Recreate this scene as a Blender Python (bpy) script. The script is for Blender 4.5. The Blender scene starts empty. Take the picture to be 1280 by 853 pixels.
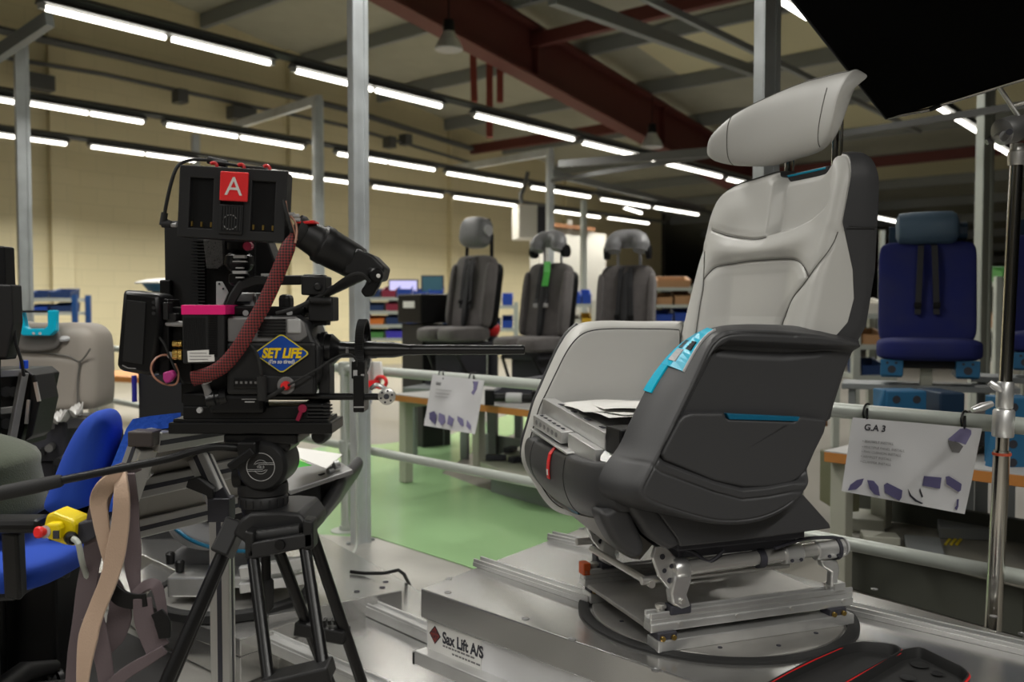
import bpy, bmesh, math, random
import numpy as np
from mathutils import Vector, Matrix
from mathutils.bvhtree import BVHTree

# ------------------------------------------------------------------ camera, world, exposure
FPX, CAM_H, HORIZON = 1120.0, 1.05, 385.0
PITCH = math.atan((426.5 - HORIZON) / FPX)
scene = bpy.context.scene
cam_data = bpy.data.cameras.new('camera')
cam_data.sensor_width = 36.0
cam_data.lens = 36.0 * FPX / 1280.0
cam_data.clip_start, cam_data.clip_end = 0.05, 200
cam_data.dof.use_dof = True
cam_data.dof.focus_distance = 1.95
cam_data.dof.aperture_fstop = 3.6
cam = bpy.data.objects.new('camera', cam_data)
scene.collection.objects.link(cam)
cam.location = (0, 0, CAM_H)
cam.rotation_euler = (math.pi / 2 - PITCH, 0, 0)
scene.camera = cam
scene.view_settings.view_transform = 'Standard'
scene.view_settings.look = 'None'
scene.view_settings.gamma = 1.0
scene.view_settings.exposure = 0.34
scene.view_settings.use_curve_mapping = False
TUBE_POWER = 5.0            # radiance of the fluorescent tubes
LAMP_WATT = 22.0             # light the overhead rows throw down, per fitting
world = bpy.data.worlds.new('world')
scene.world = world
world.use_nodes = True
world.node_tree.nodes['Background'].inputs[0].default_value = (0.9, 0.95, 1.0, 1)
world.node_tree.nodes['Background'].inputs[1].default_value = 0.02

# ------------------------------------------------------------------ measuring helpers
def ray(px, py):
    x = (px - 640) / FPX; z = (426.5 - py) / FPX
    c, s = math.cos(PITCH), math.sin(PITCH)
    return Vector((x, c + s * z, c * z - s))
CAM = Vector((0, 0, CAM_H))
def G(px, py, z=0.0):
    r = ray(px, py); return CAM + r * ((z - CAM_H) / r.z)
def P(px, py, Y):
    r = ray(px, py); return CAM + r * (Y / r.y)
def on_plane(px, py, o, n):
    r = ray(px, py); return CAM + r * ((Vector(o) - CAM).dot(n) / r.dot(n))
def size_at(px, Y): return px / FPX * Y

# ------------------------------------------------------------------ mesh builder
def catmull(pts, n, closed=False):
    pts = [np.array(p, float) for p in pts]
    m = len(pts); segs = m if closed else m - 1
    out = []
    for i in range(segs):
        if closed: a, b, c, d = pts[i - 1], pts[i], pts[(i + 1) % m], pts[(i + 2) % m]
        else: a, b, c, d = pts[max(i - 1, 0)], pts[i], pts[i + 1], pts[min(i + 2, m - 1)]
        for k in range(12):
            t = k / 12
            out.append(.5 * (2 * b + (c - a) * t + (2 * a - 5 * b + 4 * c - d) * t * t + (3 * b - a - 3 * c + d) * t ** 3))
    if not closed: out.append(pts[-1])
    return resample(np.array(out), n, closed)
def resample(a, n, closed=False):
    a = np.array(a, float)
    if closed: a = np.vstack([a, a[:1]])
    d = np.r_[0, np.cumsum(np.linalg.norm(np.diff(a, axis=0), axis=1))]
    t = np.linspace(0, d[-1], n + 1)[:-1] if closed else np.linspace(0, d[-1], n)
    return np.stack([np.interp(t, d, a[:, k]) for k in range(a.shape[1])], 1)

class MB:
    def __init__(self): self.v = []; self.f = []; self.M = Matrix.Identity(4)
    def add(self, vs, fs):
        o = len(self.v)
        for p in vs: self.v.append(tuple(self.M @ Vector(p)))
        for f in fs: self.f.append([o + i for i in f])
        return self
    def box(self, c, s, R=None):
        c = Vector(c); R = R or Matrix.Identity(3)
        vs = [c + R @ Vector((s[0] / 2 * a, s[1] / 2 * b, s[2] / 2 * d)) for a in (-1, 1) for b in (-1, 1) for d in (-1, 1)]
        return self.add(vs, [(0, 1, 3, 2), (4, 6, 7, 5), (0, 4, 5, 1), (2, 3, 7, 6), (0, 2, 6, 4), (1, 5, 7, 3)])
    def bar(self, p0, p1, w, h, up=(0, 0, 1)):
        p0, p1 = Vector(p0), Vector(p1); d = (p1 - p0); L = d.length; d.normalize()
        s = d.cross(Vector(up))
        if s.length < 1e-4: s = d.cross(Vector((1, 0, 0)))
        s.normalize(); u = s.cross(d)
        return self.box((p0 + p1) / 2, (L, w, h), Matrix((d, s, u)).transposed())
    def tube(self, pts, r, n=10, closed=False, caps=True):
        pts = [Vector(p) for p in pts]; m = len(pts)
        rr = r if isinstance(r, (list, tuple, np.ndarray)) else [r] * m
        vs = []; nrm = None
        for i, p in enumerate(pts):
            if closed: t = pts[(i + 1) % m] - pts[i - 1]
            else: t = pts[min(i + 1, m - 1)] - pts[max(i - 1, 0)]
            t.normalize()
            if nrm is None:
                nrm = t.cross(Vector((0, 0, 1)))
                if nrm.length < .1: nrm = t.cross(Vector((1, 0, 0)))
            nrm = (nrm - t * nrm.dot(t)).normalized(); b = t.cross(nrm)
            for k in range(n):
                a = 2 * math.pi * k / n
                vs.append(p + (nrm * math.cos(a) + b * math.sin(a)) * rr[i])
        fs = []
        for i in range(m if closed else m - 1):
            j = (i + 1) % m
            for k in range(n):
                q = (k + 1) % n
                fs.append((i * n + k, i * n + q, j * n + q, j * n + k))
        if caps and not closed:
            fs.append(tuple(range(n - 1, -1, -1))); fs.append(tuple((m - 1) * n + k for k in range(n)))
        return self.add(vs, fs)
    def cyl(self, p0, p1, r, n=20, r1=None): return self.tube([p0, p1], [r, r if r1 is None else r1], n)
    def lathe(self, o, axis, prof, n=28):          # prof: (distance along axis, radius)
        o = Vector(o); d = Vector(axis).normalized()
        a = d.cross(Vector((0, 0, 1)))
        if a.length < .1: a = d.cross(Vector((1, 0, 0)))
        a.normalize(); b = d.cross(a); vs = []
        for (h, r) in prof:
            for k in range(n):
                t = 2 * math.pi * k / n
                vs.append(o + d * h + (a * math.cos(t) + b * math.sin(t)) * max(r, 1e-5))
        fs = []
        for i in range(len(prof) - 1):
            for k in range(n):
                q = (k + 1) % n; fs.append((i * n + k, i * n + q, (i + 1) * n + q, (i + 1) * n + k))
        fs.append(tuple(range(n - 1, -1, -1))); fs.append(tuple((len(prof) - 1) * n + k for k in range(n)))
        return self.add(vs, fs)
    def prism(self, poly, off):                    # poly of 3-D points, extruded by off
        poly = [Vector(p) for p in poly]; off = Vector(off); n = len(poly)
        return self.add(poly + [p + off for p in poly],
                        [tuple(range(n - 1, -1, -1)), tuple(range(n, 2 * n))] + [(i, (i + 1) % n, n + (i + 1) % n, n + i) for i in range(n)])
    def rings(self, rings, closed=True, cap0=False, cap1=False):
        n = len(rings[0]); vs = [p for r in rings for p in r]; fs = []
        for i in range(len(rings) - 1):
            for k in range(n if closed else n - 1):
                q = (k + 1) % n; fs.append((i * n + k, i * n + q, (i + 1) * n + q, (i + 1) * n + k))
        if cap0: fs.append(tuple(range(n - 1, -1, -1)))
        if cap1: fs.append(tuple((len(rings) - 1) * n + k for k in range(n)))
        return self.add(vs, fs)
    def ribbon(self, pts, widths, wdir, th=.002, n=None):   # strap: centre line, half width vectors
        pts = [Vector(p) for p in pts]; rings = []
        for i, p in enumerate(pts):
            w = Vector(wdir[i]) if isinstance(wdir, list) else Vector(wdir)
            w = w.normalized() * (widths[i] if isinstance(widths, (list, np.ndarray)) else widths) / 2
            t = (pts[min(i + 1, len(pts) - 1)] - pts[max(i - 1, 0)]).normalized()
            nn = t.cross(w).normalized() * th / 2
            rings.append([p - w - nn, p + w - nn, p + w + nn, p - w + nn])
        return self.rings(rings, True, True, True)
    def sphere(self, c, r, n=16, m=10, sc=(1, 1, 1)):
        c = Vector(c); prof = []
        rings = [[c + Vector((r * math.sin(math.pi * i / m) * math.cos(2 * math.pi * k / n) * sc[0], r * math.sin(math.pi * i / m) * math.sin(2 * math.pi * k / n) * sc[1], r * math.cos(math.pi * i / m) * sc[2])) for k in range(n)] for i in range(m + 1)]
        rings[0] = [c + Vector((1e-5 * math.cos(6.283 * k / n), 1e-5 * math.sin(6.283 * k / n), r * sc[2])) for k in range(n)]
        rings[-1] = [c + Vector((1e-5 * math.cos(6.283 * k / n), 1e-5 * math.sin(6.283 * k / n), -r * sc[2])) for k in range(n)]
        return self.rings(rings, True, True, True)
    def cushion(self, c, s, R=None, e=.35, n=36, m=18, puff=0):   # superellipsoid block
        c = Vector(c); R = R or Matrix.Identity(3)
        def sp(x, p): return math.copysign(abs(x) ** p, x)
        rings = []
        for i in range(m + 1):
            ph = -math.pi / 2 + math.pi * i / m
            ring = []
            for k in range(n):
                t = 2 * math.pi * k / n
                cp = sp(math.cos(ph), e) if 0 < i < m else .02
                ring.append(c + R @ Vector((s[0] / 2 * cp * sp(math.cos(t), e), s[1] / 2 * cp * sp(math.sin(t), e), s[2] / 2 * sp(math.sin(ph), e))))
            rings.append(ring)
        return self.rings(rings, True, True, True)

def obj(name, mb, m, parent=None, smooth=True, bevel=0.0, angle=38, segs=2):
    me = bpy.data.meshes.new(name)
    me.from_pydata(mb.v, [], mb.f); me.materials.append(m)
    bm = bmesh.new(); bm.from_mesh(me)
    bmesh.ops.recalc_face_normals(bm, faces=bm.faces)
    if smooth:
        lim = math.radians(angle)
        for f in bm.faces: f.smooth = True
        for e in bm.edges:
            if len(e.link_faces) != 2 or e.calc_face_angle(0) > lim: e.smooth = False
    bm.to_mesh(me); bm.free()
    o = bpy.data.objects.new(name, me); scene.collection.objects.link(o)
    if parent is not None: attach(o, parent)
    if bevel:
        b = o.modifiers.new('bevel', 'BEVEL'); b.width = bevel; b.segments = segs; b.limit_method = 'ANGLE'; b.angle_limit = math.radians(40)
    return o
def attach(o, parent):
    p = parent; off = Vector((0, 0, 0))
    while p is not None: off += p.location; p = p.parent
    o.parent = parent
    o.location = o.location - off if parent.type == 'EMPTY' and parent.parent is None else o.location
def tag(o, label, cat, group=None, kind=None):
    o['label'] = label; o['category'] = cat
    if group: o['group'] = group
    if kind: o['kind'] = kind
    return o
def thing(name, label, cat, loc=(0, 0, 0), group=None):
    o = bpy.data.objects.new(name, None); scene.collection.objects.link(o)
    o.location = loc; o.empty_display_size = .1
    return tag(o, label, cat, group)
def struct(name, mb, m, smooth=False, label=None, cat=None):
    o = obj(name, mb, m, None, smooth); o['kind'] = 'structure'
    if label: o['label'] = label
    if cat: o['category'] = cat
    return o
def dup(root, loc=None, rot=None, label=None):
    r = root.copy(); scene.collection.objects.link(r)
    if loc is not None: r.location = loc
    if rot is not None: r.rotation_euler = rot
    if label: r['label'] = label
    for ch in list(root.children):
        c = ch.copy(); scene.collection.objects.link(c); c.parent = r
        for g in list(ch.children):
            d = g.copy(); scene.collection.objects.link(d); d.parent = c
    return r
def text(name, s, m, origin, xdir, ydir, size, parent=None, font_align='LEFT', extrude=.0003, shear=0, bold=0.0, squash=1.0):
    cu = bpy.data.curves.new(name, 'FONT'); cu.body = s; cu.size = size; cu.align_x = font_align; cu.extrude = extrude
    cu.shear = shear; cu.offset = bold
    t = bpy.data.objects.new(name + '_tmp', cu); scene.collection.objects.link(t)
    dg = bpy.context.evaluated_depsgraph_get()
    me = bpy.data.meshes.new_from_object(t.evaluated_get(dg)); bpy.data.objects.remove(t)
    X = Vector(xdir).normalized(); Y = Vector(ydir).normalized(); Z = X.cross(Y)
    mat4 = Matrix(((X.x * squash, Y.x, Z.x, origin[0]), (X.y * squash, Y.y, Z.y, origin[1]), (X.z * squash, Y.z, Z.z, origin[2]), (0, 0, 0, 1)))
    me.transform(mat4); me.materials.clear(); me.materials.append(m)
    o = bpy.data.objects.new(name, me); scene.collection.objects.link(o)
    if parent is not None: attach(o, parent)
    return o

# ------------------------------------------------------------------ materials
def mat(name, col, rough=.5, metal=0.0, bump=None, var=None, spec=.5, coat=0, emit=None, sheen=0, aniso=0):
    m = bpy.data.materials.new(name); m.use_nodes = True
    nt = m.node_tree; b = nt.nodes['Principled BSDF']
    b.inputs['Base Color'].default_value = (*col, 1); b.inputs['Roughness'].default_value = rough
    b.inputs['Metallic'].default_value = metal; b.inputs['Specular IOR Level'].default_value = spec
    b.inputs['Coat Weight'].default_value = coat; b.inputs['Sheen Weight'].default_value = sheen
    b.inputs['Anisotropic'].default_value = aniso
    if emit: b.inputs['Emission Color'].default_value = (*emit[0], 1); b.inputs['Emission Strength'].default_value = emit[1]
    if bump or var:
        tc = nt.nodes.new('ShaderNodeTexCoord')
    if bump:                                      # (scale, strength[, distance])
        n = nt.nodes.new('ShaderNodeTexNoise'); n.inputs['Scale'].default_value = bump[0]; n.inputs['Detail'].default_value = 4
        nt.links.new(tc.outputs['Object'], n.inputs['Vector'])
        bp = nt.nodes.new('ShaderNodeBump'); bp.inputs['Strength'].default_value = bump[1]; bp.inputs['Distance'].default_value = bump[2] if len(bump) > 2 else .001
        nt.links.new(n.outputs['Fac'], bp.inputs['Height']); nt.links.new(bp.outputs['Normal'], b.inputs['Normal'])
    if var:                                       # (scale, amount[, stretch vector])
        n = nt.nodes.new('ShaderNodeTexNoise'); n.inputs['Scale'].default_value = var[0]; n.inputs['Detail'].default_value = 5
        if len(var) > 2:
            mp = nt.nodes.new('ShaderNodeMapping'); mp.inputs['Scale'].default_value = var[2]
            nt.links.new(tc.outputs['Object'], mp.inputs['Vector']); nt.links.new(mp.outputs['Vector'], n.inputs['Vector'])
        else: nt.links.new(tc.outputs['Object'], n.inputs['Vector'])
        r = nt.nodes.new('ShaderNodeMapRange'); r.inputs['From Min'].default_value = .3; r.inputs['From Max'].default_value = .7
        r.inputs['To Min'].default_value = 1 - var[1]; r.inputs['To Max'].default_value = 1 + var[1]
        mx = nt.nodes.new('ShaderNodeMix'); mx.data_type = 'RGBA'; mx.blend_type = 'MULTIPLY'; mx.inputs['Factor'].default_value = 1
        mx.inputs[6].default_value = (*col, 1)
        nt.links.new(n.outputs['Fac'], r.inputs['Value']); nt.links.new(r.outputs['Result'], mx.inputs[7]); nt.links.new(mx.outputs[2], b.inputs['Base Color'])
        r2 = nt.nodes.new('ShaderNodeMapRange'); r2.inputs['From Min'].default_value = .3; r2.inputs['From Max'].default_value = .7
        r2.inputs['To Min'].default_value = max(rough * (1 - var[1]), .02); r2.inputs['To Max'].default_value = min(rough * (1 + var[1]), 1)
        nt.links.new(n.outputs['Fac'], r2.inputs['Value']); nt.links.new(r2.outputs['Result'], b.inputs['Roughness'])
    return m
M = {}
M['leather_light'] = mat('light grey leather', (.47, .465, .44), .46, bump=(900, .12))
M['leather_dark'] = mat('charcoal leather', (.040, .040, .042), .48, bump=(900, .12))
M['seam_light'] = mat('grey seam', (.10, .095, .085), .8)
M['seam_dark'] = mat('black seam', (.008, .008, .008), .7)
M['teal'] = mat('teal anodised', (.0, .26, .42), .35, metal=.2)
M['teal_bright'] = mat('turquoise film', (.0, .42, .62), .3)
M['blue_strip'] = mat('deep blue strip', (.0, .10, .19), .4)
M['alu'] = mat('brushed aluminium', (.66, .66, .65), .34, metal=.78, var=(6, .14, (1, 1, 1)))
M['alu_plate'] = mat('scuffed aluminium plate', (.58, .575, .56), .25, metal=.9)
M['alu_dark'] = mat('dull aluminium', (.33, .33, .33), .45, metal=.9, var=(8, .12))
M['alu_disc'] = mat('worn turntable disc', (.40, .39, .37), .45, metal=.75, var=(9, .15))
M['steel'] = mat('machined steel', (.66, .65, .62), .33, metal=.8)
M['chrome'] = mat('chrome tube', (.66, .64, .60), .16, metal=1)
M['galv'] = mat('galvanised steel', (.54, .57, .58), .42, metal=.5, var=(7, .12))
M['galv_dark'] = mat('grey painted steel', (.23, .245, .245), .5, metal=.2)
M['rail'] = mat('rail grey paint', (.44, .47, .43), .42, metal=.25)
M['black'] = mat('black plastic', (.0035, .0035, .004), .42, spec=.3)
M['black_m'] = mat('black anodised', (.0045, .0045, .005), .32, spec=.4)
M['black_s'] = mat('satin black', (.009, .009, .0095), .48, spec=.4)
M['dark'] = mat('dark grey plastic', (.014, .014, .015), .48, spec=.4)
M['grey'] = mat('mid grey plastic', (.17, .165, .165), .45)
M['greylt'] = mat('light grey plastic', (.42, .42, .42), .45)
M['rubber'] = mat('black rubber', (.012, .012, .012), .75)
M['white'] = mat('white paper', (.72, .71, .68), .6)
M['paper'] = mat('glossy laminate', (.72, .72, .73), .22, coat=.6, bump=(9, .18, .01))
M['red'] = mat('red plastic', (.70, .018, .02), .4)
M['pink'] = mat('pink tape', (.86, .005, .20), .5)
M['magenta'] = mat('magenta plastic', (.42, .03, .20), .5)
M['gold'] = mat('brass', (.62, .42, .12), .3, metal=1)
M['copper'] = mat('copper coax', (.42, .20, .13), .4)
M['yellow'] = mat('yellow plastic', (.78, .60, .0), .42)
M['ink'] = mat('dark ink', (.03, .03, .04), .6)
M['purple'] = mat('printed violet', (.11, .10, .21), .5)
M['purple_lt'] = mat('printed light violet', (.22, .20, .36), .5)
# ================================================================== hall
LA = math.radians(50.0)                                  # the light rows run this way, the far wall with them
LD = Vector((math.cos(LA), math.sin(LA), 0)); ND = Vector((-math.sin(LA), math.cos(LA), 0))
def LN(l, n, z=0.0): return LD * l + ND * n + Vector((0, 0, z))
WALL_N, ROW_Z = 12.4, 2.85
def roof_z(l): return 5.6 - .14 * (l - 6.64)

def brick_wall(name, col, dark, wscale=(1, 1, 1)):
    m = bpy.data.materials.new(name); m.use_nodes = True; nt = m.node_tree; b = nt.nodes['Principled BSDF']
    tc = nt.nodes.new('ShaderNodeTexCoord'); br = nt.nodes.new('ShaderNodeTexBrick')
    br.inputs['Color1'].default_value = (*col, 1); br.inputs['Color2'].default_value = (*[c * .97 for c in col], 1); br.inputs['Mortar'].default_value = (*dark, 1)
    br.inputs['Scale'].default_value = 1; br.inputs['Mortar Size'].default_value = .008; br.inputs['Brick Width'].default_value = .45; br.inputs['Row Height'].default_value = .225
    sx = nt.nodes.new('ShaderNodeSeparateXYZ'); cx = nt.nodes.new('ShaderNodeCombineXYZ')
    nt.links.new(tc.outputs['Object'], sx.inputs[0])
    # along-wall coordinate: x*cos+y*sin
    a = nt.nodes.new('ShaderNodeMath'); a.operation = 'MULTIPLY'; a.inputs[1].default_value = math.cos(LA)
    c = nt.nodes.new('ShaderNodeMath'); c.operation = 'MULTIPLY_ADD'; c.inputs[1].default_value = math.sin(LA)
    nt.links.new(sx.outputs[0], a.inputs[0]); nt.links.new(sx.outputs[1], c.inputs[0]); nt.links.new(a.outputs[0], c.inputs[2])
    nt.links.new(c.outputs[0], cx.inputs[0]); nt.links.new(sx.outputs[2], cx.inputs[1]); nt.links.new(cx.outputs[0], br.inputs['Vector'])
    nt.links.new(br.outputs['Color'], b.inputs['Base Color']); b.inputs['Roughness'].default_value = .6
    return m
M['wall'] = brick_wall('cream painted blockwork', (.60, .53, .33), (.54, .48, .30))
M['wall_white'] = mat('white partition', (.60, .58, .51), .6)
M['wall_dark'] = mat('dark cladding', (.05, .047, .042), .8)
M['deck'] = mat('roof lining', (.35, .345, .275), .7, var=(3, .06))
M['floor'] = mat('grey concrete floor', (.25, .235, .205), .34, var=(.7, .10))
M['green'] = mat('green floor paint', (.36, .58, .29), .15, var=(.9, .06), bump=(2.5, .04, .004))
M['redsteel'] = mat('red oxide steel', (.115, .026, .020), .6)
M['redsteel_br'] = mat('red painted pipe', (.24, .045, .03), .55)
M['trunk'] = mat('grey trunking', (.07, .072, .07), .5)
M['tube'] = mat('fluorescent tube', (1, 1, 1), .3, emit=((1.0, .955, .86), TUBE_POWER))
M['ply'] = mat('timber edge', (.50, .20, .045), .5)
M['bench'] = mat('bench leg paint', (.42, .42, .35), .5)
M['benchtop'] = mat('grey bench top', (.50, .49, .47), .45)

def quad(pts): return MB().add(pts, [tuple(range(len(pts)))])
def slab(pts, th): return MB().prism(pts, (0, 0, -th))
struct('floor', slab([(-30, -12, 0), (40, -12, 0), (40, 45, 0), (-30, 45, 0)], .2), M['floor'])
# painted walkway (thin coat of paint with its own edge) in two runs around the bare strip under the bench
gp = [G(x, y) for x, y in ((250, 668), (467, 672), (583, 709), (740, 772), (900, 680), (745, 655), (600, 610), (552, 592), (600, 560), (700, 520), (690, 500), (560, 545), (480, 556), (400, 560), (330, 575))]
o = struct('floor_walkway', slab([p + Vector((0, 0, .004)) for p in gp], .003), M['green'])
tag(o, 'green painted walkway strip across the grey floor', 'floor')
# far wall (gable end) with pilasters
w = MB(); A, B = LN(-22, WALL_N), LN(20.5, WALL_N)
t = ND * .25
def wall_strip(mb, l0, l1, n, z0, zf, th=.25):
    a, b = LN(l0, n), LN(l1, n); u = Vector((0, 0, 1))
    q = [a + u * z0, b + u * z0, b + u * zf(l1), a + u * zf(l0)]
    return mb.prism(q, ND * th)
wall_strip(w, -22, 21, WALL_N, 0, lambda l: roof_z(l) + .3)
struct('wall_far', w, M['wall'])
for i, l in enumerate((-12, -8.2, -4.4, -.6, 3.2, 5.2, 9.0, 12.8, 16.6)):
    q = MB(); wall_strip(q, l, l + .28, WALL_N - .10, 0, lambda s: roof_z(s), .10)
    struct('trim_%d' % (i + 1), q, M['wall'])
# plain enclosing walls further off
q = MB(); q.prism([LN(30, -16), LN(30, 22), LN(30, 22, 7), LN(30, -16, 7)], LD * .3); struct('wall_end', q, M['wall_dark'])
q = MB(); q.prism([LN(-22, -16), LN(-22, 16), LN(-22, 16, 9), LN(-22, -16, 9)], -LD * .3); struct('wall_left', q, M['wall'])
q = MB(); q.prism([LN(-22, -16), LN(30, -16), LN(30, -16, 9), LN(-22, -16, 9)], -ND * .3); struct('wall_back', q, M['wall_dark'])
# a return wall: the cream gable stops, darkness of the next bay behind it
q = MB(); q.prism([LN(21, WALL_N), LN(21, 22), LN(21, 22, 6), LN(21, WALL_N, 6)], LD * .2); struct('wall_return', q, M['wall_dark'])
# roof lining
q = MB(); q.prism([LN(-22, -16, roof_z(-22)), LN(32, -16, roof_z(32)), LN(32, 23, roof_z(32)), LN(-22, 23, roof_z(-22))], (0, 0, .2))
struct('ceiling', q, M['deck'])
# purlins across the roof, grey
for i, l in enumerate(np.arange(.5, 29, 1.75)):
    q = MB(); q.bar(LN(l, -16, roof_z(l) - .11), LN(l, WALL_N, roof_z(l) - .11), .09, .2); struct('trim_%d' % (20 + i), q, M['galv_dark'])
# rooflights: paler strips between purlins
M['rooflight'] = mat('old rooflight sheet', (.60, .56, .36), .5)
for i, (l, n0, n1) in enumerate(((2.6, 8.6, 12), (7.8, 2.0, 7.2), (11.3, 3.0, 7.2), (14.8, 2.4, 7), (18.3, 2.4, 7), (13.0, -3.5, 1.4), (16.5, -3.5, 1.4), (20, -3.5, 1.4))):
    q = MB(); c0, c1 = l + .15, l + 1.4
    q.prism([LN(c0, n0, roof_z(c0) - .012), LN(c1, n0, roof_z(c1) - .012), LN(c1, n1, roof_z(c1) - .012), LN(c0, n1, roof_z(c0) - .012)], (0, 0, .008)); struct('trim_%d' % (50 + i), q, M['rooflight'])
# portal frames (red oxide I-beams) parallel to the far wall
def rafter(n, l0, l1, depth=.75):
    q = MB(); u = Vector((0, 0, 1))
    def z(l): return roof_z(l) - .22
    for (d0, d1, wd) in ((0, .05, .28), (.05, depth - .05, .03), (depth - .05, depth, .28)):
        a, b = LN(l0, n, z(l0)), LN(l1, n, z(l1))
        q.prism([a - u * d0 - ND * wd / 2, b - u * d0 - ND * wd / 2, b - u * d1 - ND * wd / 2, a - u * d1 - ND * wd / 2], ND * wd)
    for l in np.arange(math.ceil(l0), l1, 3.4):
        q.bar(LN(l, n, z(l) - .04), LN(l, n, z(l) - depth + .04), .22, .02, up=LD)
    return q
for i, n in enumerate((7.85, 1.6, -4.6)):
    r = rafter(n, -14, 26)
    tag(obj('roof_rafter', r, M['redsteel'], None, False), ('dark red steel roof rafter nearest the cream wall, crossing above the middle light row', 'dark red steel rafter of the bay behind the seat', 'dark red steel rafter over the far right of the hall')[i], 'rafter', 'roof rafters')
    q = MB(); q.bar(LN(26, n, 0), LN(26, n, roof_z(26) - .3), .35, .35)
    tag(obj('stanchion', q, M['redsteel'], None, False), ('dark red stanchion far off at the end of the first rafter', 'dark red stanchion holding the end of the middle rafter', 'dark red stanchion at the far right, below the outer rafter')[i], 'column', 'roof stanchions')
# ties between the rafters
for i, (l, n0, n1) in enumerate(((9.8, 1.6, 7.85), (13.4, 7.85, 12.3), (17, 1.6, 7.85), (14.5, -4.6, 1.6), (21, -4.6, 1.6))):
    q = MB(); z = roof_z(l) - .42; q.bar(LN(l, n0, z), LN(l, n1, z), .12, .18)
    tag(obj('roof_tie', q, M['redsteel'], None, False), ('dark red tie beam high between the rafters behind the right-hand post', 'dark red tie beam from the big rafter to the cream wall', 'dark red tie beam in the shadow beyond the seat headrest', 'dark red tie beam above the blue seats', 'furthest dark red tie beam over the dark end of the hall')[i], 'beam', 'roof ties')
# three thin red droppers that hang beside the rafter
base = P(612, 160, 13.2)
for i, dx in enumerate((-13, 0, 13)):
    a, b = P(604 + dx + (8 if i else 0), 52, 12.6), P(606 + dx + (6 if i else 0), 128 if i != 1 else 172, 12.6)
    q = MB(); q.bar(a, b, .09 if i != 1 else .14, .09); tag(obj('dropper_pipe', q, M['redsteel_br'], None, False), ('thin red dropper, nearest the left of the trio hanging below the roof', 'thickest and longest red dropper, middle of the trio below the roof', 'thin red dropper on the far side of the trio below the roof')[i], 'pipe', 'red droppers')

# ------------------------------------------------------------------ rows of fluorescent fittings
def light_fitting():
    r = thing('light_fitting', 'x', 'ceiling light', (0, 0, 0), 'fluorescent fittings in rows')
    h = MB()                                              # half-tray reflector: dark outside
    h.add([(-.82, -.02, .03), (.82, -.02, .03), (.82, .02, .03), (-.82, .02, .03), (-.82, -.05, 0), (.82, -.05, 0), (.82, .05, 0), (-.82, .05, 0)],
          [(0, 1, 2, 3), (0, 4, 5, 1), (3, 2, 6, 7), (0, 3, 7, 4), (1, 5, 6, 2), (4, 7, 6, 5)])
    obj('tray', h, M['trunk'], r, False)
    for s in (-1, 1):
        c = MB(); c.box((s * .80, 0, -.015), (.035, .035, .04)); obj('end_cap', c, M['greylt'], r, False)
    for s in (-1, 1):
        t = MB(); t.cyl((s * .775, 0, -.024), (s * .026, 0, -.024), .018, 10); obj('fluorescent_tube', t, M['tube'], r)
    return r
FIT = light_fitting()
FIT_N = 0
ROWNAME = {}
def fit_lamp(l, n, z, label, ang=LA):
    global FIT_N
    o = FIT if FIT_N == 0 else dup(FIT)
    FIT_N += 1
    o.location = LN(l, n, z); o.rotation_euler = (0, 0, ang); o['label'] = label
    return o
def down_light(l, n, z, length, watt):
    ld = bpy.data.lights.new('row_light', 'AREA'); ld.shape = 'RECTANGLE'; ld.size = length; ld.size_y = .07; ld.energy = watt
    ld.color = (1.0, .975, .92); ld.spread = math.radians(148)
    lo = bpy.data.objects.new('row_light', ld); scene.collection.objects.link(lo)
    lo.location = LN(l, n, z - .055); lo.rotation_euler = (0, 0, LA)
    return lo
def row_l(px, py, n, z=ROW_Z):          # how far along its row the fitting seen at this pixel hangs
    p = on_plane(px, py, ND * n, ND); return p.dot(LD)
PLACE = ['', 'second ', 'third ', 'fourth ', 'fifth ', 'sixth ', 'seventh ', 'eighth ', 'ninth ', 'tenth ', 'eleventh ', 'twelfth ', 'thirteenth ']
def light_row(n, spans, rowtxt, watt, first_l=None, last_l=None):
    ls = []
    for k, (x0, y0, x1, y1) in enumerate(spans):
        a, b = on_plane(x0, y0, ND * n, ND), on_plane(x1, y1, ND * n, ND)
        l0, l1 = a.dot(LD), b.dot(LD); z = (a.z + b.z) / 2
        ls.append(((l0 + l1) / 2, z, l1 - l0))
        o = fit_lamp((l0 + l1) / 2, n, z + .024, 'lit fluorescent fitting, %sfrom the left of the %s' % (PLACE[k] if k else 'first ', rowtxt))
        s = (l1 - l0) / 1.6
        o.scale = (s, 1.05, 1)
    zr = float(np.mean([q[1] for q in ls]))
    t = MB(); l0 = ls[0][0] - 1.2 if first_l is None else first_l; l1 = ls[-1][0] + ls[-1][2] if last_l is None else last_l
    zz = lambda l: np.interp(l, [q[0] for q in ls], [q[1] for q in ls]) if len(ls) > 1 else zr
    t.tube([LN(l, n, zz(l) + .085) for l in [l0] + [q[0] for q in ls] + [l1]], .034, 4)
    tag(obj('lighting_trunk', t, M['trunk'], None, False), 'long grey trunking that carries the %s of lights' % rowtxt, 'cable trunking', 'lighting trunking')
    for (l, z, w_) in ls:
        down_light(l, n, z, w_, watt)
    return ls
R1 = light_row(5.72, [(52, 10, 340, 79), (367, 90, 553, 132), (592, 145, 718, 174), (727, 178, 818, 201), (827, 204, 902, 221), (908, 224, 950, 234)], 'nearest row crossing above the camera rig', LAMP_WATT, -2.4)
R2 = light_row(8.5, [(-95, 109, 28, 130), (36, 131, 180, 152), (206, 157, 380, 184), (420, 192, 544, 213), (557, 217, 653, 232), (663, 235, 738, 246), (750, 249, 812, 259), (817, 260, 873, 268)], 'middle row', LAMP_WATT, -3)
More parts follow.
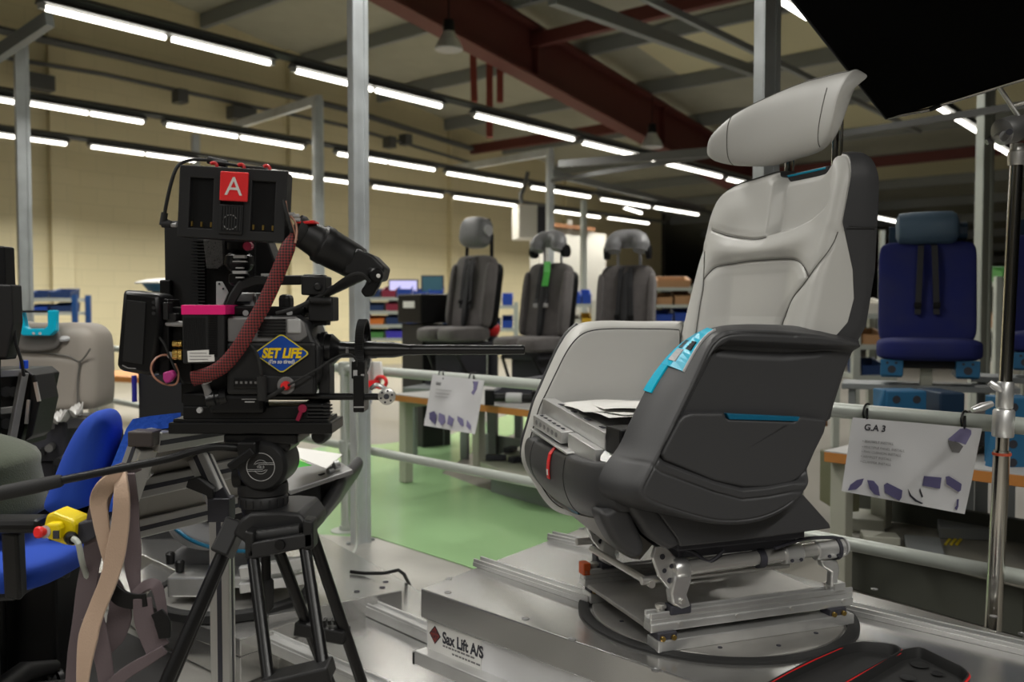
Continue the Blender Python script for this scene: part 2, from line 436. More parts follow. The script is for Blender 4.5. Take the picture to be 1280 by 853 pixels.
R3 = light_row(10.4, [(-50, 163, 84, 180), (112, 184, 245, 201), (330, 213, 440, 230), (465, 233, 553, 246), (566, 247, 645, 257), (692, 264, 750, 272), (759, 272, 811, 280)], 'farthest row along the cream wall', LAMP_WATT * 1.9, -3)
R0 = light_row(2.3, [(905, -45, 1010, 24), (1060, 58, 1150, 117), (1170, 133, 1225, 167), (1235, 176, 1280, 205), (1290, 212, 1320, 232)], 'row that passes behind the black flag', LAMP_WATT, -6)
for l in (-5.2, -3.4, -1.6, .2, 2.0):                     # the same row goes on over the camera, out of frame
    down_light(l, 2.3, ROW_Z, 1.6, LAMP_WATT)
for l in (-5, -3, -1): down_light(l, 5.72, ROW_Z, 1.6, LAMP_WATT)
for l in (-6.2, -4.4, -2.6, -.8, 1.0): down_light(l, -1.1, ROW_Z, 1.6, LAMP_WATT * 1.5)   # the next row, behind the photographer
# distant rows on the right
for k, (x0, y0, x1, y1, Y) in enumerate(((1094, 267, 1128, 280, 15), (780, 264, 802, 260, 17.5))):
    a, b = P(x0, y0, Y), P(x1, y1, Y + 1.0); c = (a + b) / 2; d = b - a
    o = dup(FIT); o.location = c; o.rotation_euler = (0, 0, math.atan2(d.y, d.x)); o['label'] = ('lit fluorescent fitting low in the dark gap right of the big grey seat', 'short lit fluorescent fitting at the dark end of the far row')[k]; o.scale = (d.length / 1.6, 1.1, 1)
# ================================================================== lift platform under the seat
ZT = .33
SC = Vector((.48, 2.10, ZT)); TH = math.radians(20)
SU = Vector((-math.cos(TH), -math.sin(TH), 0)); SV = Vector((-math.sin(TH), math.cos(TH), 0)); SZ = Vector((0, 0, 1))
def S3(u, v, z): return SC + SU * u + SV * v + SZ * z
def SL(px, py, v):
    q = on_plane(px, py, SC + SV * v, SV) - SC; return np.array([q.dot(SU), q.z])
SEATM = Matrix(((SU.x, SV.x, 0, SC.x), (SU.y, SV.y, 0, SC.y), (0, 0, 1, SC.z), (0, 0, 0, 1)))
SR = Matrix(((SU.x, SV.x, 0), (SU.y, SV.y, 0), (0, 0, 1)))

pA = G(526, 736, ZT); fd = Vector((math.cos(math.radians(-44.5)), math.sin(math.radians(-44.5)), 0))
ld_ = (G(726, 659, ZT) - pA); pC = G(749, 652, ZT)
rd = (G(1280, 784, ZT) - G(1054, 724, ZT)).normalized()
pB = pA + fd * 2.1; pD = pC + rd * 2.0
M['tube_steel'] = mat('ground steel tube', (.66, .65, .62), .22, metal=.7)
M['skirt'] = mat('pale grey painted skirt', (.70, .70, .71), .45)
plat = thing('lift_platform', 'low aluminium lift platform under the big grey seat with sticker on its edge', 'lift platform', (pA.x, pA.y, 0))
mb = MB().prism([pA, pB, pD, pC], (0, 0, -.075)); obj('deck_plate', mb, M['alu_plate'], plat, False, .003)
n_in = ld_.normalized()
mb = MB(); ins = .012
mb.prism([pA + n_in * ins + fd * ins - SZ * .076, pB + n_in * ins - SZ * .076, pB + n_in * .1 - SZ * .076, pA + n_in * .1 + fd * ins - SZ * .076], (0, 0, -.085)); obj('side_skirt', mb, M['skirt'], plat, False)
mb = MB(); mb.bar(pA - n_in * .004 - SZ * .172 + fd * .0, pB - n_in * .004 - SZ * .172, .04, .034); obj('edge_profile', mb, M['alu'], plat, False, .003)
mb = MB(); mb.bar(pA - n_in * .004 - SZ * .176 - fd * .006, pA - n_in * .004 - SZ * .176, .04, .03); obj('profile_end_cap', mb, M['black'], plat, False)
mb = MB().prism([pA + n_in * .15 + fd * .1 - SZ * .08, pB + n_in * .15 - SZ * .08, pD - n_in * .15 - SZ * .08, pC - n_in * .15 + fd * .1 - SZ * .08], (0, 0, -.245)); obj('lift_frame', mb, M['dark'], plat, False)
# cross extrusions let into the deck
for (x0, y0, x1, y1) in ((597, 704, 740, 752), (688, 672, 770, 690), (1060, 762, 1300, 818)):
    a, b = G(x0, y0, ZT + .006), G(x1, y1, ZT + .006)
    s = (b - a).normalized(); w_ = Vector((-s.y, s.x, 0)); q = MB()
    q.bar(a, b, .034, .012); q.bar(a + w_ * .012 + SZ * .01, b + w_ * .012 + SZ * .01, .006, .014); q.bar(a - w_ * .012 + SZ * .01, b - w_ * .012 + SZ * .01, .006, .010)
    obj('cross_extrusion', q, M['alu'], plat, False, .001)
for (x, y) in ((561, 724), (560, 741), (657, 774), (727, 661), (1093, 737), (1242, 771), (1278, 793), (715, 800), (820, 838)):
    c = G(x, y, ZT); q = MB(); q.lathe(c - SZ * .001, SZ, [(0, .009), (.0025, .009), (.0028, .006), (.0016, .005)], 14); obj('screw', q, M['alu_dark'], plat)
# maker's sticker
nrm = -n_in; so = pA + fd * .02 - SZ * .078 + nrm * (-ins + .003)
fU = SZ; q = MB(); sk = pA + n_in * ins - SZ * .078
q.prism([sk + fd * .016 - SZ * .003 + nrm * .0006, sk + fd * .215 - SZ * .003 + nrm * .0006, sk + fd * .215 - SZ * .078 + nrm * .0006, sk + fd * .016 - SZ * .078 + nrm * .0006], nrm * .0008); obj('sticker', q, M['white'], plat, False)
c = sk + fd * .045 - SZ * .034 + nrm * .0016; q = MB(); q.prism([c - fd * .022, c - SZ * .024, c + fd * .022, c + SZ * .024], nrm * .0006); st = obj('logo_diamond', q, M['ink'], plat, False)
q = MB(); q.prism([c - fd * .018 + nrm * .0008, c - SZ * .02 + nrm * .0008, c + fd * .018 + nrm * .0008, c + SZ * .02 + nrm * .0008], nrm * .0006); obj('logo_face', q, mat('dark red print', (.22, .03, .025), .5), plat, False)
text('logo_text', 'SAX\nLIFT', M['ink'], c + nrm * .0018 + SZ * .004, fd, SZ, .013, plat, 'CENTER')
text('lettering', 'Sax Lift A/S', M['ink'], sk + fd * .074 - SZ * .046 + nrm * .0018, fd, SZ, .040, plat, bold=.0013, squash=.80)
random.seed(4)
for zz, x0, x1 in ((-.056, .075, .185), (-.068, .110, .208)):      # print too small to read: short dashes
    x = x0
    while x < x1:
        L_ = random.uniform(.006, .016); a = sk + fd * x - SZ * zz * -1 + nrm * .0016; q = MB(); q.prism([a, a + fd * L_, a + fd * L_ + SZ * .0045, a + SZ * .0045], nrm * .0004); obj('small_print', q, M['grey'], plat, False); x += L_ + .003
# turntable: steel disc with a black rim let into the deck, part of the platform
q = MB(); q.lathe(SC + SZ * .001, SZ, [(0, .288), (.004, .288), (.0045, .286)], 72); obj('turntable_disc', q, M['alu_disc'], plat, False)
q = MB(); prof = [(0, .296), (.007, .296), (.008, .299), (.008, .319), (.006, .322), (0, .322)]
rings = [[SC + Vector((math.cos(a) * r, math.sin(a) * r, h)) for (h, r) in prof] for a in np.linspace(0, 2 * math.pi, 97)[:-1]]
q.rings(rings + [rings[0]], True); obj('turntable_rim', q, M['rubber'], plat)
for a in range(0, 360, 30):
    q = MB(); c = S3(.245 * math.cos(math.radians(a)), .245 * math.sin(math.radians(a)), .005); q.cyl(c, c + SZ * .002, .005, 10); obj('screw', q, M['ink'], plat)

# ================================================================== the executive seat
seat = thing('executive_seat', 'large light grey leather aircraft seat with charcoal armrest on swivel base', 'seat', (SC.x, SC.y, ZT))
def seat_obj(name, mb, m, smooth=True, bevel=0, angle=38): return obj(name, mb, m, seat, smooth, bevel, angle)
def smooth(a, b, x): t = np.clip((x - a) / (b - a), 0, 1); return t * t * (3 - 2 * t)
def sd_poly(p, poly):                                     # signed distance, inside positive
    poly = np.asarray(poly, float); d2 = np.full(len(p), 1e9); inside = np.zeros(len(p), bool)
    a = poly; b = np.roll(poly, -1, axis=0)
    for i in range(len(poly)):
        e = b[i] - a[i]; w_ = p - a[i]
        t = np.clip((w_ @ e) / max(e @ e, 1e-12), 0, 1); q = w_ - t[:, None] * e
        d2 = np.minimum(d2, (q * q).sum(1))
        c1 = (a[i, 1] > p[:, 1]) != (b[i, 1] > p[:, 1])
        with np.errstate(divide='ignore', invalid='ignore'):
            xx = (b[i, 0] - a[i, 0]) * (p[:, 1] - a[i, 1]) / (b[i, 1] - a[i, 1]) + a[i, 0]
        inside ^= c1 & (p[:, 0] < xx)
    d = np.sqrt(d2); return np.where(inside, d, -d)
def sd_line(p, line):
    line = np.asarray(line, float); d2 = np.full(len(p), 1e9)
    for a, b in zip(line[:-1], line[1:]):
        e = b - a; w_ = p - a; t = np.clip((w_ @ e) / max(e @ e, 1e-12), 0, 1); q = w_ - t[:, None] * e
        d2 = np.minimum(d2, (q * q).sum(1))
    return np.sqrt(d2)
def rnd(d, R): d = np.clip(d, 0, R); return R - np.sqrt(np.maximum(R * R - (R - d) ** 2, 0))
def fan_rows(outline, centre, ms):                        # concentric copies of an outline, from the rim inwards
    return [centre + (outline - centre) * s for s in ms]
def spx(pts, v): return np.array([SL(x, y, v) for x, y in pts])

# ---- near armrest: charcoal shell with a recessed side
KV, KI = -.29, -.20
K1 = spx([(1082, 431), (1040, 421), (985, 414), (935, 412), (912, 413), (897, 419), (886, 432), (878, 448), (864, 479), (849, 510), (833, 543), (820, 570), (808, 592), (800, 607), (799, 622), (815, 633), (840, 642), (870, 651), (900, 657), (935, 656), (965, 648), (990, 634), (1007, 617), (1027, 574), (1045, 526), (1067, 465), (1081, 436)], KV)
K0 = spx([(1070, 418), (1030, 411), (985, 407), (930, 406), (895, 409), (876, 416), (858, 427), (843, 440), (824, 462), (807, 488), (787, 528), (774, 557), (758, 578), (748, 597), (748, 612), (762, 627), (787, 633), (830, 638), (875, 645), (915, 648), (950, 643), (975, 630), (992, 613), (1010, 572), (1028, 524), (1050, 463), (1064, 430)], KI)
NA = 420
def corr(a, idx): return a
o1 = np.vstack([catmull(K1[:14], 180), catmull(K1[13:23], 130)[1:], catmull(K1[22:], 60)[1:-1], ])
o0 = np.vstack([catmull(K0[:14], 180), catmull(K0[13:23], 130)[1:], catmull(K0[22:], 60)[1:-1], ])
def soften(a, it=14):
    for _ in range(it): a = (np.roll(a, 1, 0) + 2 * a + np.roll(a, -1, 0)) / 4
    return a
o1, o0 = soften(o1, 10), soften(o0, 14); n_out = len(o1)
recess = spx([(912, 424), (1100, 433), (1085, 480), (1060, 535), (1036, 585), (1012, 606), (991, 607), (960, 613), (929, 616), (895, 607), (850, 590), (831, 583), (822, 576), (826, 563), (856, 506), (884, 449), (894, 434)], KV)
scoop = spx([(909, 426), (1100, 434), (1058, 441), (1030, 450), (990, 454), (940, 452), (902, 448), (898, 437)], KV)
door = spx([(833, 577), (829, 569), (834, 558), (851, 526), (857, 520), (866, 517), (907, 517), (912, 524.5), (996, 527.5), (1001, 521.5), (1034, 525), (1037, 529), (1034, 542), (1009, 592), (1001, 600), (990, 606), (960, 611), (932, 611), (895, 603)], KV)
def arm_v(p):
    d = sd_poly(p, o1); v = KV + rnd(d, .009)
    r = sd_poly(p, recess); v = v + .024 * smooth(0, .016, r)
    s = sd_poly(p, scoop); v = v + .016 * smooth(0, .03, s) * smooth(-.001, .006, r) * smooth(-.17, -.10, p[:, 0])
    v = v + .003 * np.exp(-((r + .014) / .0022) ** 2)
    v = v + .002 * np.exp(-((d - .010) / .0018) ** 2) * (p[:, 0] > .0)
    return v
cen = np.array([.08, .47])
ms = np.r_[1.0, .997, .99, .98, np.linspace(.965, .02, 150)]
vend = arm_v(o1)
mb = MB(); rings = []
for k in np.linspace(0, 1, 8):                             # inner face and front slope
    if k == 0:
        for s in (.05, .6, .95): rings.append([S3(q[0], KI + .0, q[1]) for q in cen + (o0 - cen) * s])
    b = math.sin(math.pi * k) * .006
    q2 = o0 * (1 - k) + o1 * k; c_ = q2.mean(0); q2 = c_ + (q2 - c_) * (1 + b / .25)
    rings.append([S3(q[0], KI + (ve - KI) * k, q[1]) for q, ve in zip(q2, vend)])
for s in ms[1:]:
    q2 = cen + (o1 - cen) * s; vv = arm_v(q2)
    rings.append([S3(a[0], v_, a[1]) for a, v_ in zip(q2, vv)])
mb.rings(rings, True, True, True)
seat_obj('armrest', mb, M['leather_dark'], angle=60)
# side pocket door with its blue pull
def door_v(p):
    d = sd_poly(p, door); return KV + .006 + rnd(d, .007)
do = resample(door, 260, True); dc = SL(930, 566, KV)
mb = MB(); rings = [[S3(a[0], KV + .026, a[1]) for a in do]]
for s in np.r_[1, .995, .985, .97, np.linspace(.95, .03, 30)]:
    q2 = dc + (do - dc) * s; rings.append([S3(a[0], v_, a[1]) for a, v_ in zip(q2, door_v(q2))])
mb.rings(rings, True, True, True); dr = seat_obj('pocket_door', mb, M['leather_dark'])
hp = spx([(908, 517), (1000, 521.3), (997, 527), (912, 524.6)], KV + .006)
mb = MB().prism([S3(a[0], KV + .005, a[1]) for a in hp], SV * .012); o = obj('door_pull', mb, M['blue_strip'], seat, False, .0015); o['label'] = 'blue pull strip'
# seam lines on the shell
def seam(px, v, r=.0011, m='seam_dark', name='seam', fn=None):
    q = catmull(spx(px, v), 40); mb = MB()
    vv = fn(q) if fn else np.full(len(q), v)
    mb.tube([S3(a[0], w_ - .0002, a[1]) for a, w_ in zip(q, vv)], r, 6); return seat_obj(name, mb, M[m])
seam([(905, 432), (895, 452), (868, 505), (840, 560)], KV, .0008, fn=lambda q: arm_v(q))
# front slope control: turquoise protective film with a display
def slope_pt(t, k, lift=.0):                              # t along the slope outline, k from inner edge to outer crease
    i = int(np.clip(t, 0, 1) * 179)
    q2 = o0[i] * (1 - k) + o1[i] * k; c_ = (o0[i] + o1[i]) / 2
    nrm2 = q2 - cen; nrm2 = nrm2 / np.linalg.norm(nrm2)
    b = math.sin(math.pi * np.clip(k, 0, 1)) * .006 + lift
    q2 = q2 + nrm2 * b
    return S3(q2[0], KI + (KV + .014 - KI) * k, q2[1])
def tpx(px, py):                                          # the slope parameter nearest a pixel of the inner edge
    q = SL(px, py, KI); return np.argmin(np.linalg.norm(o0[:180] - q, axis=1)) / 179
t0, t1, t2 = tpx(880, 415), tpx(830, 457), tpx(807, 489)
mb = MB(); rings = []
for t in np.linspace(t0, t1, 10): rings.append([slope_pt(t, -.03, .0035), slope_pt(t, .40, .0045), slope_pt(t, .80, .0035), slope_pt(t, .80, -.004), slope_pt(t, .4, -.004), slope_pt(t, -.03, -.004)])
mb.rings(rings, True, True, True); ctl = seat_obj('control_panel', mb, M['teal_bright'], False); ctl['label'] = 'turquoise control panel on the armrest slope'
mb = MB(); rings = []
for t in np.linspace(t1, t2, 14): rings.append([slope_pt(t, -.03, .003), slope_pt(t, .26, .003), slope_pt(t, .26, -.004), slope_pt(t, -.03, -.004)])
mb.rings(rings, True, True, True); seat_obj('control_strip', mb, M['teal_bright'], False)
mb = MB(); rings = []
for t in np.linspace(t0 + (t1 - t0) * .42, t0 + (t1 - t0) * .62, 4): rings.append([slope_pt(t, .16, .0055), slope_pt(t, .72, .0055), slope_pt(t, .72, -.002), slope_pt(t, .16, -.002)])
mb.rings(rings, True, True, True); seat_obj('slot', mb, M['black'], False)
mb = MB(); rings = []
for t in np.linspace(t0 + (t1 - t0) * .64, t0 + (t1 - t0) * .9, 4): rings.append([slope_pt(t, .16, .0055), slope_pt(t, .46, .0055), slope_pt(t, .46, -.002), slope_pt(t, .16, -.002)])
mb.rings(rings, True, True, True); seat_obj('display', mb, M['greylt'], False)
mb = MB(); rings = []
for t in np.linspace(t0 - .002, t1 + .004, 8): rings.append([slope_pt(t, .80, .0040), slope_pt(t, .835, .0040), slope_pt(t, .835, -.002), slope_pt(t, .80, -.002)])
mb.rings(rings, True, True, True); seat_obj('film_edge', mb, M['greylt'], False)

# ---- far armrest: light grey inside panel with a rolled top
FI, FO = .225, .285
J1 = spx([(853, 440), (853, 406), (848, 402), (800, 402), (765, 401), (738, 402), (722, 406), (710, 416), (699, 433), (688, 456), (676, 484), (668, 502), (661, 527), (654, 552), (653, 572), (662, 592), (700, 640), (780, 640), (850, 600), (852, 500)], FO)
J0 = spx([(850, 440), (850, 416), (845, 412), (800, 411), (765, 411), (742, 413), (728, 418), (717, 428), (707, 443), (696, 465), (683, 492), (675, 509), (667, 535), (661, 558), (660, 574), (668, 592), (704, 636), (778, 634), (844, 596), (848, 500)], FI)
f1, f0 = catmull(J1, 300, True), catmull(J0, 300, True)
fc = f0.mean(0)
def far_v(p): d = sd_poly(p, f0); return FI + rnd(d, .006) - .004 * smooth(0.003, .05, d)
mb = MB(); rings = []
for s in (.05, .99): rings.append([S3(a[0], FO, a[1]) for a in f1.mean(0) + (f1 - f1.mean(0)) * s])
for k in np.linspace(0, 1, 7):
    q2 = f1 * (1 - k) + f0 * k; c_ = q2.mean(0); q2 = c_ + (q2 - c_) * (1 + .03 * math.sin(math.pi * k))
    rings.append([S3(a[0], FO + (FI + .006 - FO) * k, a[1]) for a in q2])
mb.rings(rings, True, True, True); seat_obj('armrest', mb, M['leather_light'], angle=60)['label'] = 'light grey far armrest'
mb = MB(); rings = []
for s in np.r_[.992, .985, .975, np.linspace(.95, .03, 30)]:
    q2 = fc + (f0 - fc) * s; vv = far_v(q2) - .001; rings.append([S3(a[0], v_, a[1]) for a, v_ in zip(q2, vv)])
rings.insert(0, [p + SV * .012 for p in rings[0]])
mb.rings(rings, True, True, True); seat_obj('inside_panel', mb, mat('lit grey leather', (.50, .495, .475), .5, bump=(900, .1)))  # same leather as the rim, its colour lightened for the light it catches
mb = MB(); mb.tube([S3(a[0], FI + .003, a[1]) for a in fc + (f0 - fc) * .998], .0014, 6, True); seat_obj('seam', mb, M['seam_dark'])
mb = MB(); mb.tube([S3(a[0] + .001, FO, a[1]) for a in catmull(J1[6:15], 60)], .006, 8); seat_obj('outer_edge', mb, M['leather_dark'])

# ---- backrest cushion
def crest(z): return np.interp(z, [.4, .5, .6, .68, .80, .9, .97, 1.02, 1.06], [.02, -.01, -.035, -.055, -.088, -.118, -.137, -.152, -.165])
def u_border(z): return np.interp(z, [.4, .5, .60, .66, .69, .74, .80, .86, .90, .96, 1.0, 1.05], [-.06, -.07, -.09, -.125, -.158, -.174, -.170, -.153, -.142, -.148, -.158, -.18])
BO = [(.245, .42), (.252, .60), (.252, .80), (.250, .93), (.240, .99), (.215, 1.02), (.17, 1.034), (.12, 1.038), (.06, 1.042), (.015, 1.043), (.003, 1.030), (-.03, 1.027), (-.12, 1.027), (-.138, 1.030), (-.15, 1.046), (-.17, 1.052), (-.20, 1.053), (-.228, 1.042), (-.248, 1.010), (-.255, .96), (-.256, .80), (-.256, .60), (-.248, .42)]
bo = np.vstack([catmull(BO, 460), resample([BO[-1], BO[0]], 60)[1:-1]])
CHAN = None
def back_u0(p):
    v, z = p[:, 0], p[:, 1]; a = np.abs(v)
    u = crest(z)
    bol = smooth(.21, .10, a)                              # bolsters stand proud of the middle
    dep = np.interp(z, [.42, .6, .7, .8, .86, .9, 1.05], [.055, .062, .056, .036, .018, .010, .006])
    u = u - dep * bol
    ridge = np.exp(-((z - (.875 - .02 * (1 - (v / .2) ** 2))) / .03) ** 2) * smooth(.22, .12, a)
    u = u + .016 * ridge
    if CHAN is not None:                                   # channel under the headrest
        u = u - .034 * smooth(-.002, .014, sd_poly(p, CHAN))
    pad = np.exp(-((v - .14) / .07) ** 2) * np.exp(-((z - .965) / .055) ** 2); u = u + .010 * pad
    lum = np.exp(-(v / .13) ** 2) * np.exp(-((z - .70) / .13) ** 2); u = u + .014 * lum
    d = sd_poly(p, bo); R = np.interp(z, [.4, .8, 1.0], [.035, .028, .02])
    u = u - (R - np.sqrt(np.maximum(R * R - (R - np.clip(d, 0, R)) ** 2, 0)))
    return u
bc = np.array([0, .74]); bms = np.r_[1, .998, .994, .988, .98, .97, np.linspace(.958, .01, 190)]
brow = [bc + (bo - bc) * s for s in bms]; nb = len(bo)
bp = np.vstack(brow); bu = back_u0(bp)
W0 = np.array([S3(u, v, z) for u, (v, z) in zip(bu, bp)])
faces = [(i * nb + k, i * nb + (k + 1) % nb, (i + 1) * nb + (k + 1) % nb, (i + 1) * nb + k) for i in range(len(bms) - 1) for k in range(nb)]
bvh = BVHTree.FromPolygons([tuple(p) for p in W0], faces)
def hit(px, py):
    h = bvh.ray_cast(CAM, ray(px, py).normalized()); 
    if h[0] is None: return None
    q = h[0] - SC; return np.array([q.dot(SV), q.z])
cq = [hit(*a) for a in ((966, 230), (1030, 224), (1038, 232), (1040, 246), (1033, 260), (1016, 275), (990, 288), (956, 297))]
if all(a is not None for a in cq):
    cq[0] = cq[0] + np.array([0, .05]); cq[1] = cq[1] + np.array([-.012, .06])
    CHAN = soften(resample(np.array(cq), 160, True), 6)
    bu = back_u0(bp)
    W0 = np.array([S3(u, v, z) for u, (v, z) in zip(bu, bp)]); bvh = BVHTree.FromPolygons([tuple(p) for p in W0], faces)
SEAMS = [[(876, 280), (880, 315), (879, 351), (874, 385), (869, 420)],
         [(879, 350), (886, 341), (898, 333), (928, 328), (960, 325), (986, 324), (998, 327), (1005, 335), (1010, 347)],
         [(1047, 290), (1040, 306), (1028, 323), (1010, 347), (997, 364), (987, 380), (980, 398), (976, 412)],
         [(872, 281), (890, 288), (910, 295), (935, 299), (948, 299), (957, 297)]]
seams = []
for s in SEAMS:
    q = [hit(*a) for a in s]; q = [a for a in q if a is not None]
    if len(q) > 2: seams.append(catmull(q, 40))
dist = np.full(len(bp), 1.0)
for s in seams: dist = np.minimum(dist, sd_line(bp, s))
bu2 = bu - .0045 * np.exp(-(dist / .0035) ** 2) + .004 * smooth(0, .025, dist)
mb = MB(); inner = [[S3(u, v, z) for u, (v, z) in zip(bu2[i * nb:(i + 1) * nb], brow[i])] for i in range(len(bms))]
eu = bu2[:nb]; ub = np.minimum(u_border(bo[:, 1]), eu - .004)
side = []
for k in (1.0, .66, .33):
    q2 = bc + (bo - bc) * (1 + .018 * math.sin(k * math.pi * .5)); side.append([S3(e * (1 - k) + b * k, a[0], a[1]) for a, e, b in zip(q2, eu, ub)])
mb.rings(side + inner, True, False, True); seat_obj('backrest_cushion', mb, M['leather_light'], angle=70)
for s in seams:
    u = back_u0(s) - .0012 ; mb = MB(); mb.tube([S3(a, q[0], q[1]) for a, q in zip(u, s)], .0011, 6); seat_obj('seam', mb, M['seam_light'])
M['seam_mid'] = mat('pale seam', (.24, .235, .22), .7)
cr_ = [hit(*a) for a in ((1051, 232), (1049, 260), (1049, 288), (1046, 318), (1041, 346), (1029, 378), (1014, 404))]
if all(a is not None for a in cr_):
    s = catmull(cr_, 50); u = back_u0(s) + .0035; mb = MB(); mb.tube([S3(a, q[0], q[1]) for a, q in zip(u, s)], .0012, 6); seat_obj('seam', mb, M['seam_mid'])
# welt where the front meets the bolster side
ii = [i for i, a in enumerate(bo) if a[0] < -.2 and a[1] > .6]
# ---- backrest shell
mb = MB(); q2 = bc + (bo - bc) * 1.022; rings = [[S3(b + .003, a[0], a[1]) for a, b in zip(bc + (bo - bc) * 1.012, ub)], [S3(b + .004, a[0], a[1]) for a, b in zip(q2, ub)]]
q3 = bc + (bo - bc) * 1.03; zb = q3[:, 1]
bk = np.interp(zb, [.4, .5, .56, .62, .68, .8, 1.0, 1.06], [-.03, -.085, -.12, -.16, -.20, -.222, -.232, -.232])
rings.append([S3(b * .5 + e * .5, a[0], a[1]) for a, b, e in zip(q3, ub, bk)])
rings.append([S3(e + .012, a[0], a[1]) for a, e in zip(q3, bk)])
for s, dd in ((.985, -.004), (.93, -.010), (.8, -.014), (.6, -.018), (.4, -.018), (.2, -.02), (.05, -.02)):
    qs = bc + (q3 - bc) * s; es = np.interp(qs[:, 1], [.4, .5, .56, .62, .68, .8, 1.0, 1.06], [-.13, -.15, -.17, -.19, -.205, -.222, -.232, -.232]) if s < .93 else bk
    rings.append([S3(e + dd, a[0], a[1]) for a, e in zip(qs, es)])
mb.rings(rings, True, False, True); seat_obj('backrest_shell', mb, M['leather_dark'], angle=50)
seam([(1061, 283), (1078, 284), (1096, 284)], -.268, .0012)
# headrest: posts, guide plate, wing cushion
for v_ in (.088, -.088):
    mb = MB(); top = S3(-.262, v_, 1.20 if v_ < 0 else 1.14)
    mb.tube([S3(-.262, v_ + .008, .93), top], .0075, 12); mb.tube([S3(-.262, v_ - .014, .93), top - SV * .022 + SZ * 0], .003, 8); seat_obj('headrest_post', mb, M['chrome'])
mb2 = MB(); mb2.M = SEATM; mb2.box((-.225, -.065, 1.03), (.06, .15, .022)); mb2.box((-.258, 0, .93), (.03, .24, .06)); seat_obj('guide_plate', mb2, M['dark'], False, .003)
mb2 = MB(); mb2.M = SEATM; mb2.box((-.200, -.065, 1.036), (.012, .14, .005)); seat_obj('guide_trim', mb2, M['teal'], False, .001)
HT = [(.192, (887, 181), (887, 196)), (.175, (893, 166), (897, 203)), (.13, (920, 141), (918, 207)), (.05, (966, 117), (955, 206)), (-.03, (1005, 101), (990, 197)), (-.09, (1031, 94), (1013, 190)), (-.135, (1050, 89), (1029, 181)), (-.165, (1062, 87.5), (1040, 163)), (-.185, (1073, 87), (1050, 122)), (-.195, (1083, 93), (1068, 103))]
vs_ = [a[0] for a in HT]; tp = np.array([SL(*a[1], a[0]) for a in HT]); bt = np.array([SL(*a[2], a[0]) for a in HT])
ctl_ = np.hstack([np.array(vs_)[:, None], tp, bt]); cc = catmull(ctl_, 60)
mb = MB(); rings = []
for j, (v_, tu, tz, bu_, bz) in enumerate(cc):
    hh = math.hypot(tu - bu_, tz - bz); e = np.array([tu - bu_, tz - bz]) / hh; nf = np.array([e[1], -e[0]])
    if nf[0] < 0: nf = -nf
    thf = np.interp(v_, [-.16, -.06], [.020, .030]) * min(1, hh / .08); thb = np.interp(v_, [-.15, -.02, .1], [.013, .024, .044]) * min(1, hh / .10)
    ring = []
    for k in range(28):
        a = 2 * math.pi * k / 28; ca, sa = math.cos(a), math.sin(a)
        s = np.sign(ca) * abs(ca) ** .75; d = np.sign(sa) * abs(sa) ** .8
        off = d * (thf if sa > 0 else thb)
        if sa < 0: off *= (1 - .25 * s)
        q = np.array([bu_, bz]) + e * hh * (.5 + .5 * s) + nf * off
        q = q - nf * thf * .35
        ring.append(S3(q[0], v_, q[1]))
    rings.append(ring)
rings_h = rings
mb.rings(rings, True, True, True); seat_obj('headrest', mb, M['leather_light'], angle=75)
mb = MB(); rings = []                                      # teal inside face behind the headrest
for (v_, tu, tz, bu_, bz) in cc[14:37]:
    rings.append([S3(tu * .25 + bu_ * .75 - .034 + dx, v_, tz * .25 + bz * .75 + dz - .004) for dx, dz in ((0, -.022), (0, .02), (-.012, .02), (-.012, -.022))])
mb.rings(rings, True, True, True); seat_obj('headrest_carrier', mb, M['teal'])
jv = int(np.argmin(np.abs(cc[:, 0] - .132)))
for pts in ([rings_h[jv][k] for k in range(1, 14)], [rings_h[j][2] for j in range(4, 56)], [rings_h[int(np.argmin(np.abs(cc[:, 0] + .12)))][k] for k in range(5, 14)]):
    mb = MB(); mb.tube(pts, .0012, 6); seat_obj('seam', mb, M['seam_light'])

# ---- lower front shell (charcoal), belly, leg cover, skirts
def loft_px(rows, n_v=40, n_u=40):                        # rows: list of (v, [pixels along the profile])
    A = []
    for v_, px in rows:
        q = catmull(np.hstack([spx(px, v_), np.full((len(px), 1), v_)]), n_u); A.append(q)
    A = np.array(A); out = np.array([catmull(A[:, j, :], n_v) for j in range(n_u)])     # n_u x n_v x 3
    return out
FS = loft_px([(.26, [(664, 541), (657, 544), (653, 560), (655, 576), (663, 592), (675, 607), (690, 621)]),
              (.17, [(676, 552), (671, 557), (667, 575), (669, 592), (677, 606), (688, 619), (700, 630)]),
              (.05, [(700, 563), (695, 569), (692, 588), (694, 606), (701, 622), (709, 633), (718, 640)]),
              (-.08, [(722, 574), (719, 580), (717, 600), (719, 618), (724, 632), (730, 641), (738, 646)]),
              (-.17, [(746, 580), (743, 586), (741, 603), (743, 622), (747, 635), (753, 643), (760, 646)]),
              (-.225, [(772, 580), (768, 588), (766, 606), (768, 622), (771, 633), (776, 639), (782, 640)])], 60, 40)
def off_grid(Gd, th):                                     # closed shell from a grid of (u, z, v)
    mb = MB(); nu, nv = Gd.shape[:2]
    fr = [[S3(q[0], q[2], q[1]) for q in row] for row in Gd]; bk_ = [[S3(q[0] - th, q[2], q[1]) for q in row] for row in Gd]
    rings = [fr[i] + bk_[i][::-1] for i in range(nu)]
    return mb.rings(rings, True, True, True)
seat_obj('front_shell', off_grid(FS, .03), M['leather_dark'], angle=50)
for j, r_ in ((33, .0012), (8, .001)):
    mb = MB(); mb.tube([S3(FS[i, j, 0], FS[i, j, 2], FS[i, j, 1]) for i in range(2, 39)], r_, 6); seat_obj('seam', mb, M['seam_dark'])
mb = MB(); rows_ = []
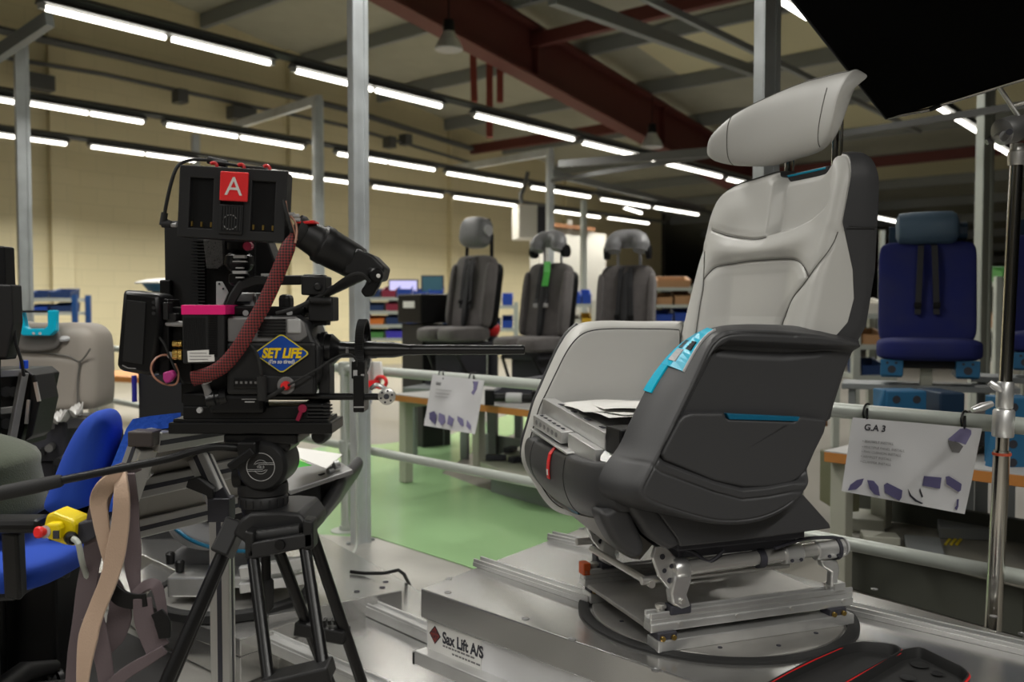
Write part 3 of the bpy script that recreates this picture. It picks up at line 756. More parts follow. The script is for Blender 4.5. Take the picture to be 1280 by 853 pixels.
for j in range(8, 34): rows_.append([S3(FS[37, j, 0] - a, FS[37, j, 2], FS[37, j, 1] - b) for a, b in ((-.003, .003), (-.003, -.004), (.02, -.004), (.02, .003))])
mb.rings(rows_, True, True, True); o = seat_obj('blue_trim', mb, M['blue_strip'], False)
# belly: smooth underside running back from the front shell
BL = loft_px([(.20, [(688, 622), (712, 642), (740, 664), (765, 684)]), (.05, [(712, 640), (735, 660), (760, 680), (785, 697)]), (-.10, [(742, 648), (760, 665), (780, 684), (800, 700)])], 24, 20)
mb = MB(); fr = [[S3(q[0], q[2], q[1]) for q in row] for row in BL]; bk_ = [[S3(q[0] - .03, q[2], q[1] + .03) for q in row] for row in BL]
mb.rings([fr[i] + bk_[i][::-1] for i in range(20)], True, True, True); seat_obj('belly_panel', mb, mat('taupe plastic', (.17, .16, .145), .42))
def px_plate(name, px, v, th, m, bev=.004, closed_curve=False):
    q = spx(px, v)
    if closed_curve: q = catmull(q, 80, True)
    mb = MB().prism([S3(a[0], v, a[1]) for a in q], SV * th); return seat_obj(name, mb, m, True, bev)
def px_pillow(name, px, v, th, m, R=.02):
    ol = catmull(spx(px, v), 140, True); c_ = ol.mean(0); mb = MB(); rings = [[S3(a[0], v + th, a[1]) for a in c_ + (ol - c_) * .2], [S3(a[0], v + th, a[1]) for a in ol]]
    for s in np.r_[1, .99, .975, .95, np.linspace(.92, .03, 16)]:
        q = c_ + (ol - c_) * s; d = sd_poly(q, ol); rings.append([S3(a[0], v + w_, a[1]) for a, w_ in zip(q, rnd(d, R))])
    return seat_obj(name, mb.rings(rings, True, True, True), m, angle=60)
px_pillow('leg_cover', [(753, 645), (764, 637), (775, 630), (785, 630), (790, 640), (796, 655), (803, 670), (807, 683), (805, 694), (797, 699), (788, 696), (776, 688), (764, 672)], -.215, .05, M['leather_dark'], .016)
px_pillow('skirt_panel', [(788, 632), (817, 632), (832, 650), (848, 672), (851, 681), (838, 688), (826, 682), (812, 672), (800, 655)], -.235, .03, M['leather_dark'], .012)
px_plate('skirt_panel', [(818, 634), (900, 640), (1004, 618), (1037, 655), (1039, 661), (960, 672), (851, 684), (847, 674)], -.24, .010, M['leather_dark'], .003)
px_plate('skirt_panel', [(830, 640), (960, 625), (975, 648), (850, 670)], .22, .010, M['leather_dark'], .003)
# inner floor of the seat well, dark
mb = MB(); mb.M = SEATM; mb.box((.15, .01, .35), (.36, .40, .14)); seat_obj('seat_well', mb, M['black'], False, .01)
# red pull tab
g = lambda i, j, d=0: S3(FS[i, j, 0] + d, FS[i, j, 2], FS[i, j, 1])
jt = 22
mb = MB(); mb.ribbon([S3(FS[0, jt, 0] - .03, FS[0, jt, 2] - .01, FS[0, jt, 1] - .004), g(0, jt, .001) + SZ * .003, g(4, jt, .003), g(8, jt, .003), g(13, jt, .003), g(17, jt, .003)], .014, SV, .0025); tab = seat_obj('pull_tab', mb, M['red'], False); tab['label'] = 'red pull tab'
mb = MB(); mb.ribbon([g(12, jt, .0048), g(15, jt, .0048)], .007, SV, .0008); obj('tab_mark', mb, M['white'], seat, False)
# ---- open seat pan: metal channel with slots, loose papers, mechanism
q0, q1 = S3(*(lambda a: (a[0], .235, a[1]))(SL(664, 516, .235))), None
ROLLED = ('pan_front_plate', 'slotted_bracket', 'pan_lip', 'seat_pan')
def pan(u0, u1, v0, v1, z0, z1, name, m, bev=.0015):
    mb = MB(); mb.M = SEATM; mb.box(((u0 + u1) / 2, (v0 + v1) / 2, (z0 + z1) / 2), (abs(u1 - u0), abs(v1 - v0), abs(z1 - z0)))
    if name in ROLLED: mb.v = [(x, y, z + ((Vector((x, y, z)) - SC).dot(SV) - .2) * .115) for x, y, z in mb.v]
    return seat_obj(name, mb, m, False, bev)
tilt = Matrix.Rotation(math.radians(0), 3, 'Y')
pan(.345, .350, -.125, .222, .432, .492, 'pan_front_plate', M['alu'])
pan(.318, .350, -.125, .222, .490, .496, 'pan_front_plate', M['alu'])
pan(.352, .384, .03, .20, .435, .462, 'slotted_bracket', M['alu'])
pan(.352, .372, -.125, .018, .420, .462, 'slotted_bracket', M['alu'])
pan(.352, .392, -.02, .20, .424, .429, 'pan_lip', M['alu'])
for k in range(6):
    mb = MB(); mb.M = SEATM; mb.box((.368, .055 + k * .026, .4628 + (.055 + k * .026 - .2) * .115), (.006, .012, .002)); seat_obj('slot', mb, M['ink'], False)
    mb = MB(); c = S3(.3845, .055 + k * .024, .449 + (.055 + k * .024 - .2) * .115); mb.cyl(c, c + SU * .0008, .006, 12); seat_obj('slot', mb, M['alu_dark'])
for k in range(4):
    mb = MB(); mb.M = SEATM; mb.box((.334, -.08 + k * .075, .4968 + (-.28 + k * .075) * .115), (.008, .022, .002)); seat_obj('slot', mb, M['ink'], False)
pan(.10, .35, -.195, -.127, .42, .475, 'pan_mechanism', M['black'], .004)
for k, (u, v, z) in enumerate(((.33, -.14, .45), (.30, -.145, .42), (.25, -.15, .46))):
    mb = MB(); c = S3(u, v, z); mb.cyl(c, c + SU * .02, .012, 14); seat_obj('roller', mb, M['greylt'] if k == 1 else M['dark'])
pan(.08, .318, -.12, .222, .478, .486, 'seat_pan', M['greylt'])
mb = MB(); mb.ribbon([S3(.335, -.13, .425), S3(.36, -.15, .41), S3(.37, -.17, .405)], .03, SV + SU * .3, .004); seat_obj('bent_lug', mb, M['alu'], False)
# papers lying in the pan
pst = thing('loose_papers', 'loose white paper sheets lying in the open pan of the big grey seat', 'papers', tuple(S3(.2, .05, .49)))
for k, (u, v, a, z) in enumerate(((.22, .07, 6, .4975), (.19, .02, -9, .500), (.16, .05, 14, .503), (.21, -.02, 3, .506))):
    mb = MB(); R = SR @ Matrix.Rotation(math.radians(a), 3, 'Z'); nn = 10
    vs = [S3(u, v, z + (v - .2) * .115 + .008) + R @ Vector(((i / nn - .5) * .24, (j / nn - .5) * .20, .004 * math.sin(i * .7 + k) * math.sin(j * .5 + k))) for i in range(nn + 1) for j in range(nn + 1)]
    mb.add(vs, [(i * (nn + 1) + j, (i + 1) * (nn + 1) + j, (i + 1) * (nn + 1) + j + 1, i * (nn + 1) + j + 1) for i in range(nn) for j in range(nn)])
    obj('sheet', mb, M['white'], pst)

# ---- sled: plate, rails, tubes, clamps
pan(-.235, .262, -.15, .17, .040, .050, 'sled_plate', M['alu_disc'], .002)
for sgn in (-1, 1):
    v0 = sgn * .165
    mb = MB(); mb.M = SEATM
    mb.box((.01, v0, .066), (.52, .028, .012)); mb.box((.01, v0, .052), (.52, .034, .018)); mb.box((.01, v0 - .012, .078), (.52, .006, .014)); mb.box((.01, v0 + .012, .078), (.52, .006, .014))
    seat_obj('sled_rail', mb, M['alu'], False, .003)
    mb = MB(); mb.M = SEATM; mb.box((.01, v0 - .006, .0175), (.50, .05, .024)); seat_obj('track', mb, M['alu'], False, .002)
    for u in (-.20, .235):
        mb = MB(); mb.M = SEATM; mb.box((u, v0 - .008, .036), (.045, .036, .016)); seat_obj('rail_foot', mb, M['ink'], False, .002)
        mb = MB(); c = S3(u, v0 + .005, .078); mb.cyl(c, c + SZ * .018, .009, 14); mb.cyl(c + SZ * .010, c + SZ * .016, .013, 6); seat_obj('bolt', mb, M['steel'])
        for du in (-.012, .014):
            mb = MB(); c = S3(u + du, v0 - .027, .034); mb.cyl(c, c - SV * .006, .0055, 8); seat_obj('bolt', mb, M['gold'])
    for u in (-.22, -.08, .06, .20):
        mb = MB(); c = S3(u, v0 - .0175, .056); mb.cyl(c, c - SV * .002, .005, 10); seat_obj('bolt', mb, M['steel'])
    # long chrome tube and its brackets
    vt = -.17 if sgn < 0 else .165; zt = .172
    mb = MB(); mb.cyl(S3(.215, vt, zt - .004), S3(-.225, vt, zt + .008), .0165, 18); seat_obj('slide_tube', mb, M['tube_steel'])
    mb = MB(); mb.cyl(S3(.27, vt + .03, zt - .03), S3(-.10, vt + .03, zt - .03), .009, 12); seat_obj('slide_tube', mb, M['steel'])
    for (u, w_, r) in ((-.085, .048, .0225), (-.185, .075, .0225)):
        mb = MB(); mb.lathe(S3(u + w_ / 2, vt, zt + .004), -SU, [(0, r - .003), (.003, r), (w_ - .003, r), (w_, r - .003)], 22); seat_obj('clamp_collar', mb, M['alu'])
        for du in (-.012, .012):
            mb = MB(); c = S3(u + du, vt - .0205, zt - .006); mb.cyl(c, c - SV * .003, .004, 10); seat_obj('screw', mb, M['ink'])
    mb = MB(); mb.lathe(S3(-.20, vt, zt + .004), -SU, [(0, .0265), (.008, .0265)], 22); seat_obj('cable_tie', mb, M['ink'])
    mb = MB(); mb.lathe(S3(.005, vt, zt), -SU, [(0, .021), (.016, .021)], 16); seat_obj('cable_tie', mb, M['ink'])
    mb = MB(); mb.lathe(S3(-.226, vt, zt + .006), -SU, [(0, .021), (.004, .021), (.010, .012)], 20); seat_obj('tube_cap', mb, M['greylt'])
    # front bracket: plate with holes, boss and forked foot
    bp_ = [(.19, .175), (.235, .225), (.255, .222), (.262, .20), (.245, .155), (.225, .13), (.195, .125)]
    mb = MB().prism([S3(a, vt - .004, b) for a, b in bp_], SV * .012); seat_obj('bracket_plate', mb, M['alu'], False, .002)
    for a, b, r in ((.24, .20, .006), (.218, .178, .005), (.235, .17, .005), (.222, .148, .006)):
        mb = MB(); c = S3(a, vt - .0045, b); mb.cyl(c, c - SV * .001, r, 12); seat_obj('hole', mb, M['ink'])
    mb = MB(); mb.lathe(S3(.215, vt, zt - .002), -SU, [(0, .021), (.004, .024), (.03, .024), (.034, .021)], 22); seat_obj('tube_boss', mb, M['alu'])
    mb = MB().prism([S3(a, vt - .018, b) for a, b in ((.214, .17), (.176, .17), (.178, .142), (.188, .118), (.178, .092), (.20, .088), (.222, .10), (.226, .125))], SV * .026); seat_obj('bracket_foot', mb, M['alu'], True, .004)
    mb = MB(); c = S3(.20, vt - .019, .105); mb.cyl(c, c - SV * .004, .006, 12); seat_obj('bolt', mb, M['steel'])
    mb = MB(); mb.M = SEATM; mb.box((.20, vt, .086), (.05, .03, .02)); seat_obj('foot_block', mb, M['ink'], False, .003)
    # rear hook bracket
    mb = MB().prism([S3(a, vt - .010, b) for a, b in ((-.160, .155), (-.205, .150), (-.212, .13), (-.205, .09), (-.188, .09), (-.190, .125), (-.165, .140))], SV * .018); seat_obj('rear_bracket', mb, M['alu'], True, .003)
    mb = MB(); mb.M = SEATM; mb.box((-.21, vt, .09), (.03, .03, .018)); seat_obj('foot_block', mb, M['alu'], False, .002)
mb = MB(); mb.cyl(S3(.25, -.15, .135), S3(.25, .15, .135), .008, 12); seat_obj('cross_tube', mb, M['steel'])
mb = MB(); mb.M = SEATM; mb.box((.05, 0, .205), (.30, .34, .03)); mb.box((.06, 0, .235), (.32, .40, .04)); seat_obj('under_frame', mb, M['ink'], False, .004)
mb = MB(); mb.M = SEATM; mb.box((.262, .165, .085), (.02, .03, .03)); seat_obj('end_stop', mb, mat('orange stop', (.5, .08, .01), .5), False, .003)
mb = MB(); mb.M = SEATM; mb.box((.20, .19, .125), (.05, .03, .10)); seat_obj('foot_block', mb, M['ink'], False, .004)
mb = MB(); mb.tube(catmull([S3(.10, -.19, .205), S3(.13, -.18, .18), S3(.16, -.17, .20), S3(.20, -.17, .215)], 20), .004, 8); seat_obj('cable', mb, M['ink'])
mb = MB(); mb.tube(catmull([S3(-.02, -.2, .2), S3(-.1, -.195, .212), S3(-.18, -.185, .206), S3(-.225, -.17, .195)], 20), .004, 8); seat_obj('cable', mb, M['ink'])
# ================================================================== tripod and cinema camera, standing left of the platform
RY = 1.70                                                 # how far the rig stands from the viewpoint
def rp(px, py, dy=0.0): return P(px, py, RY + dy)
def rs(px): return px / FPX * RY
RIGROLL = Matrix.Identity(3)
def rbox(mb, x0, y0, x1, y1, dy0, dy1, roll=0.0):         # a box from its front face in the picture and its depth
    a, b = rp(x0, y0, dy0), rp(x1, y1, dy0); c = (a + b) / 2; c.y = RY + (dy0 + dy1) / 2
    R = Matrix.Rotation(math.radians(roll), 3, 'Y')
    return mb.box(c, (abs(b.x - a.x), abs(dy1 - dy0), abs(b.z - a.z)), R)
def rpoly(mb, pts, dy0, dy1): return mb.prism([rp(x, y, dy0) for x, y in pts], (0, dy1 - dy0, 0))
def rtube(mb, pts, r, n=12, dys=0.0, smooth_n=0):
    q = [rp(a[0], a[1], a[2] if len(a) > 2 else dys) for a in pts]
    if smooth_n: q = [Vector(a) for a in catmull(q, smooth_n)]
    return mb.tube(q, r, n)
XA, YA, ZA = Vector((1, 0, 0)), Vector((0, 1, 0)), Vector((0, 0, 1))

# ---- tripod
tb = rp(330, 640)
tri = thing('tripod', 'black video tripod with fluid head and long pan bar carrying the cinema camera', 'tripod', (tb.x, tb.y, 0))
def tr(name, mb, m='black_s', bev=0, sm=True, parent=None, angle=38): return obj(name, mb, M[m] if isinstance(m, str) else m, parent or tri, sm, bev, angle)
mb = MB(); rbox(mb, 279, 543, 372, 556, -.045, .06); tr('head_plate', mb, 'black_m', .004, False)
mb = MB(); rbox(mb, 288, 550, 362, 566, -.04, .05); tr('head_top', mb, 'black_m', .008, False)
hc = rp(326, 584, -.055)
mb = MB(); mb.lathe(hc, YA, [(0, rs(27)), (.006, rs(30.5)), (.012, rs(31.5)), (.10, rs(31.5)), (.106, rs(30)), (.112, rs(26))], 48); tr('head_drum', mb, 'black_s')
mb = MB(); rbox(mb, 302, 556, 350, 610, -.03, .04); tr('head_body', mb, 'black_s', .012, False)
mb = MB(); ring = [hc + Vector((math.cos(a) * rs(17), -.0012, math.sin(a) * rs(17))) for a in np.linspace(0, 2 * math.pi, 49)[:-1]]; mb.tube(ring, .0007, 6, True); tr('logo_ring', mb, 'greylt')
def hpt(x, z): return hc + Vector((rs(x), -.0012, rs(z)))
for sg in (1, -1):
    mb = MB(); mb.tube([hpt(sg * a, sg * b) for a, b in ((16.2, 5.2), (0, 5.2))] + [hpt(sg * 6.2 * math.cos(t), sg * (2.6 + 2.6 * math.sin(t))) for t in np.linspace(1.4, 3.0, 8)], .0006, 5); tr('logo_line', mb, 'greylt')
    mb = MB(); mb.tube([hpt(sg * a, sg * b) for a, b in ((16.6, 3.2), (1, 3.2), (-3, 2.6))], .0006, 5); tr('logo_line', mb, 'greylt')
    mb = MB(); mb.tube([hpt(8.5 * math.cos(t), 8.5 * math.sin(t)) for t in np.linspace(.55 if sg > 0 else 3.7, 2.8 if sg > 0 else 5.9, 14)], .0005, 5); tr('logo_line', mb, 'greylt')
text('lettering', 'FSB 8', M['greylt'], hpt(0, -1.4), XA, ZA, .0060, tri, 'CENTER')
text('lettering', 'MAX 10 KG/22 LB', M['greylt'], hpt(0, 20.5) + Vector((0, .002, 0)), XA, ZA, .0042, tri, 'CENTER')
mb = MB(); mb.lathe(rp(329, 603), -ZA, [(0, rs(30)), (.006, rs(31)), (.020, rs(31)), (.022, rs(28)), (.026, rs(30)), (.044, rs(30)), (.046, rs(27)), (.052, rs(27)), (.062, rs(24)), (.075, rs(23))], 40); tr('pan_bearing', mb, 'black_s')
for k in range(18):
    a = 2 * math.pi * k / 18; c = rp(329, 603) + Vector((math.cos(a) * rs(30), math.sin(a) * rs(30), -.034)); mb = MB(); mb.box(c, (.003, .003, .014), Matrix.Rotation(a, 3, 'Z')); tr('bearing_rib', mb, 'dark')
for k in range(3):
    mb = MB(); mb.cyl(rp(301, 585 + k * 9, -.02), rp(296, 585 + k * 9, -.022), .0035, 10); tr('drag_button', mb, 'greylt')
mb = MB(); mb.cyl(rp(305, 594, -.01), rp(294, 594, -.01), rs(16), 24); tr('drag_knob', mb, 'black')
# pan bar
mb = MB(); rtube(mb, [(312, 562, -.05), (292, 560, -.06), (268, 559, -.07), (240, 565, -.08), (205, 575, -.10), (140, 588, -.12), (76, 601, -.14)], rs(4.8), 14, smooth_n=40); tr('pan_bar', mb, 'black')
mb = MB(); rtube(mb, [(78, 600.5, -.139), (74, 601.5, -.14), (40, 609, -.15), (0, 617, -.165), (-60, 630, -.19)], [rs(6), rs(7.6), rs(8.5), rs(8.6), rs(8.6)], 16); tr('pan_bar_grip', mb, 'rubber')
mb = MB(); mb.bar(rp(317, 563, -.07), rp(287, 585, -.075), .016, .016); tr('clamp_lever', mb, 'black', .003, False)
mb = MB(); rbox(mb, 296, 553, 320, 571, -.075, -.03); tr('bar_clamp', mb, 'black', .004, False)
# spider
mb = MB(); rpoly(mb, [(290, 668), (300, 650), (312, 642), (350, 640), (375, 642), (388, 660), (386, 676), (310, 684)], -.06, .09); tr('spider', mb, 'dark', .006)
mb = MB(); mb.cyl(rp(317, 672, -.075), rp(376, 664, -.075), .014, 18); tr('hinge_barrel', mb, 'black_s')
mb = MB(); rpoly(mb, [(309, 680), (391, 666), (391, 684), (314, 700), (309, 697)], -.10, -.085); tr('hinge_plate', mb, 'dark', .003)
for (x0, x1, y0, y1) in ((305, 317, 664, 700), (378, 391, 650, 690)):
    mb = MB(); rpoly(mb, [(x0, y0), (x1, y0 + 2), (x1 + 1, y1 - 3), (x0 + 1, y1)], -.10, -.06); tr('hinge_cheek', mb, 'black_s', .004)
mb = MB(); mb.lathe(rp(350, 681, -.101), -YA, [(0, .010), (.004, .009)], 18); tr('logo_boss', mb, 'black')
for (x, y, d) in ((289, 664, -.03), (381, 648, .02)):
    mb = MB(); mb.lathe(rp(x, y, d - .018), YA, [(0, rs(8)), (.004, rs(10)), (.03, rs(10)), (.034, rs(8))], 22); tr('hinge_knuckle', mb, 'black_s')
    mb = MB(); mb.lathe(rp(x, y, d - .0195), YA, [(0, rs(4)), (.003, rs(5))], 16); tr('hinge_pin', mb, 'dark')
def toground(p0, p1, z=.035):
    p0, p1 = Vector(p0), Vector(p1); t = (z - p0.z) / (p1.z - p0.z); return p0 + (p1 - p0) * t
def leg(tops, bots, r, name='leg'):
    mb = MB()
    for a, b in zip(tops, bots):
        e = toground(a, b); mid = a + (e - a) * .55
        mb.tube([a, mid], r, 14); mb.tube([mid, e], r * .82, 14)
    o = tr(name, mb, 'black_m'); 
    e = sum([toground(a, b) for a, b in zip(tops, bots)], Vector()) / len(tops)
    q = MB(); q.lathe(Vector((e.x, e.y, .0205)), ZA, [(0, .022), (.004, .026), (.018, .020), (.03, .012)], 16); f = obj('rubber_foot', q, M['rubber'], None); f.parent = o; f.location = (0, 0, 0)
    return o
# left leg: a pair of tubes seen edge on
leg([rp(289, 668, -.02), rp(291, 668, .03)], [rp(208, 853, -.10), rp(212, 853, -.05)], rs(8.5))
mb = MB(); mb.bar(rp(297, 652, -.01), rp(277, 694, -.035), .034, .075, up=YA); tr('leg_collar', mb, 'black_s', .004, False)
# front leg: two tubes spread across the picture
leg([rp(316, 695, -.085), rp(381, 683, -.085)], [rp(336, 853, -.20), rp(407, 853, -.20)], rs(7.3))
mb = MB(); mb.bar(rp(330, 856, -.20), rp(415, 836, -.20), .026, .055, up=YA); tr('leg_bracket', mb, 'black_s', .004, False)
# back right leg
leg([rp(349, 690, .04), rp(390, 668, .02)], [rp(405, 836, .10), rp(452, 853, .08)], rs(7.6))
mb = MB(); mb.bar(rp(372, 783, .075), rp(434, 795, .055), .028, .04, up=YA); tr('leg_bracket', mb, 'black_s', .004, False)
for k in range(5): 
    mb = MB(); c = rp(392 + k * 7, 777, .06); mb.box(c, (.007, .02, .008)); tr('clamp_rib', mb, 'black')
mb = MB(); mb.cyl(rp(332, 690, .02), rp(333, 728, .02), rs(6), 14); tr('bowl_bolt', mb, 'black')
mb = MB(); mb.lathe(rp(334, 724, .02), -ZA, [(0, rs(6)), (.004, rs(8)), (.02, rs(8.3)), (.055, rs(8)), (.064, rs(4))], 18); tr('bowl_handle', mb, 'rubber')

# ---- cinema camera rig
rig = thing('cinema_camera', 'black cinema camera rig with red A plate and long probe lens on the tripod', 'camera', tuple(rp(322, 542)))
def rg(name, mb, m='black', bev=0, sm=True, parent=None, angle=38): return obj(name, mb, M[m] if isinstance(m, str) else m, parent or rig, sm, bev, angle)
# base plates
mb = MB(); rbox(mb, 210, 529, 415, 543, -.055, .055); rbox(mb, 216, 524, 410, 530, -.045, .045); rg('dovetail_plate', mb, 'black_m', .002, False)
mb = MB(); rbox(mb, 228, 508, 386, 525, -.045, .05); rbox(mb, 228, 492, 258, 510, -.04, .04); rg('bridge_plate', mb, 'black', .003, False)
mb = MB(); rbox(mb, 374, 505, 404, 526, -.04, .03); rg('rod_clamp', mb, 'black', .003, False)
for k in range(4):
    mb = MB(); rbox(mb, 384, 507 + k * 4.5, 412, 509 + k * 4.5, -.046, -.02); rg('clamp_fin', mb, 'dark', 0, False)
mb = MB(); mb.cyl(rp(378, 511, -.05), rp(378, 511, -.06), .008, 14); mb.bar(rp(378, 511, -.056), rp(372, 526, -.056), .009, .007); rg('red_lever', mb, mat('raspberry anodised', (.30, .012, .05), .35, metal=.3), .001, True)
mb = MB(); mb.lathe(rp(398, 546, -.03), YA, [(0, .012), (.01, .016), (.05, .016), (.06, .010)], 18); rg('plate_knob', mb, 'black_s')
# camera body
mb = MB(); rpoly(mb, [(283, 396), (370, 394), (384, 404), (391, 424), (400, 434), (400, 472), (385, 494), (283, 494)], -.06, .07); rg('camera_body', mb, 'dark', .006)
mb = MB(); rpoly(mb, [(284, 398), (369, 396), (380, 403), (384, 420), (374, 428), (284, 428)], -.064, -.055); rg('side_panel', mb, 'grey', .003)
for k in range(6):
    mb = MB(); rbox(mb, 322, 399 + k * 4, 357, 401.4 + k * 4, -.067, -.06); rg('vent_slot', mb, 'black', 0, False)
mb = MB(); rbox(mb, 358.5, 399, 376, 417, -.068, -.06); rg('side_button', mb, 'greylt', .003, False)
mb = MB(); rbox(mb, 282, 428, 395, 494, -.066, -.05); rg('lower_body', mb, 'black_s', .006, False)
mb = MB(); rbox(mb, 330, 470, 392, 493, -.069, -.06); rg('port_panel', mb, 'dark', .003, False)
mb = MB(); rbox(mb, 292, 474, 322, 486, -.070, -.06); rg('control_screen', mb, 'black_m', .002, False)
for k in range(5):
    mb = MB(); rbox(mb, 294 + k * 6, 477, 297 + k * 6, 480, -.0712, -.069); rg('button', mb, 'grey', 0, False)
# sticker: blue lozenge with yellow lettering
sc_ = rp(352, 442, -.071)
def loz(k, d, m, name):
    pts = []
    for (a, b) in ((-34, 0), (0, 24), (34, 0), (0, -24)): pts.append((a * k, b * k))
    ol = []
    for i in range(4):
        p0, p1, p2 = np.array(pts[i - 1]), np.array(pts[i]), np.array(pts[(i + 1) % 4])
        for t in np.linspace(0, 1, 7):
            a = p1 + (p0 - p1) * .12; b = p1 + (p2 - p1) * .12
            ol.append((1 - t) ** 2 * a + 2 * t * (1 - t) * p1 + t * t * b)
    mb = MB().prism([sc_ + Vector((rs(a), d, rs(b))) for a, b in ol], (0, .0006, 0)); return rg(name, mb, m, 0, False)
M['stk_yel'] = mat('sticker yellow', (.75, .62, .02), .4); M['stk_blue'] = mat('sticker blue', (.0, .055, .34), .4); M['stk_org'] = mat('sticker letter yellow', (.86, .58, .0), .4)
loz(1.03, -.0002, M['ink'], 'sticker_edge'); stk = loz(1.0, -.0008, M['stk_yel'], 'sticker'); loz(.94, -.0014, M['stk_blue'], 'sticker_face')
stk['label'] = 'blue and yellow lozenge sticker'
text('sticker_text', 'SET LIFE', M['stk_org'], sc_ + Vector((0, -.0022, rs(-5))), XA, ZA, rs(16), rig, 'CENTER', shear=.25, bold=.0011, squash=.82)
text('sticker_text', "(I'm so tired)", M['white'], sc_ + Vector((0, -.0022, rs(-12))), XA, ZA, rs(6.6), rig, 'CENTER', shear=.2, bold=.0002, squash=.9)
# top handle
hp_ = [(284, 388), (291, 372), (300, 357), (318, 351), (385, 350), (400, 352)]
mb = MB()
mb.rings([[rp(x, y, d) for (x, y, d) in ((a - 3, b - 6, -.02), (a + 4, b + 6, -.02), (a + 4, b + 6, .02), (a - 3, b - 6, .02))] for a, b in hp_], True, True, True)
rg('top_handle', mb, 'black_s', .003)
mb = MB(); mb.bar(rp(276, 389, 0), rp(384, 390, 0), .04, .020); rg('handle_foot', mb, 'black', .004, False)
mb = MB(); rtube(mb, [(398, 356), (392, 372), (381, 388)], .009, 10); rg('handle_leg', mb, 'black_s')
for x in (307, 362):
    mb = MB(); mb.cyl(rp(x, 391.5, -.022), rp(x, 391.5, -.028), .0055, 12); rg('handle_screw', mb, 'greylt')
mb = MB(); rbox(mb, 291, 366, 318, 386, .03, .07); rbox(mb, 319, 366, 331, 388, .03, .07); rg('grey_module', mb, 'greylt', .003, False)
mb = MB(); rbox(mb, 292, 377, 312, 379.5, .026, .032); rg('module_slot', mb, 'ink', 0, False)
mb = MB(); rpoly(mb, [(270, 352), (277, 352), (285, 366), (277, 386), (270, 386)], .01, .016); rg('plate_bracket', mb, 'greylt', .001, False)
for x, y in ((274, 355), (279, 361)):
    mb = MB(); mb.cyl(rp(x, y, .0098), rp(x, y, .008), .002, 8); rg('bracket_hole', mb, 'ink')
mb = MB(); rbox(mb, 326, 342, 341, 350, .0, .03); rg('white_tag', mb, 'white', .001, False)
mb = MB(); rbox(mb, 347, 368, 362, 388, .0, .04); rg('handle_motor', mb, 'black_s', .008, False)
# ball-joint arm between handle and battery plate
mb = MB(); mb.lathe(rp(299, 304, .0), -ZA, [(0, .022), (.012, .022), (.016, .014), (.025, .026), (.040, .028), (.05, .022), (.056, .014), (.060, .020), (.075, .020), (.08, .016)], 22); rg('ball_arm', mb, 'black_m')
for (y, w_) in ((321, 15), (327, 17), (335, 9), (340.5, 17), (347, 9)):
    mb = MB(); rbox(mb, 299 - w_ / 2, y - (1.8 if w_ > 12 and y != 327 else .8), 299 + w_ / 2, y + (1.8 if w_ > 12 and y != 327 else .8), -.031, -.02); rg('arm_band', mb, 'greylt', 0, False)
mb = MB(); mb.cyl(rp(312, 308, -.02), rp(309, 308, -.045), .008, 14); rg('arm_knob', mb, mat('raspberry knob', (.36, .01, .06), .4))
# battery plate with red A
RO = 3.2
bpc = rp(290, 254, -.08)
def bq(x, y, d): 
    v_ = Vector(((x - 290) / FPX * 1.62, 0, -(y - 254) / FPX * 1.62)); R = Matrix.Rotation(math.radians(RO), 3, 'Y'); v2 = R @ v_
    return bpc + v2 + Vector((0, d, 0))
BR = Matrix.Rotation(math.radians(RO), 3, 'Y')
def bbox(mb, x0, y0, x1, y1, d0, d1):
    a, b = bq(x0, y0, d0), bq(x1, y1, d0); c = (a + b) / 2; c.y = bpc.y + (d0 + d1) / 2
    return mb.box(c, ((x1 - x0) / FPX * 1.62, d1 - d0, (y1 - y0) / FPX * 1.62), BR)
mb = MB(); bbox(mb, 223, 210, 356, 299, .012, .05); rg('battery_plate', mb, 'black_s', .006, False)
mb = MB()
for r4 in ((223, 210, 357, 225), (223, 287, 357, 299), (223, 222, 237, 290), (343, 222, 357, 290), (266, 222, 276, 290), (304, 222, 314, 290)): bbox(mb, *r4, .0, .014)
rg('plate_frame', mb, 'dark', .002, False)
for x in (237, 314):
    mb = MB(); bbox(mb, x, 225, x + 29, 287, .008, .0125); rg('battery_slot', mb, 'black', 0, False)
    for k in range(3):
        mb = MB(); bbox(mb, x + 2 + k * 12, 279, x + 4 + k * 12, 285, .004, .009); rg('contact_pin', mb, 'gold', 0, False)
mb = MB(); bbox(mb, 275, 256, 305, 293, -.004, .012); rg('fan_housing', mb, 'black_s', .002, False)
for k in range(8):
    mb = MB(); bbox(mb, 277.5 + k * 3.4, 259, 279.3 + k * 3.4, 288, -.006, -.003); rg('fan_grille_bar', mb, 'dark', 0, False)
mb = MB(); mb.tube([bq(290 + 9 * math.cos(a), 278 + 9 * math.sin(a), -.0055) for a in np.linspace(.3, 2 * math.pi - .6, 26)], .0006, 5); rg('fan_ring', mb, 'greylt')
M['tag_red'] = mat('red tally plate', (.78, .022, .025), .4)
mb = MB(); bbox(mb, 276, 216, 311, 252, -.010, -.006); pl_ = rg('letter_plate', mb, M['tag_red'], .0035, False); pl_['label'] = 'red square plate with white A'
text('plate_letter', 'A', M['white'], bq(293.5, 245, -.0108), BR @ XA, BR @ ZA, rs(31), rig, 'CENTER')
for x in (258, 292.5, 325):
    mb = MB(); c = bq(x, 207, .03); rr_ = rs(4.2)
    mb.tube([c + Vector((math.cos(a) * rr_, 0, math.sin(a) * rr_)) for a in np.linspace(-2.6, 2.4, 14)], rs(2.1), 8); mb.box(c - Vector((0, 0, rs(4.6))), (rs(9), .012, rs(3))); rg('red_clip', mb, 'red')
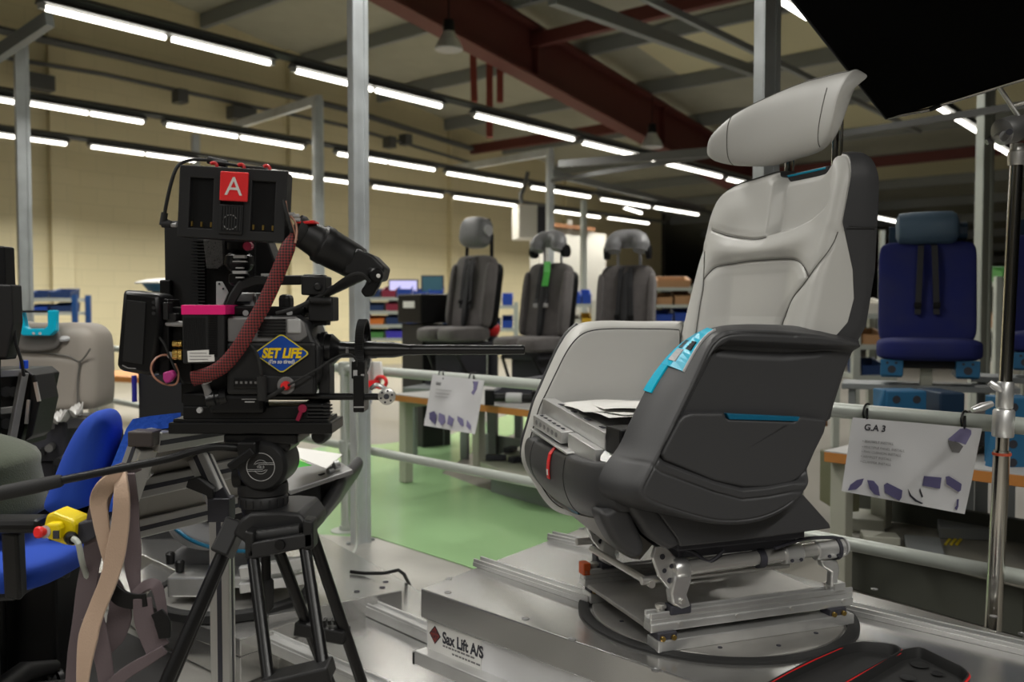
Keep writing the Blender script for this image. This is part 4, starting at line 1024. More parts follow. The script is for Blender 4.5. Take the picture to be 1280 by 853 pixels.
mb = MB(); rtube(mb, [(213, 278, -.04), (206, 272, -.05), (209, 250, -.06), (216, 222, -.06), (224, 206, -.05), (240, 200, -.03), (258, 200, -.03)], .0033, 8, smooth_n=40); rg('power_cable', mb, 'rubber')
mb = MB(); rtube(mb, [(258, 200, -.03), (284, 205, -.04), (310, 209, -.03), (332, 211, -.03), (345, 220, -.05), (352, 240, -.07), (358, 265, -.085), (365, 290, -.085)], .0030, 8, smooth_n=40); rg('power_cable', mb, 'rubber')
mb = MB(); mb.cyl(rp(260, 200, -.03), rp(284, 205.5, -.03), rs(4.6), 12); rg('cable_plug', mb, 'rubber')
mb = MB(); mb.cyl(rp(214, 281, -.05), rp(203, 280, -.05), rs(4.5), 12); mb.cyl(rp(203, 282, -.05), rp(206, 266, -.05), rs(4), 12); rg('cable_plug', mb, 'rubber')
mb = MB(); mb.cyl(rp(214, 281.5, -.05), rp(221, 281.5, -.05), rs(2.6), 12); rg('socket', mb, 'greylt')
# black monitor slab behind, with a finned back plate
mb = MB(); rbox(mb, 204, 276, 332, 420, .16, .20); rg('monitor', mb, 'black_s', .006, False)
mb = MB(); rbox(mb, 199, 350, 214, 420, .145, .18); rg('monitor_bracket', mb, 'black', .003, False)
mb = MB(); rbox(mb, 246, 298, 330, 385, .10, .16); rg('finned_back', mb, 'black', .003, False)
for k in range(20):
    mb = MB(); rbox(mb, 238 + (k % 2) * .6, 300 + k * 4, 256, 302 + k * 4, .09, .15); rg('cooling_fin', mb, 'black_s', 0, False)
mb = MB(); rpoly(mb, [(254, 300), (278, 298), (279, 330), (272, 336), (258, 336)], .085, .10); rg('perforated_plate', mb, mat('perforated panel', (.05, .048, .046), .6, var=(420, .7)), .001, False)
mb = MB(); rpoly(mb, [(318, 298), (334, 300), (345, 330), (345, 346), (318, 346)], .06, .12); rg('monitor_yoke', mb, 'black', .003, False)
# battery at the back end
mb = MB(); rpoly(mb, [(153, 362), (199, 368), (201, 400), (192, 468), (186, 471), (147, 463), (145, 456)], -.05, .03); rg('battery', mb, 'black_m', .008)
mb = MB(); rpoly(mb, [(158, 375), (182, 378), (178, 456), (153, 452)], -.053, -.049); rg('battery_label', mb, 'black_s', .001, False)
mb = MB(); rtube(mb, [(153, 457), (160, 460.5), (170, 461)], .0012, 6, -.053); rg('battery_edge_line', mb, 'grey')  # thin grey line along the lower edge of the battery
for k in range(3):
    mb = MB(); mb.cyl(rp(192, 378 + k * 7, -.052), rp(192, 378 + k * 7, -.046), .0035, 10); rg('battery_button', mb, 'dark')
mb = MB(); rbox(mb, 196, 374, 212, 470, -.03, .03); rbox(mb, 205, 384, 240, 480, -.01, .05); rbox(mb, 225, 420, 285, 505, 0, .06); rg('mount_plate', mb, 'black', .003, False)
mb = MB(); rbox(mb, 203, 378, 210, 400, -.045, -.02); rbox(mb, 208, 392, 220, 402, -.04, -.02); rg('quick_release', mb, 'black_s', .002, False)
# receiver box with pink tape
mb = MB(); rbox(mb, 227, 381, 281, 455, -.07, .0); rcv = rg('receiver_box', mb, 'dark', .003, False)
for k in range(16):
    mb = MB(); rbox(mb, 229 + k * 1.75, 397, 229.9 + k * 1.75, 437, -.0715, -.069); rg('receiver_rib', mb, 'black_s', 0, False)
for k in range(18):
    mb = MB(); rbox(mb, 260, 395 + k * 2.9, 271, 396.6 + k * 2.9, -.0725, -.069); rg('receiver_fin', mb, 'black', 0, False)
mb = MB(); rbox(mb, 226.3, 381.5, 281.7, 393.5, -.0735, .001); rg('pink_tape', mb, 'pink', .001, False)
mb = MB(); rpoly(mb, [(234, 439), (261, 437.5), (261, 444), (267.5, 443.5), (268, 452), (235, 453)], -.0728, -.069); rg('paper_label', mb, 'white', 0, False)
for k, (x0, x1) in enumerate(((237, 258), (237, 264), (237, 260))):
    mb = MB(); rbox(mb, x0, 441.3 + k * 3.9, x1, 442.1 + k * 3.9, -.0733, -.0725); rg('label_line', mb, 'grey', 0, False)
mb = MB(); mb.lathe(rp(207, 405, -.03), XA, [(0, .003), (.004, .0045), (.02, .0055), (.034, .0055)], 14); rg('plug', mb, 'greylt')
for y in (430, 441, 446):
    mb = MB(); mb.lathe(rp(228, y, -.035), -XA, [(0, .006), (.006, .007), (.008, .0055), (.014, .0065), (.017, .0065)], 14); rg('gold_connector', mb, 'gold')
mb = MB(); mb.lathe(rp(216, 444, -.035), -XA, [(0, .006), (.008, .006), (.010, .003)], 12); rg('plug', mb, 'greylt')
mb = MB(); rtube(mb, [(213, 444, -.035), (200, 445, -.05), (191, 453, -.06), (189, 463, -.06), (195, 474, -.06), (208, 481, -.05), (220, 480, -.04), (223, 468, -.04), (219, 455, -.03)], .0019, 8, smooth_n=50); rg('coax_loop', mb, 'copper')
mb = MB(); rtube(mb, [(195, 417, -.04), (205, 430, -.045), (213, 448, -.04), (221, 466, -.04), (230, 480, -.03)], .0022, 8, smooth_n=30); rg('cable', mb, 'rubber')
mb = MB(); rpoly(mb, [(203, 466), (214, 463), (218, 470), (212, 478), (206, 480), (203, 474)], -.062, -.045); rg('magenta_plug', mb, 'magenta', .003)
# tie-down knob with white cap
mb = MB(); mb.lathe(rp(262, 497, -.05), rp(253, 469, -.06) - rp(262, 497, -.05), [(0, .008), (.018, .0065), (.03, .007)], 16); rg('tie_down_stem', mb, 'grey')
mb = MB(); mb.lathe(rp(259, 479, -.056), rp(254, 465, -.06) - rp(259, 479, -.056), [(0, .0085), (.003, .010), (.018, .010), (.021, .008)], 18); rg('tie_down_cap', mb, 'greylt')
mb = MB(); mb.lathe(rp(258, 502, -.045), rp(290, 495, -.05) - rp(258, 502, -.045), [(0, .010), (.006, .016), (.022, .017), (.024, .014), (.030, .014), (.032, .017), (.044, .015)], 22); rg('rosette', mb, 'black_m')
mb = MB(); mb.lathe(rp(250, 513, -.046), -YA, [(0, .006), (.005, .005)], 12); rg('bolt', mb, 'greylt')
mb = MB(); rbox(mb, 260, 493, 330, 518, -.06, -.02); rg('cable_bundle', mb, 'black', .008, False)
for (x0, y0, x1, y1) in ((302, 499, 320, 499.6), (306, 502, 318, 503.4)):
    mb = MB(); rbox(mb, x0, y0, x1, y1, -.0615, -.06); rg('marking', mb, 'greylt', 0, False)
# braided strap over the side
def braid():
    m = mat('red braided sleeve', (.30, .012, .016), .6); nt = m.node_tree; b = nt.nodes['Principled BSDF']
    tc = nt.nodes.new('ShaderNodeTexCoord'); ck = nt.nodes.new('ShaderNodeTexChecker'); ck.inputs['Scale'].default_value = 1
    mp = nt.nodes.new('ShaderNodeMapping'); mp.inputs['Rotation'].default_value = (0, math.radians(45), 0); mp.inputs['Scale'].default_value = (270, 0, 270)
    nt.links.new(tc.outputs['Object'], mp.inputs['Vector']); nt.links.new(mp.outputs['Vector'], ck.inputs['Vector'])
    ck.inputs['Color1'].default_value = (.22, .022, .022, 1); ck.inputs['Color2'].default_value = (.012, .005, .005, 1)
    nt.links.new(ck.outputs['Color'], b.inputs['Base Color']); return m
cl = catmull([(367, 292, -.07), (362, 304, -.085), (354, 325, -.09), (343, 352, -.09), (330, 380, -.09), (316, 405, -.09), (303, 428, -.09), (290, 446, -.085), (276, 460, -.08), (258, 469, -.07), (240, 474, -.05)], 60)
pts = [rp(*a) for a in cl]
mb = MB(); rings = []
for i, p in enumerate(pts):
    t = (pts[min(i + 1, 59)] - pts[max(i - 1, 0)]).normalized(); w_ = t.cross(YA).normalized()
    ww = rs(9) * min(1, .45 + i * .12)
    rings.append([p + w_ * ww * math.cos(a) + YA * .007 * math.sin(a) for a in np.linspace(0, 2 * math.pi, 13)[:-1]])
mb.rings(rings, True, True, True); b_ = rg('braided_sleeve', mb, braid()); b_['label'] = 'red and black braided cable sleeve'
mb = MB(); rtube(mb, [(352, 225, -.05), (356, 245, -.075), (360, 268, -.08), (366, 283, -.08), (371, 300, -.085)], .0016, 8, smooth_n=20); rtube(mb, [(363, 270, -.08), (369, 278, -.08), (371, 290, -.085), (369, 304, -.09)], .002, 8, smooth_n=20); rg('wire', mb, 'copper')
for (x, y) in ((360, 268), (366, 270), (367, 275)):
    mb = MB(); mb.lathe(rp(x, y, -.075), XA, [(0, .0035), (.012, .0035)], 10); rg('plug', mb, 'greylt')
# viewfinder: eyecup, barrel, prism, arm
a0, a1 = rp(377, 291, -.05), rp(476, 346, .02); ax = (a1 - a0).normalized(); Lx = (a1 - a0).length
mb = MB(); mb.lathe(a0, ax, [(0, rs(16)), (.003, rs(18)), (.016, rs(19)), (.028, rs(20)), (.034, rs(21)), (.038, rs(24)), (.052, rs(24.5)), (.055, rs(23.5)), (.085, rs(22.5)), (.105, rs(22)), (.12, rs(21))], 36); rg('viewfinder', mb, 'black_s')
mb = MB(); mb.lathe(a0 - ax * .014, ax, [(0, rs(19)), (.008, rs(20)), (.018, rs(17))], 30); rg('eyecup', mb, 'rubber')
mb = MB(); rpoly(mb, [(369, 275), (378, 277), (392, 275), (393, 279), (378, 280), (370, 279)], -.075, -.03); rg('eyecup_rim', mb, 'red', .001)
mb = MB(); rpoly(mb, [(446, 310), (466, 319), (481, 334), (477, 350), (466, 352), (448, 346), (428, 343), (430, 330)], -.04, .045); rg('viewfinder_prism', mb, 'black_s', .005)
mb = MB(); mb.lathe(rp(469, 344, -.05), YA, [(0, .010), (.004, .014), (.02, .014)], 18); rg('prism_pivot', mb, 'black')
mb = MB(); mb.lathe(rp(473, 345, -.052), -YA, [(0, .004), (.002, .003)], 10); rg('bolt', mb, 'white')
mb = MB(); rpoly(mb, [(460, 344), (478, 347), (473, 358), (466, 370), (456, 372), (450, 364), (456, 356)], -.045, -.02); rg('prism_clamp', mb, 'black', .004)
mb = MB(); mb.bar(rp(468, 338, -.035), rp(405, 368, -.02), .014, .016); rg('viewfinder_arm', mb, 'black_s', .003, False)
mb = MB(); rtube(mb, [(462, 352, -.05), (452, 343, -.06), (440, 344, -.06), (425, 353, -.05), (408, 366, -.03), (396, 372, -.03), (370, 385, -.05), (345, 392, -.06)], .0038, 8, smooth_n=50); rg('viewfinder_cable', mb, 'rubber')
mb = MB(); rbox(mb, 376, 345, 407, 369, -.03, .03); rbox(mb, 378, 343, 404, 347, -.02, .02); rg('arm_block', mb, 'black_s', .003, False)
mb = MB(); mb.lathe(rp(398, 359, -.03), -YA, [(0, .008), (.004, .008), (.008, .005)], 16); rg('arm_knob', mb, 'dark')
mb = MB(); rbox(mb, 385, 371, 416, 402, -.03, .03); mb.cyl(rp(387, 376, -.035), rp(414, 376, -.035), .007, 14); rg('accessory_block', mb, 'black_s', .003, False)
mb = MB(); rbox(mb, 388, 402, 408, 407, -.02, .02); rg('block_foot', mb, 'black', .001, False)
# lens
la = rp(396, 437.5, 0.0); lx = lambda x: rs(x - 396)
mb = MB(); mb.lathe(la, XA, [(0, rs(21)), (lx(402), rs(21)), (lx(403), rs(23)), (lx(408), rs(23)), (lx(409), rs(20)), (lx(416), rs(20)), (lx(418), rs(18)), (lx(425), rs(11.5)), (lx(427), rs(10.5)), (lx(446), rs(10)), (lx(447), rs(11)), (lx(470), rs(11)), (lx(472), rs(10.2)), (lx(492), rs(10)), (lx(508), rs(7)), (lx(514), rs(6.4))], 40); rg('lens_barrel', mb, 'black_m')
mb = MB(); mb.lathe(rp(512, 437.5), XA, [(0, rs(6.8)), (.003, rs(7)), (.01, rs(7)), (.012, rs(6.5)), (rs(143), rs(6.0)), (rs(144), rs(5.2))], 28); rg('probe_tube', mb, 'black_m')
mb = MB(); mb.lathe(rp(655.6, 437.6), XA, [(0, rs(4.2)), (.001, rs(3.8))], 20); rg('front_glass', mb, 'chrome')
mb = MB(); ga = rp(449, 432); prof = []
R0_, n_ = rs(33), 90
rings = []
for k in range(n_ * 2):
    a = math.pi * k / n_; r = R0_ * (1.0 if k % 2 else .965)
    rings.append([ga + Vector((dx, math.cos(a) * rr_, math.sin(a) * rr_)) for dx, rr_ in ((0, rs(29)), (0, r), (rs(10), r), (rs(10), rs(29)))])
mb.rings(rings + [rings[0]], True); rg('gear_ring', mb, 'black_s')
for k in range(3):
    mb = MB(); a = 2.1 * k + .4; mb.bar(ga + Vector((rs(5), math.cos(a) * rs(10), math.sin(a) * rs(10))), ga + Vector((rs(5), math.cos(a) * rs(30), math.sin(a) * rs(30))), .008, .006); rg('gear_spoke', mb, 'black')
mb = MB(); rbox(mb, 432, 434.5, 435.5, 441.5, -.0185, -.015); rg('lens_marking', mb, 'grey', 0, False)
# rods, follow focus bracket
for d in (-.03, .03):
    mb = MB(); mb.cyl(rp(330, 496, d), rp(478, 496, d), rs(4.4), 14); rg('support_rod', mb, 'black_m')
mb = MB(); rbox(mb, 439, 452, 456, 474, -.04, -.01); rbox(mb, 441, 470, 455, 516, -.045, .01); rg('motor_bracket', mb, 'black_m', .002, False)
mb = MB(); rbox(mb, 441.5, 463, 446.5, 471, -.0415, -.04); rbox(mb, 451, 468, 455, 471, -.0415, -.04); rbox(mb, 442, 508.5, 455, 510, -.0465, -.045); rg('bracket_marking', mb, 'greylt', 0, False)
mb = MB(); mb.lathe(rp(483, 496, -.045), YA, [(0, rs(8)), (.002, rs(10.5)), (.010, rs(10.5)), (.012, rs(8)), (.03, rs(7))], 26); rg('silver_knob', mb, 'steel')
mb = MB(); mb.cyl(rp(483, 496, -.046), rp(483, 496, -.044), rs(3.5), 12); rg('knob_bore', mb, 'ink')
for k in range(6):
    a = k * math.pi / 3 + .3; c = rp(483, 496, -.0455) + Vector((math.cos(a) * rs(7.2), 0, math.sin(a) * rs(7.2))); mb = MB(); mb.cyl(c, c - YA * .001, rs(1.3), 8); rg('knob_hole', mb, 'ink')
mb = MB(); rtube(mb, [(464, 486, -.03), (470, 481, -.04), (478, 484, -.04), (486, 490, -.035)], .004, 8, smooth_n=12); rg('knob_lever', mb, 'alu')
mb = MB(); mb.lathe(rp(358, 482, -.07), -YA, [(0, .016), (.004, .016), (.006, .014)], 24); rg('control_ring', mb, 'grey')
mb = MB(); mb.lathe(rp(358, 482, -.0755), -YA, [(0, .008), (.004, .0085), (.014, .0075), (.016, .006)], 18); rg('red_plug', mb, 'red')
mb = MB(); rtube(mb, [(360, 482, -.09), (378, 472, -.09), (398, 461, -.08), (418, 448, -.065), (436, 443, -.055), (445, 450, -.05), (446, 458, -.045)], .0021, 8, smooth_n=40); rtube(mb, [(356, 484, -.09), (345, 492, -.085), (330, 500, -.07)], .004, 8); rg('motor_cable', mb, 'rubber')
mb = MB(); rtube(mb, [(314, 432, -.075), (322, 445, -.085), (326, 462, -.085), (327, 475, -.08)], .003, 8, smooth_n=20); mb.cyl(rp(327, 470, -.08), rp(328, 500, -.075), rs(6), 12); rg('side_cable', mb, 'rubber')
mb = MB(); rbox(mb, 398, 452, 412, 500, -.03, .02); rg('lens_support', mb, 'black_s', .003, False)
# ================================================================== steel frame posts, beams, rails, signs, flag
def post(px_x, Y, top, w, label, m='galv', name='steel_post', lip=True, z0=0.0, ang=45):
    p = P(px_x, 400, Y); r = thing(name, label, 'post', (p.x, p.y, z0), 'steel frame posts')
    R = Matrix.Rotation(math.radians(ang), 3, 'Z')
    q = MB(); h = top - z0 - .01
    q.box((p.x, p.y, z0 + .01 + h / 2), (w, w * .62, h), R)
    if lip:
        for s in (-1, 1): q.box(Vector((p.x, p.y, z0 + .01 + h / 2)) + R @ Vector((s * w * .36, -w * .31 - .003, 0)), (w * .26, .006, h), R)
    obj('channel', q, M[m], r, False)
    if z0 == 0:
        q = MB(); q.box((p.x, p.y, .006), (w * 2.0, w * 1.8, .012), R)
        for s in (-1, 1): q.cyl(Vector((p.x, p.y, .012)) + R @ Vector((s * w * .8, 0, 0)), Vector((p.x, p.y, .03)) + R @ Vector((s * w * .8, 0, 0)), .01, 8)
        obj('base_plate', q, M['galv_dark'], r, False)
    return p
def ztop(x, y, Y): return P(x, y, Y).z
pc = G(457, 683)
post(449, 3.9, 3.35, .074, 'tall galvanised post behind the camera rig and in front of the rail', ang=38)
post(955, 3.1, 2.9, .074, 'tall galvanised post rising behind the seat headrest', ang=28)
post(33, 6.6, ztop(28, 50, 6.6), .092, 'galvanised post at the far left in front of the blue shelf', ang=40)
post(399, 9.3, ztop(399, 124, 9.3), .10, 'galvanised post seen between the viewfinder and the tall post', ang=40)
post(687, 12, ztop(687, 190, 12), .095, 'galvanised post right of the white heater box', ang=40)
post(729, 13.2, ztop(729, 250, 13.2), .085, 'thin pale post in front of the white partition', 'rail', ang=40)
post(1227, 6.3, ztop(1227, 112, 6.3), .10, 'pale grey post right of the blue seat headrest', 'rail', ang=20)
post(247, 12, ztop(247, 168, 12), .10, 'short stretch of post showing between the two left light rows', ang=40)
post(1101, 8.5, ztop(1101, 288, 8.5), .045, 'slim white upright just left of the blue seat', 'rail', lip=False, ang=20)
def beam(a, b, w, h, label, m='galv_dark'):
    q = MB().bar(a, b, w, h); return tag(obj('steel_beam', q, M[m], None, False), label, 'beam', 'steel frame beams')
beam(P(-30, 86, 6.35), P(62, 24, 5.9), .06, .09, 'galvanised beam from the far left post up to the nearest light row')
beam(P(400, 124, 9.3), P(292, 158, 10.6), .06, .09, 'galvanised beam running left from the post behind the viewfinder', 'galv')
beam(P(689, 190, 12), P(560, 212, 14.5), .07, .10, 'galvanised beam running left from the post beside the heater box', 'galv')
beam(P(1300, 128, 5.4), P(690, 226, 10.8), .03, .045, 'long thin galvanised beam crossing behind the seat headrest', 'trunk')
beam(P(940, 186, 6.6), P(700, 205, 9.5), .05, .07, 'thin galvanised beam left of the post behind the headrest', 'trunk')
beam(P(690, 217, 12), P(880, 262, 19), .07, .09, 'slanting galvanised beam far off above the third grey seat')
beam(P(690, -4, 8), P(965, 98, 13), .09, .13, 'dark grey beam high under the roof, right of the big rafter')
beam(P(800, -6, 7.4), P(1150, 165, 14), .05, .06, 'thin conduit beam high under the roof, left of the headrest post')
def wall_pipe(pts, r, label):
    q = MB(); q.tube([on_plane(x, y, ND * (WALL_N - .25), ND) for x, y in pts], r, 8); return tag(obj('wall_pipe', q, M['trunk'], None), label, 'pipe', 'pipes along the far wall')
wall_pipe([(-30, 31), (130, 66), (300, 105), (430, 136), (590, 186)], .055, 'upper dark pipe running along the cream wall')
wall_pipe([(-30, 66), (130, 93), (300, 130), (430, 157), (590, 204)], .032, 'lower thin dark pipe running along the cream wall')
for k, (x, y) in enumerate(((44, 88), (302, 131), (487, 168), (507, 165), (225, 108))):
    c = on_plane(x, y, ND * (WALL_N - .3), ND); c.z -= .145; q = MB(); q.box(c, (.42 if k < 2 else .16, .2, .2), Matrix.Rotation(LA, 3, 'Z'))
    tag(obj('junction_box', q, M['trunk'], None, False, .01), ('grey junction box on the thin pipe beside the far left post', 'grey junction box on the thin pipe above the camera rig', 'small grey box on the thin pipe right of the tall post', 'small grey box on the thin pipe, second right of the tall post', 'small round-cornered box hanging from the thin pipe left of the tall post')[k], 'junction box', 'boxes on the thin pipe')
def bay_lamp():
    r = thing('high_bay_lamp', 'x', 'pendant lamp', (0, 0, 0), 'unlit high bay lamps')
    q = MB(); q.lathe((0, 0, 0), ZA, [(0, .24), (.03, .235), (.12, .20), (.24, .12), (.30, .10)], 28); obj('shade', q, M['galv'], r)
    q = MB(); q.lathe((0, 0, -.01), ZA, [(0, .225), (.012, .228)], 28); obj('lens', q, M['greylt'], r)
    q = MB(); q.lathe((0, 0, .30), ZA, [(0, .09), (.02, .10), (.2, .09), (.22, .03)], 20); obj('gear_housing', q, M['black'], r)
    q = MB(); q.cyl((0, 0, .5), (0, 0, 1.1), .012, 8); obj('cord', q, M['black'], r)
    return r
b0 = bay_lamp(); b0.scale = (.68, .68, .68); b0.location = P(561, 62, 10.6); b0['label'] = 'unlit bell-shaped lamp hanging above the middle lights near the big rafter'
dup(b0, P(815, 184, 13.5), None, 'unlit bell-shaped lamp hanging left of the seat headrest')

# ---- guard rail
RA = Vector((-.78, 4.17, 0)); RDv = Vector((math.cos(math.radians(-45.6)), math.sin(math.radians(-45.6)), 0)); RNv = Vector((-RDv.y, RDv.x, 0))
def on_rail(px, py, off=0.0): return on_plane(px, py, RA + RNv * off, RNv)
ra = thing('guard_rail', 'grey tube guard rail running behind the seat with signs tied to it', 'railing', tuple(RA))
zt_ = [on_rail(x, y).z for x, y in ((478, 462), (680, 482), (1050, 515), (1280, 536))]; zl_ = [on_rail(x, y).z for x, y in ((467, 566), (680, 606), (1050, 676), (1280, 722))]
ZRT, ZRL = float(np.mean(zt_)), float(np.mean(zl_))
for z, r in ((ZRT, .021), (ZRL, .019)):
    q = MB(); q.cyl(RA - RDv * 3.6 + SZ * z, RA + RDv * 3.9 + SZ * z, r, 16); obj('rail_tube', q, M['rail'], ra)
for s in (0, -3.15, 1.55, 3.75):
    q = MB(); c = RA + RDv * s + RNv * .0; q.cyl(c + SZ * .004, c + SZ * (ZRT + .005), .022, 14); q.lathe(c, SZ, [(0, .07), (.008, .07), (.010, .03), (.03, .028)], 18); obj('post', q, M['rail'], ra)
    for z in (ZRT, ZRL):
        q = MB(); q.lathe(c + SZ * (z - .03), SZ, [(0, .026), (.003, .03), (.057, .03), (.06, .026)], 16); obj('tee_fitting', q, M['rail'], ra)
# ---- signs tied to the rail
def sign(label, corners, off, title, lines, pics, ties, name='hanging_sign'):
    c = [on_rail(x, y, off) for x, y in corners]; cc_ = sum(c, Vector()) / 4
    r = thing(name, label, 'sign', tuple(cc_), 'laminated signs on the guard rail')
    n_ = 10; vs = []
    for i in range(n_ + 1):
        for j in range(n_ + 1):
            a = c[0].lerp(c[1], i / n_); b = c[3].lerp(c[2], i / n_); q = a.lerp(b, j / n_); vs.append(q - RNv * (.004 * math.sin(i * .9) * math.sin(j * .6 + .5)))
    q = MB().add(vs, [(i * (n_ + 1) + j, (i + 1) * (n_ + 1) + j, (i + 1) * (n_ + 1) + j + 1, i * (n_ + 1) + j + 1) for i in range(n_) for j in range(n_)])
    o = obj('sheet', q, M['paper'], r); sm_ = o.modifiers.new('s', 'SOLIDIFY'); sm_.thickness = .001
    X = (c[1] - c[0]).normalized(); Y_ = (c[0] - c[3]).normalized()
    f = lambda px, py: on_rail(px, py, off) - RNv * .0055
    text('title', title[0], M['ink'], f(title[1], title[2]), X, Y_, title[3], r, bold=.0004)
    for s, x, y, sz in lines: text('text_line', s, M['grey'], f(x, y), X, Y_, sz, r)
    for poly, m in pics:
        q = MB().prism([f(x, y) for x, y in poly], RNv * .0008); obj('picture', q, M[m], r, False)
    for x, y, y2 in ties:
        q = MB(); a, b = on_rail(x, y, -.024), on_rail(x, y2, off - .004); q.tube([a + SZ * .012, a, b], .003, 6); q.tube([on_rail(x, y, 0) + RNv * (math.cos(t) * .024) + SZ * (math.sin(t) * .024) for t in np.linspace(0, 2 * math.pi, 17)[:-1]], .0028, 6, True); obj('cable_tie', q, M['black'], r)
    return r
def blob(cx, cy, w, h, a, n=10, sk=0):
    return [(cx + w * math.cos(t) * math.cos(a) - h * math.sin(t) * math.sin(a) + sk * math.sin(t), cy + w * math.cos(t) * math.sin(a) + h * math.sin(t) * math.cos(a)) for t in np.linspace(0, 2 * math.pi, n + 1)[:-1]]
sign('white laminated sign headed G.A 3 with seat drawings, tied to the rail', [(1066, 522), (1228, 536), (1206, 643), (1052, 614)], -.03, ('G.A 3', 1081, 537.5, .024),
     [('• SEATBELT INSTALL', 1079, 552.5, .0092), ('• MULTIPLE PANEL INSTALL', 1078.5, 559.5, .0092), ('• PAN CUSHION INSTALL', 1078, 565.5, .0092), ('• ARMREST INSTALL', 1077, 571.5, .0092), ('• CLAMPER INSTALL', 1076.5, 578, .0092)],
     [([(1061, 613), (1064, 606), (1072, 600), (1081, 598), (1078, 606), (1071, 612)], 'purple'), ([(1085, 600), (1093, 601), (1099, 608), (1101, 620), (1094, 618), (1088, 611)], 'purple'),
      ([(1106, 606), (1110, 603.5), (1129, 613), (1128, 622), (1125, 626), (1107, 616)], 'purple'), ([(1136, 611), (1140, 619), (1147, 625), (1155, 629), (1153, 630), (1145, 627), (1138, 620)], 'ink'),
      ([(1151, 610), (1155, 621), (1153, 622), (1150, 613)], 'ink'), ([(1156, 595), (1178, 597), (1176, 611), (1154, 607)], 'purple'), ([(1183, 596), (1187, 595), (1203, 605), (1202, 613), (1199, 615), (1184, 605)], 'purple'),
      ([(1197, 624), (1199.5, 624), (1199, 633), (1197, 638), (1194, 635), (1196.5, 632)], 'purple'), ([(1201, 536), (1208, 535), (1215, 538), (1215, 543), (1208, 556), (1200, 553), (1189, 551), (1186, 549)], 'purple_lt'), ([(1186, 550), (1200, 554), (1205, 558), (1200, 566), (1191, 565), (1187, 557)], 'grey')],
     [(1084, 516, 524), (1206, 526, 537)])
sign('white laminated sign with a row of violet drawings, above the green floor', [(541, 468), (606, 476), (594, 543), (530, 532)], -.03, ('GA2', 546, 481, .016),
     [],
     [([(546, 486.5), (566, 488.3), (566, 489.3), (546, 487.5)], 'greylt'), ([(545.5, 491), (563, 492.6), (563, 493.6), (545.5, 492)], 'greylt'), ([(545, 495), (561, 496.5), (561, 497.5), (545, 496)], 'greylt'), ([(538, 516), (544, 514), (547, 519), (545, 531), (542, 528), (538, 524)], 'purple'), ([(550, 516), (557, 519), (558, 528), (553, 532), (549, 526)], 'purple_lt'), ([(562, 519), (569, 524), (566, 533), (560, 530)], 'purple_lt'), ([(573, 520), (580, 524), (581, 533), (577, 532), (573, 526)], 'purple_lt'), ([(585, 525), (590, 532), (589, 538), (584, 533)], 'purple_lt'), ([(593, 477), (599, 477), (597, 487), (593, 494), (590, 491), (593, 487)], 'purple_lt')],
     [(554, 469, 474), (592, 473, 479)])

rc = thing('rail_clamp', 'red plastic clamp with a white rag hanging on the guard rail beside the tall post', 'clamp', tuple(on_rail(472, 468, -.05)))
q = MB(); q.tube([on_rail(476 + 7 * math.cos(t), 478 + 7 * math.sin(t), -.06) for t in np.linspace(0, 2 * math.pi, 17)[:-1]], .008, 8, True); q.box(on_rail(468, 480, -.06), (.05, .03, .03)); obj('handle', q, M['red'], rc, False)
q = MB(); q.prism([on_rail(x, y, -.035) for x, y in ((458, 452), (478, 452), (480, 470), (474, 486), (460, 488), (456, 470))], -RNv * .012); obj('rag', q, M['white'], rc, True, .004)
# ---- C-stand with black flag over the seat
cs0 = P(1237, 772, 2.11); 
cst = thing('light_stand', 'chrome light stand with clamp head at the right edge beside the seat', 'stand', (cs0.x, cs0.y, 0))
stand_x = cs0.x + .003
def csp(z, dx=0): t = z / 1.5; return Vector((cs0.x + .045 * t + dx, cs0.y, z))
zc1, zc2, ztopc = P(1240, 520, 2.09).z, P(1240, 565, 2.09).z, P(1256, 178, 2.09).z
q = MB(); q.cyl(csp(.10), csp(zc2), .0185, 20); obj('lower_tube', q, M['chrome'], cst)
q = MB(); q.cyl(csp(zc2), csp(ztopc - .02), .0145, 20); obj('upper_tube', q, M['chrome'], cst)
for (za, zb, r) in ((P(0, 548, 2.09).z, P(0, 513, 2.09).z, .024), (P(0, 512, 2.09).z, P(0, 478, 2.09).z, .019)):
    q = MB(); q.lathe(csp(za), csp(zb) - csp(za), [(0, r - .002), (.003, r), ((zb - za) - .004, r), (zb - za, r - .003)], 22); obj('collar', q, M['alu'], cst)
for (x0, y0, x1, y1) in ((1240, 505, 1215, 513), (1237, 478, 1252, 489)):
    q = MB(); a, b = P(x0, y0, 2.06), P(x1, y1, 2.05); q.tube([a, a.lerp(b, .5), b], [.007, .010, .006], 10); obj('collar_lever', q, M['alu'], cst)
for y in (545, 571):
    q = MB(); z = P(0, y, 2.09).z; q.lathe(csp(z), SZ, [(0, .021), (.006, .021)], 20); obj('tape_ring', q, mat('orange tape', (.45, .07, .03), .5), cst)
q = MB(); q.lathe(csp(ztopc - .05), SZ, [(0, .018), (.004, .019), (.03, .019), (.034, .015), (.05, .014)], 20); obj('top_spigot', q, M['steel'], cst)
q = MB(); q.lathe(P(1250, 166, 2.05), P(1300, 152, 2.09) - P(1250, 166, 2.05), [(0, .02), (.006, .030), (.04, .032), (.05, .026), (.09, .026)], 22); obj('grip_head', q, M['alu_dark'], cst)
q = MB(); q.tube([P(1256, 170, 2.03), P(1243, 172, 2.09), P(1233, 178, 2.09)], [.012, .010, .007], 10); obj('grip_lever', q, M['alu_dark'], cst)
q = MB(); q.cyl(P(1262, 165, 2.03), P(1262, 165, 2.01), .007, 10); obj('grip_hole', q, M['ink'], cst)
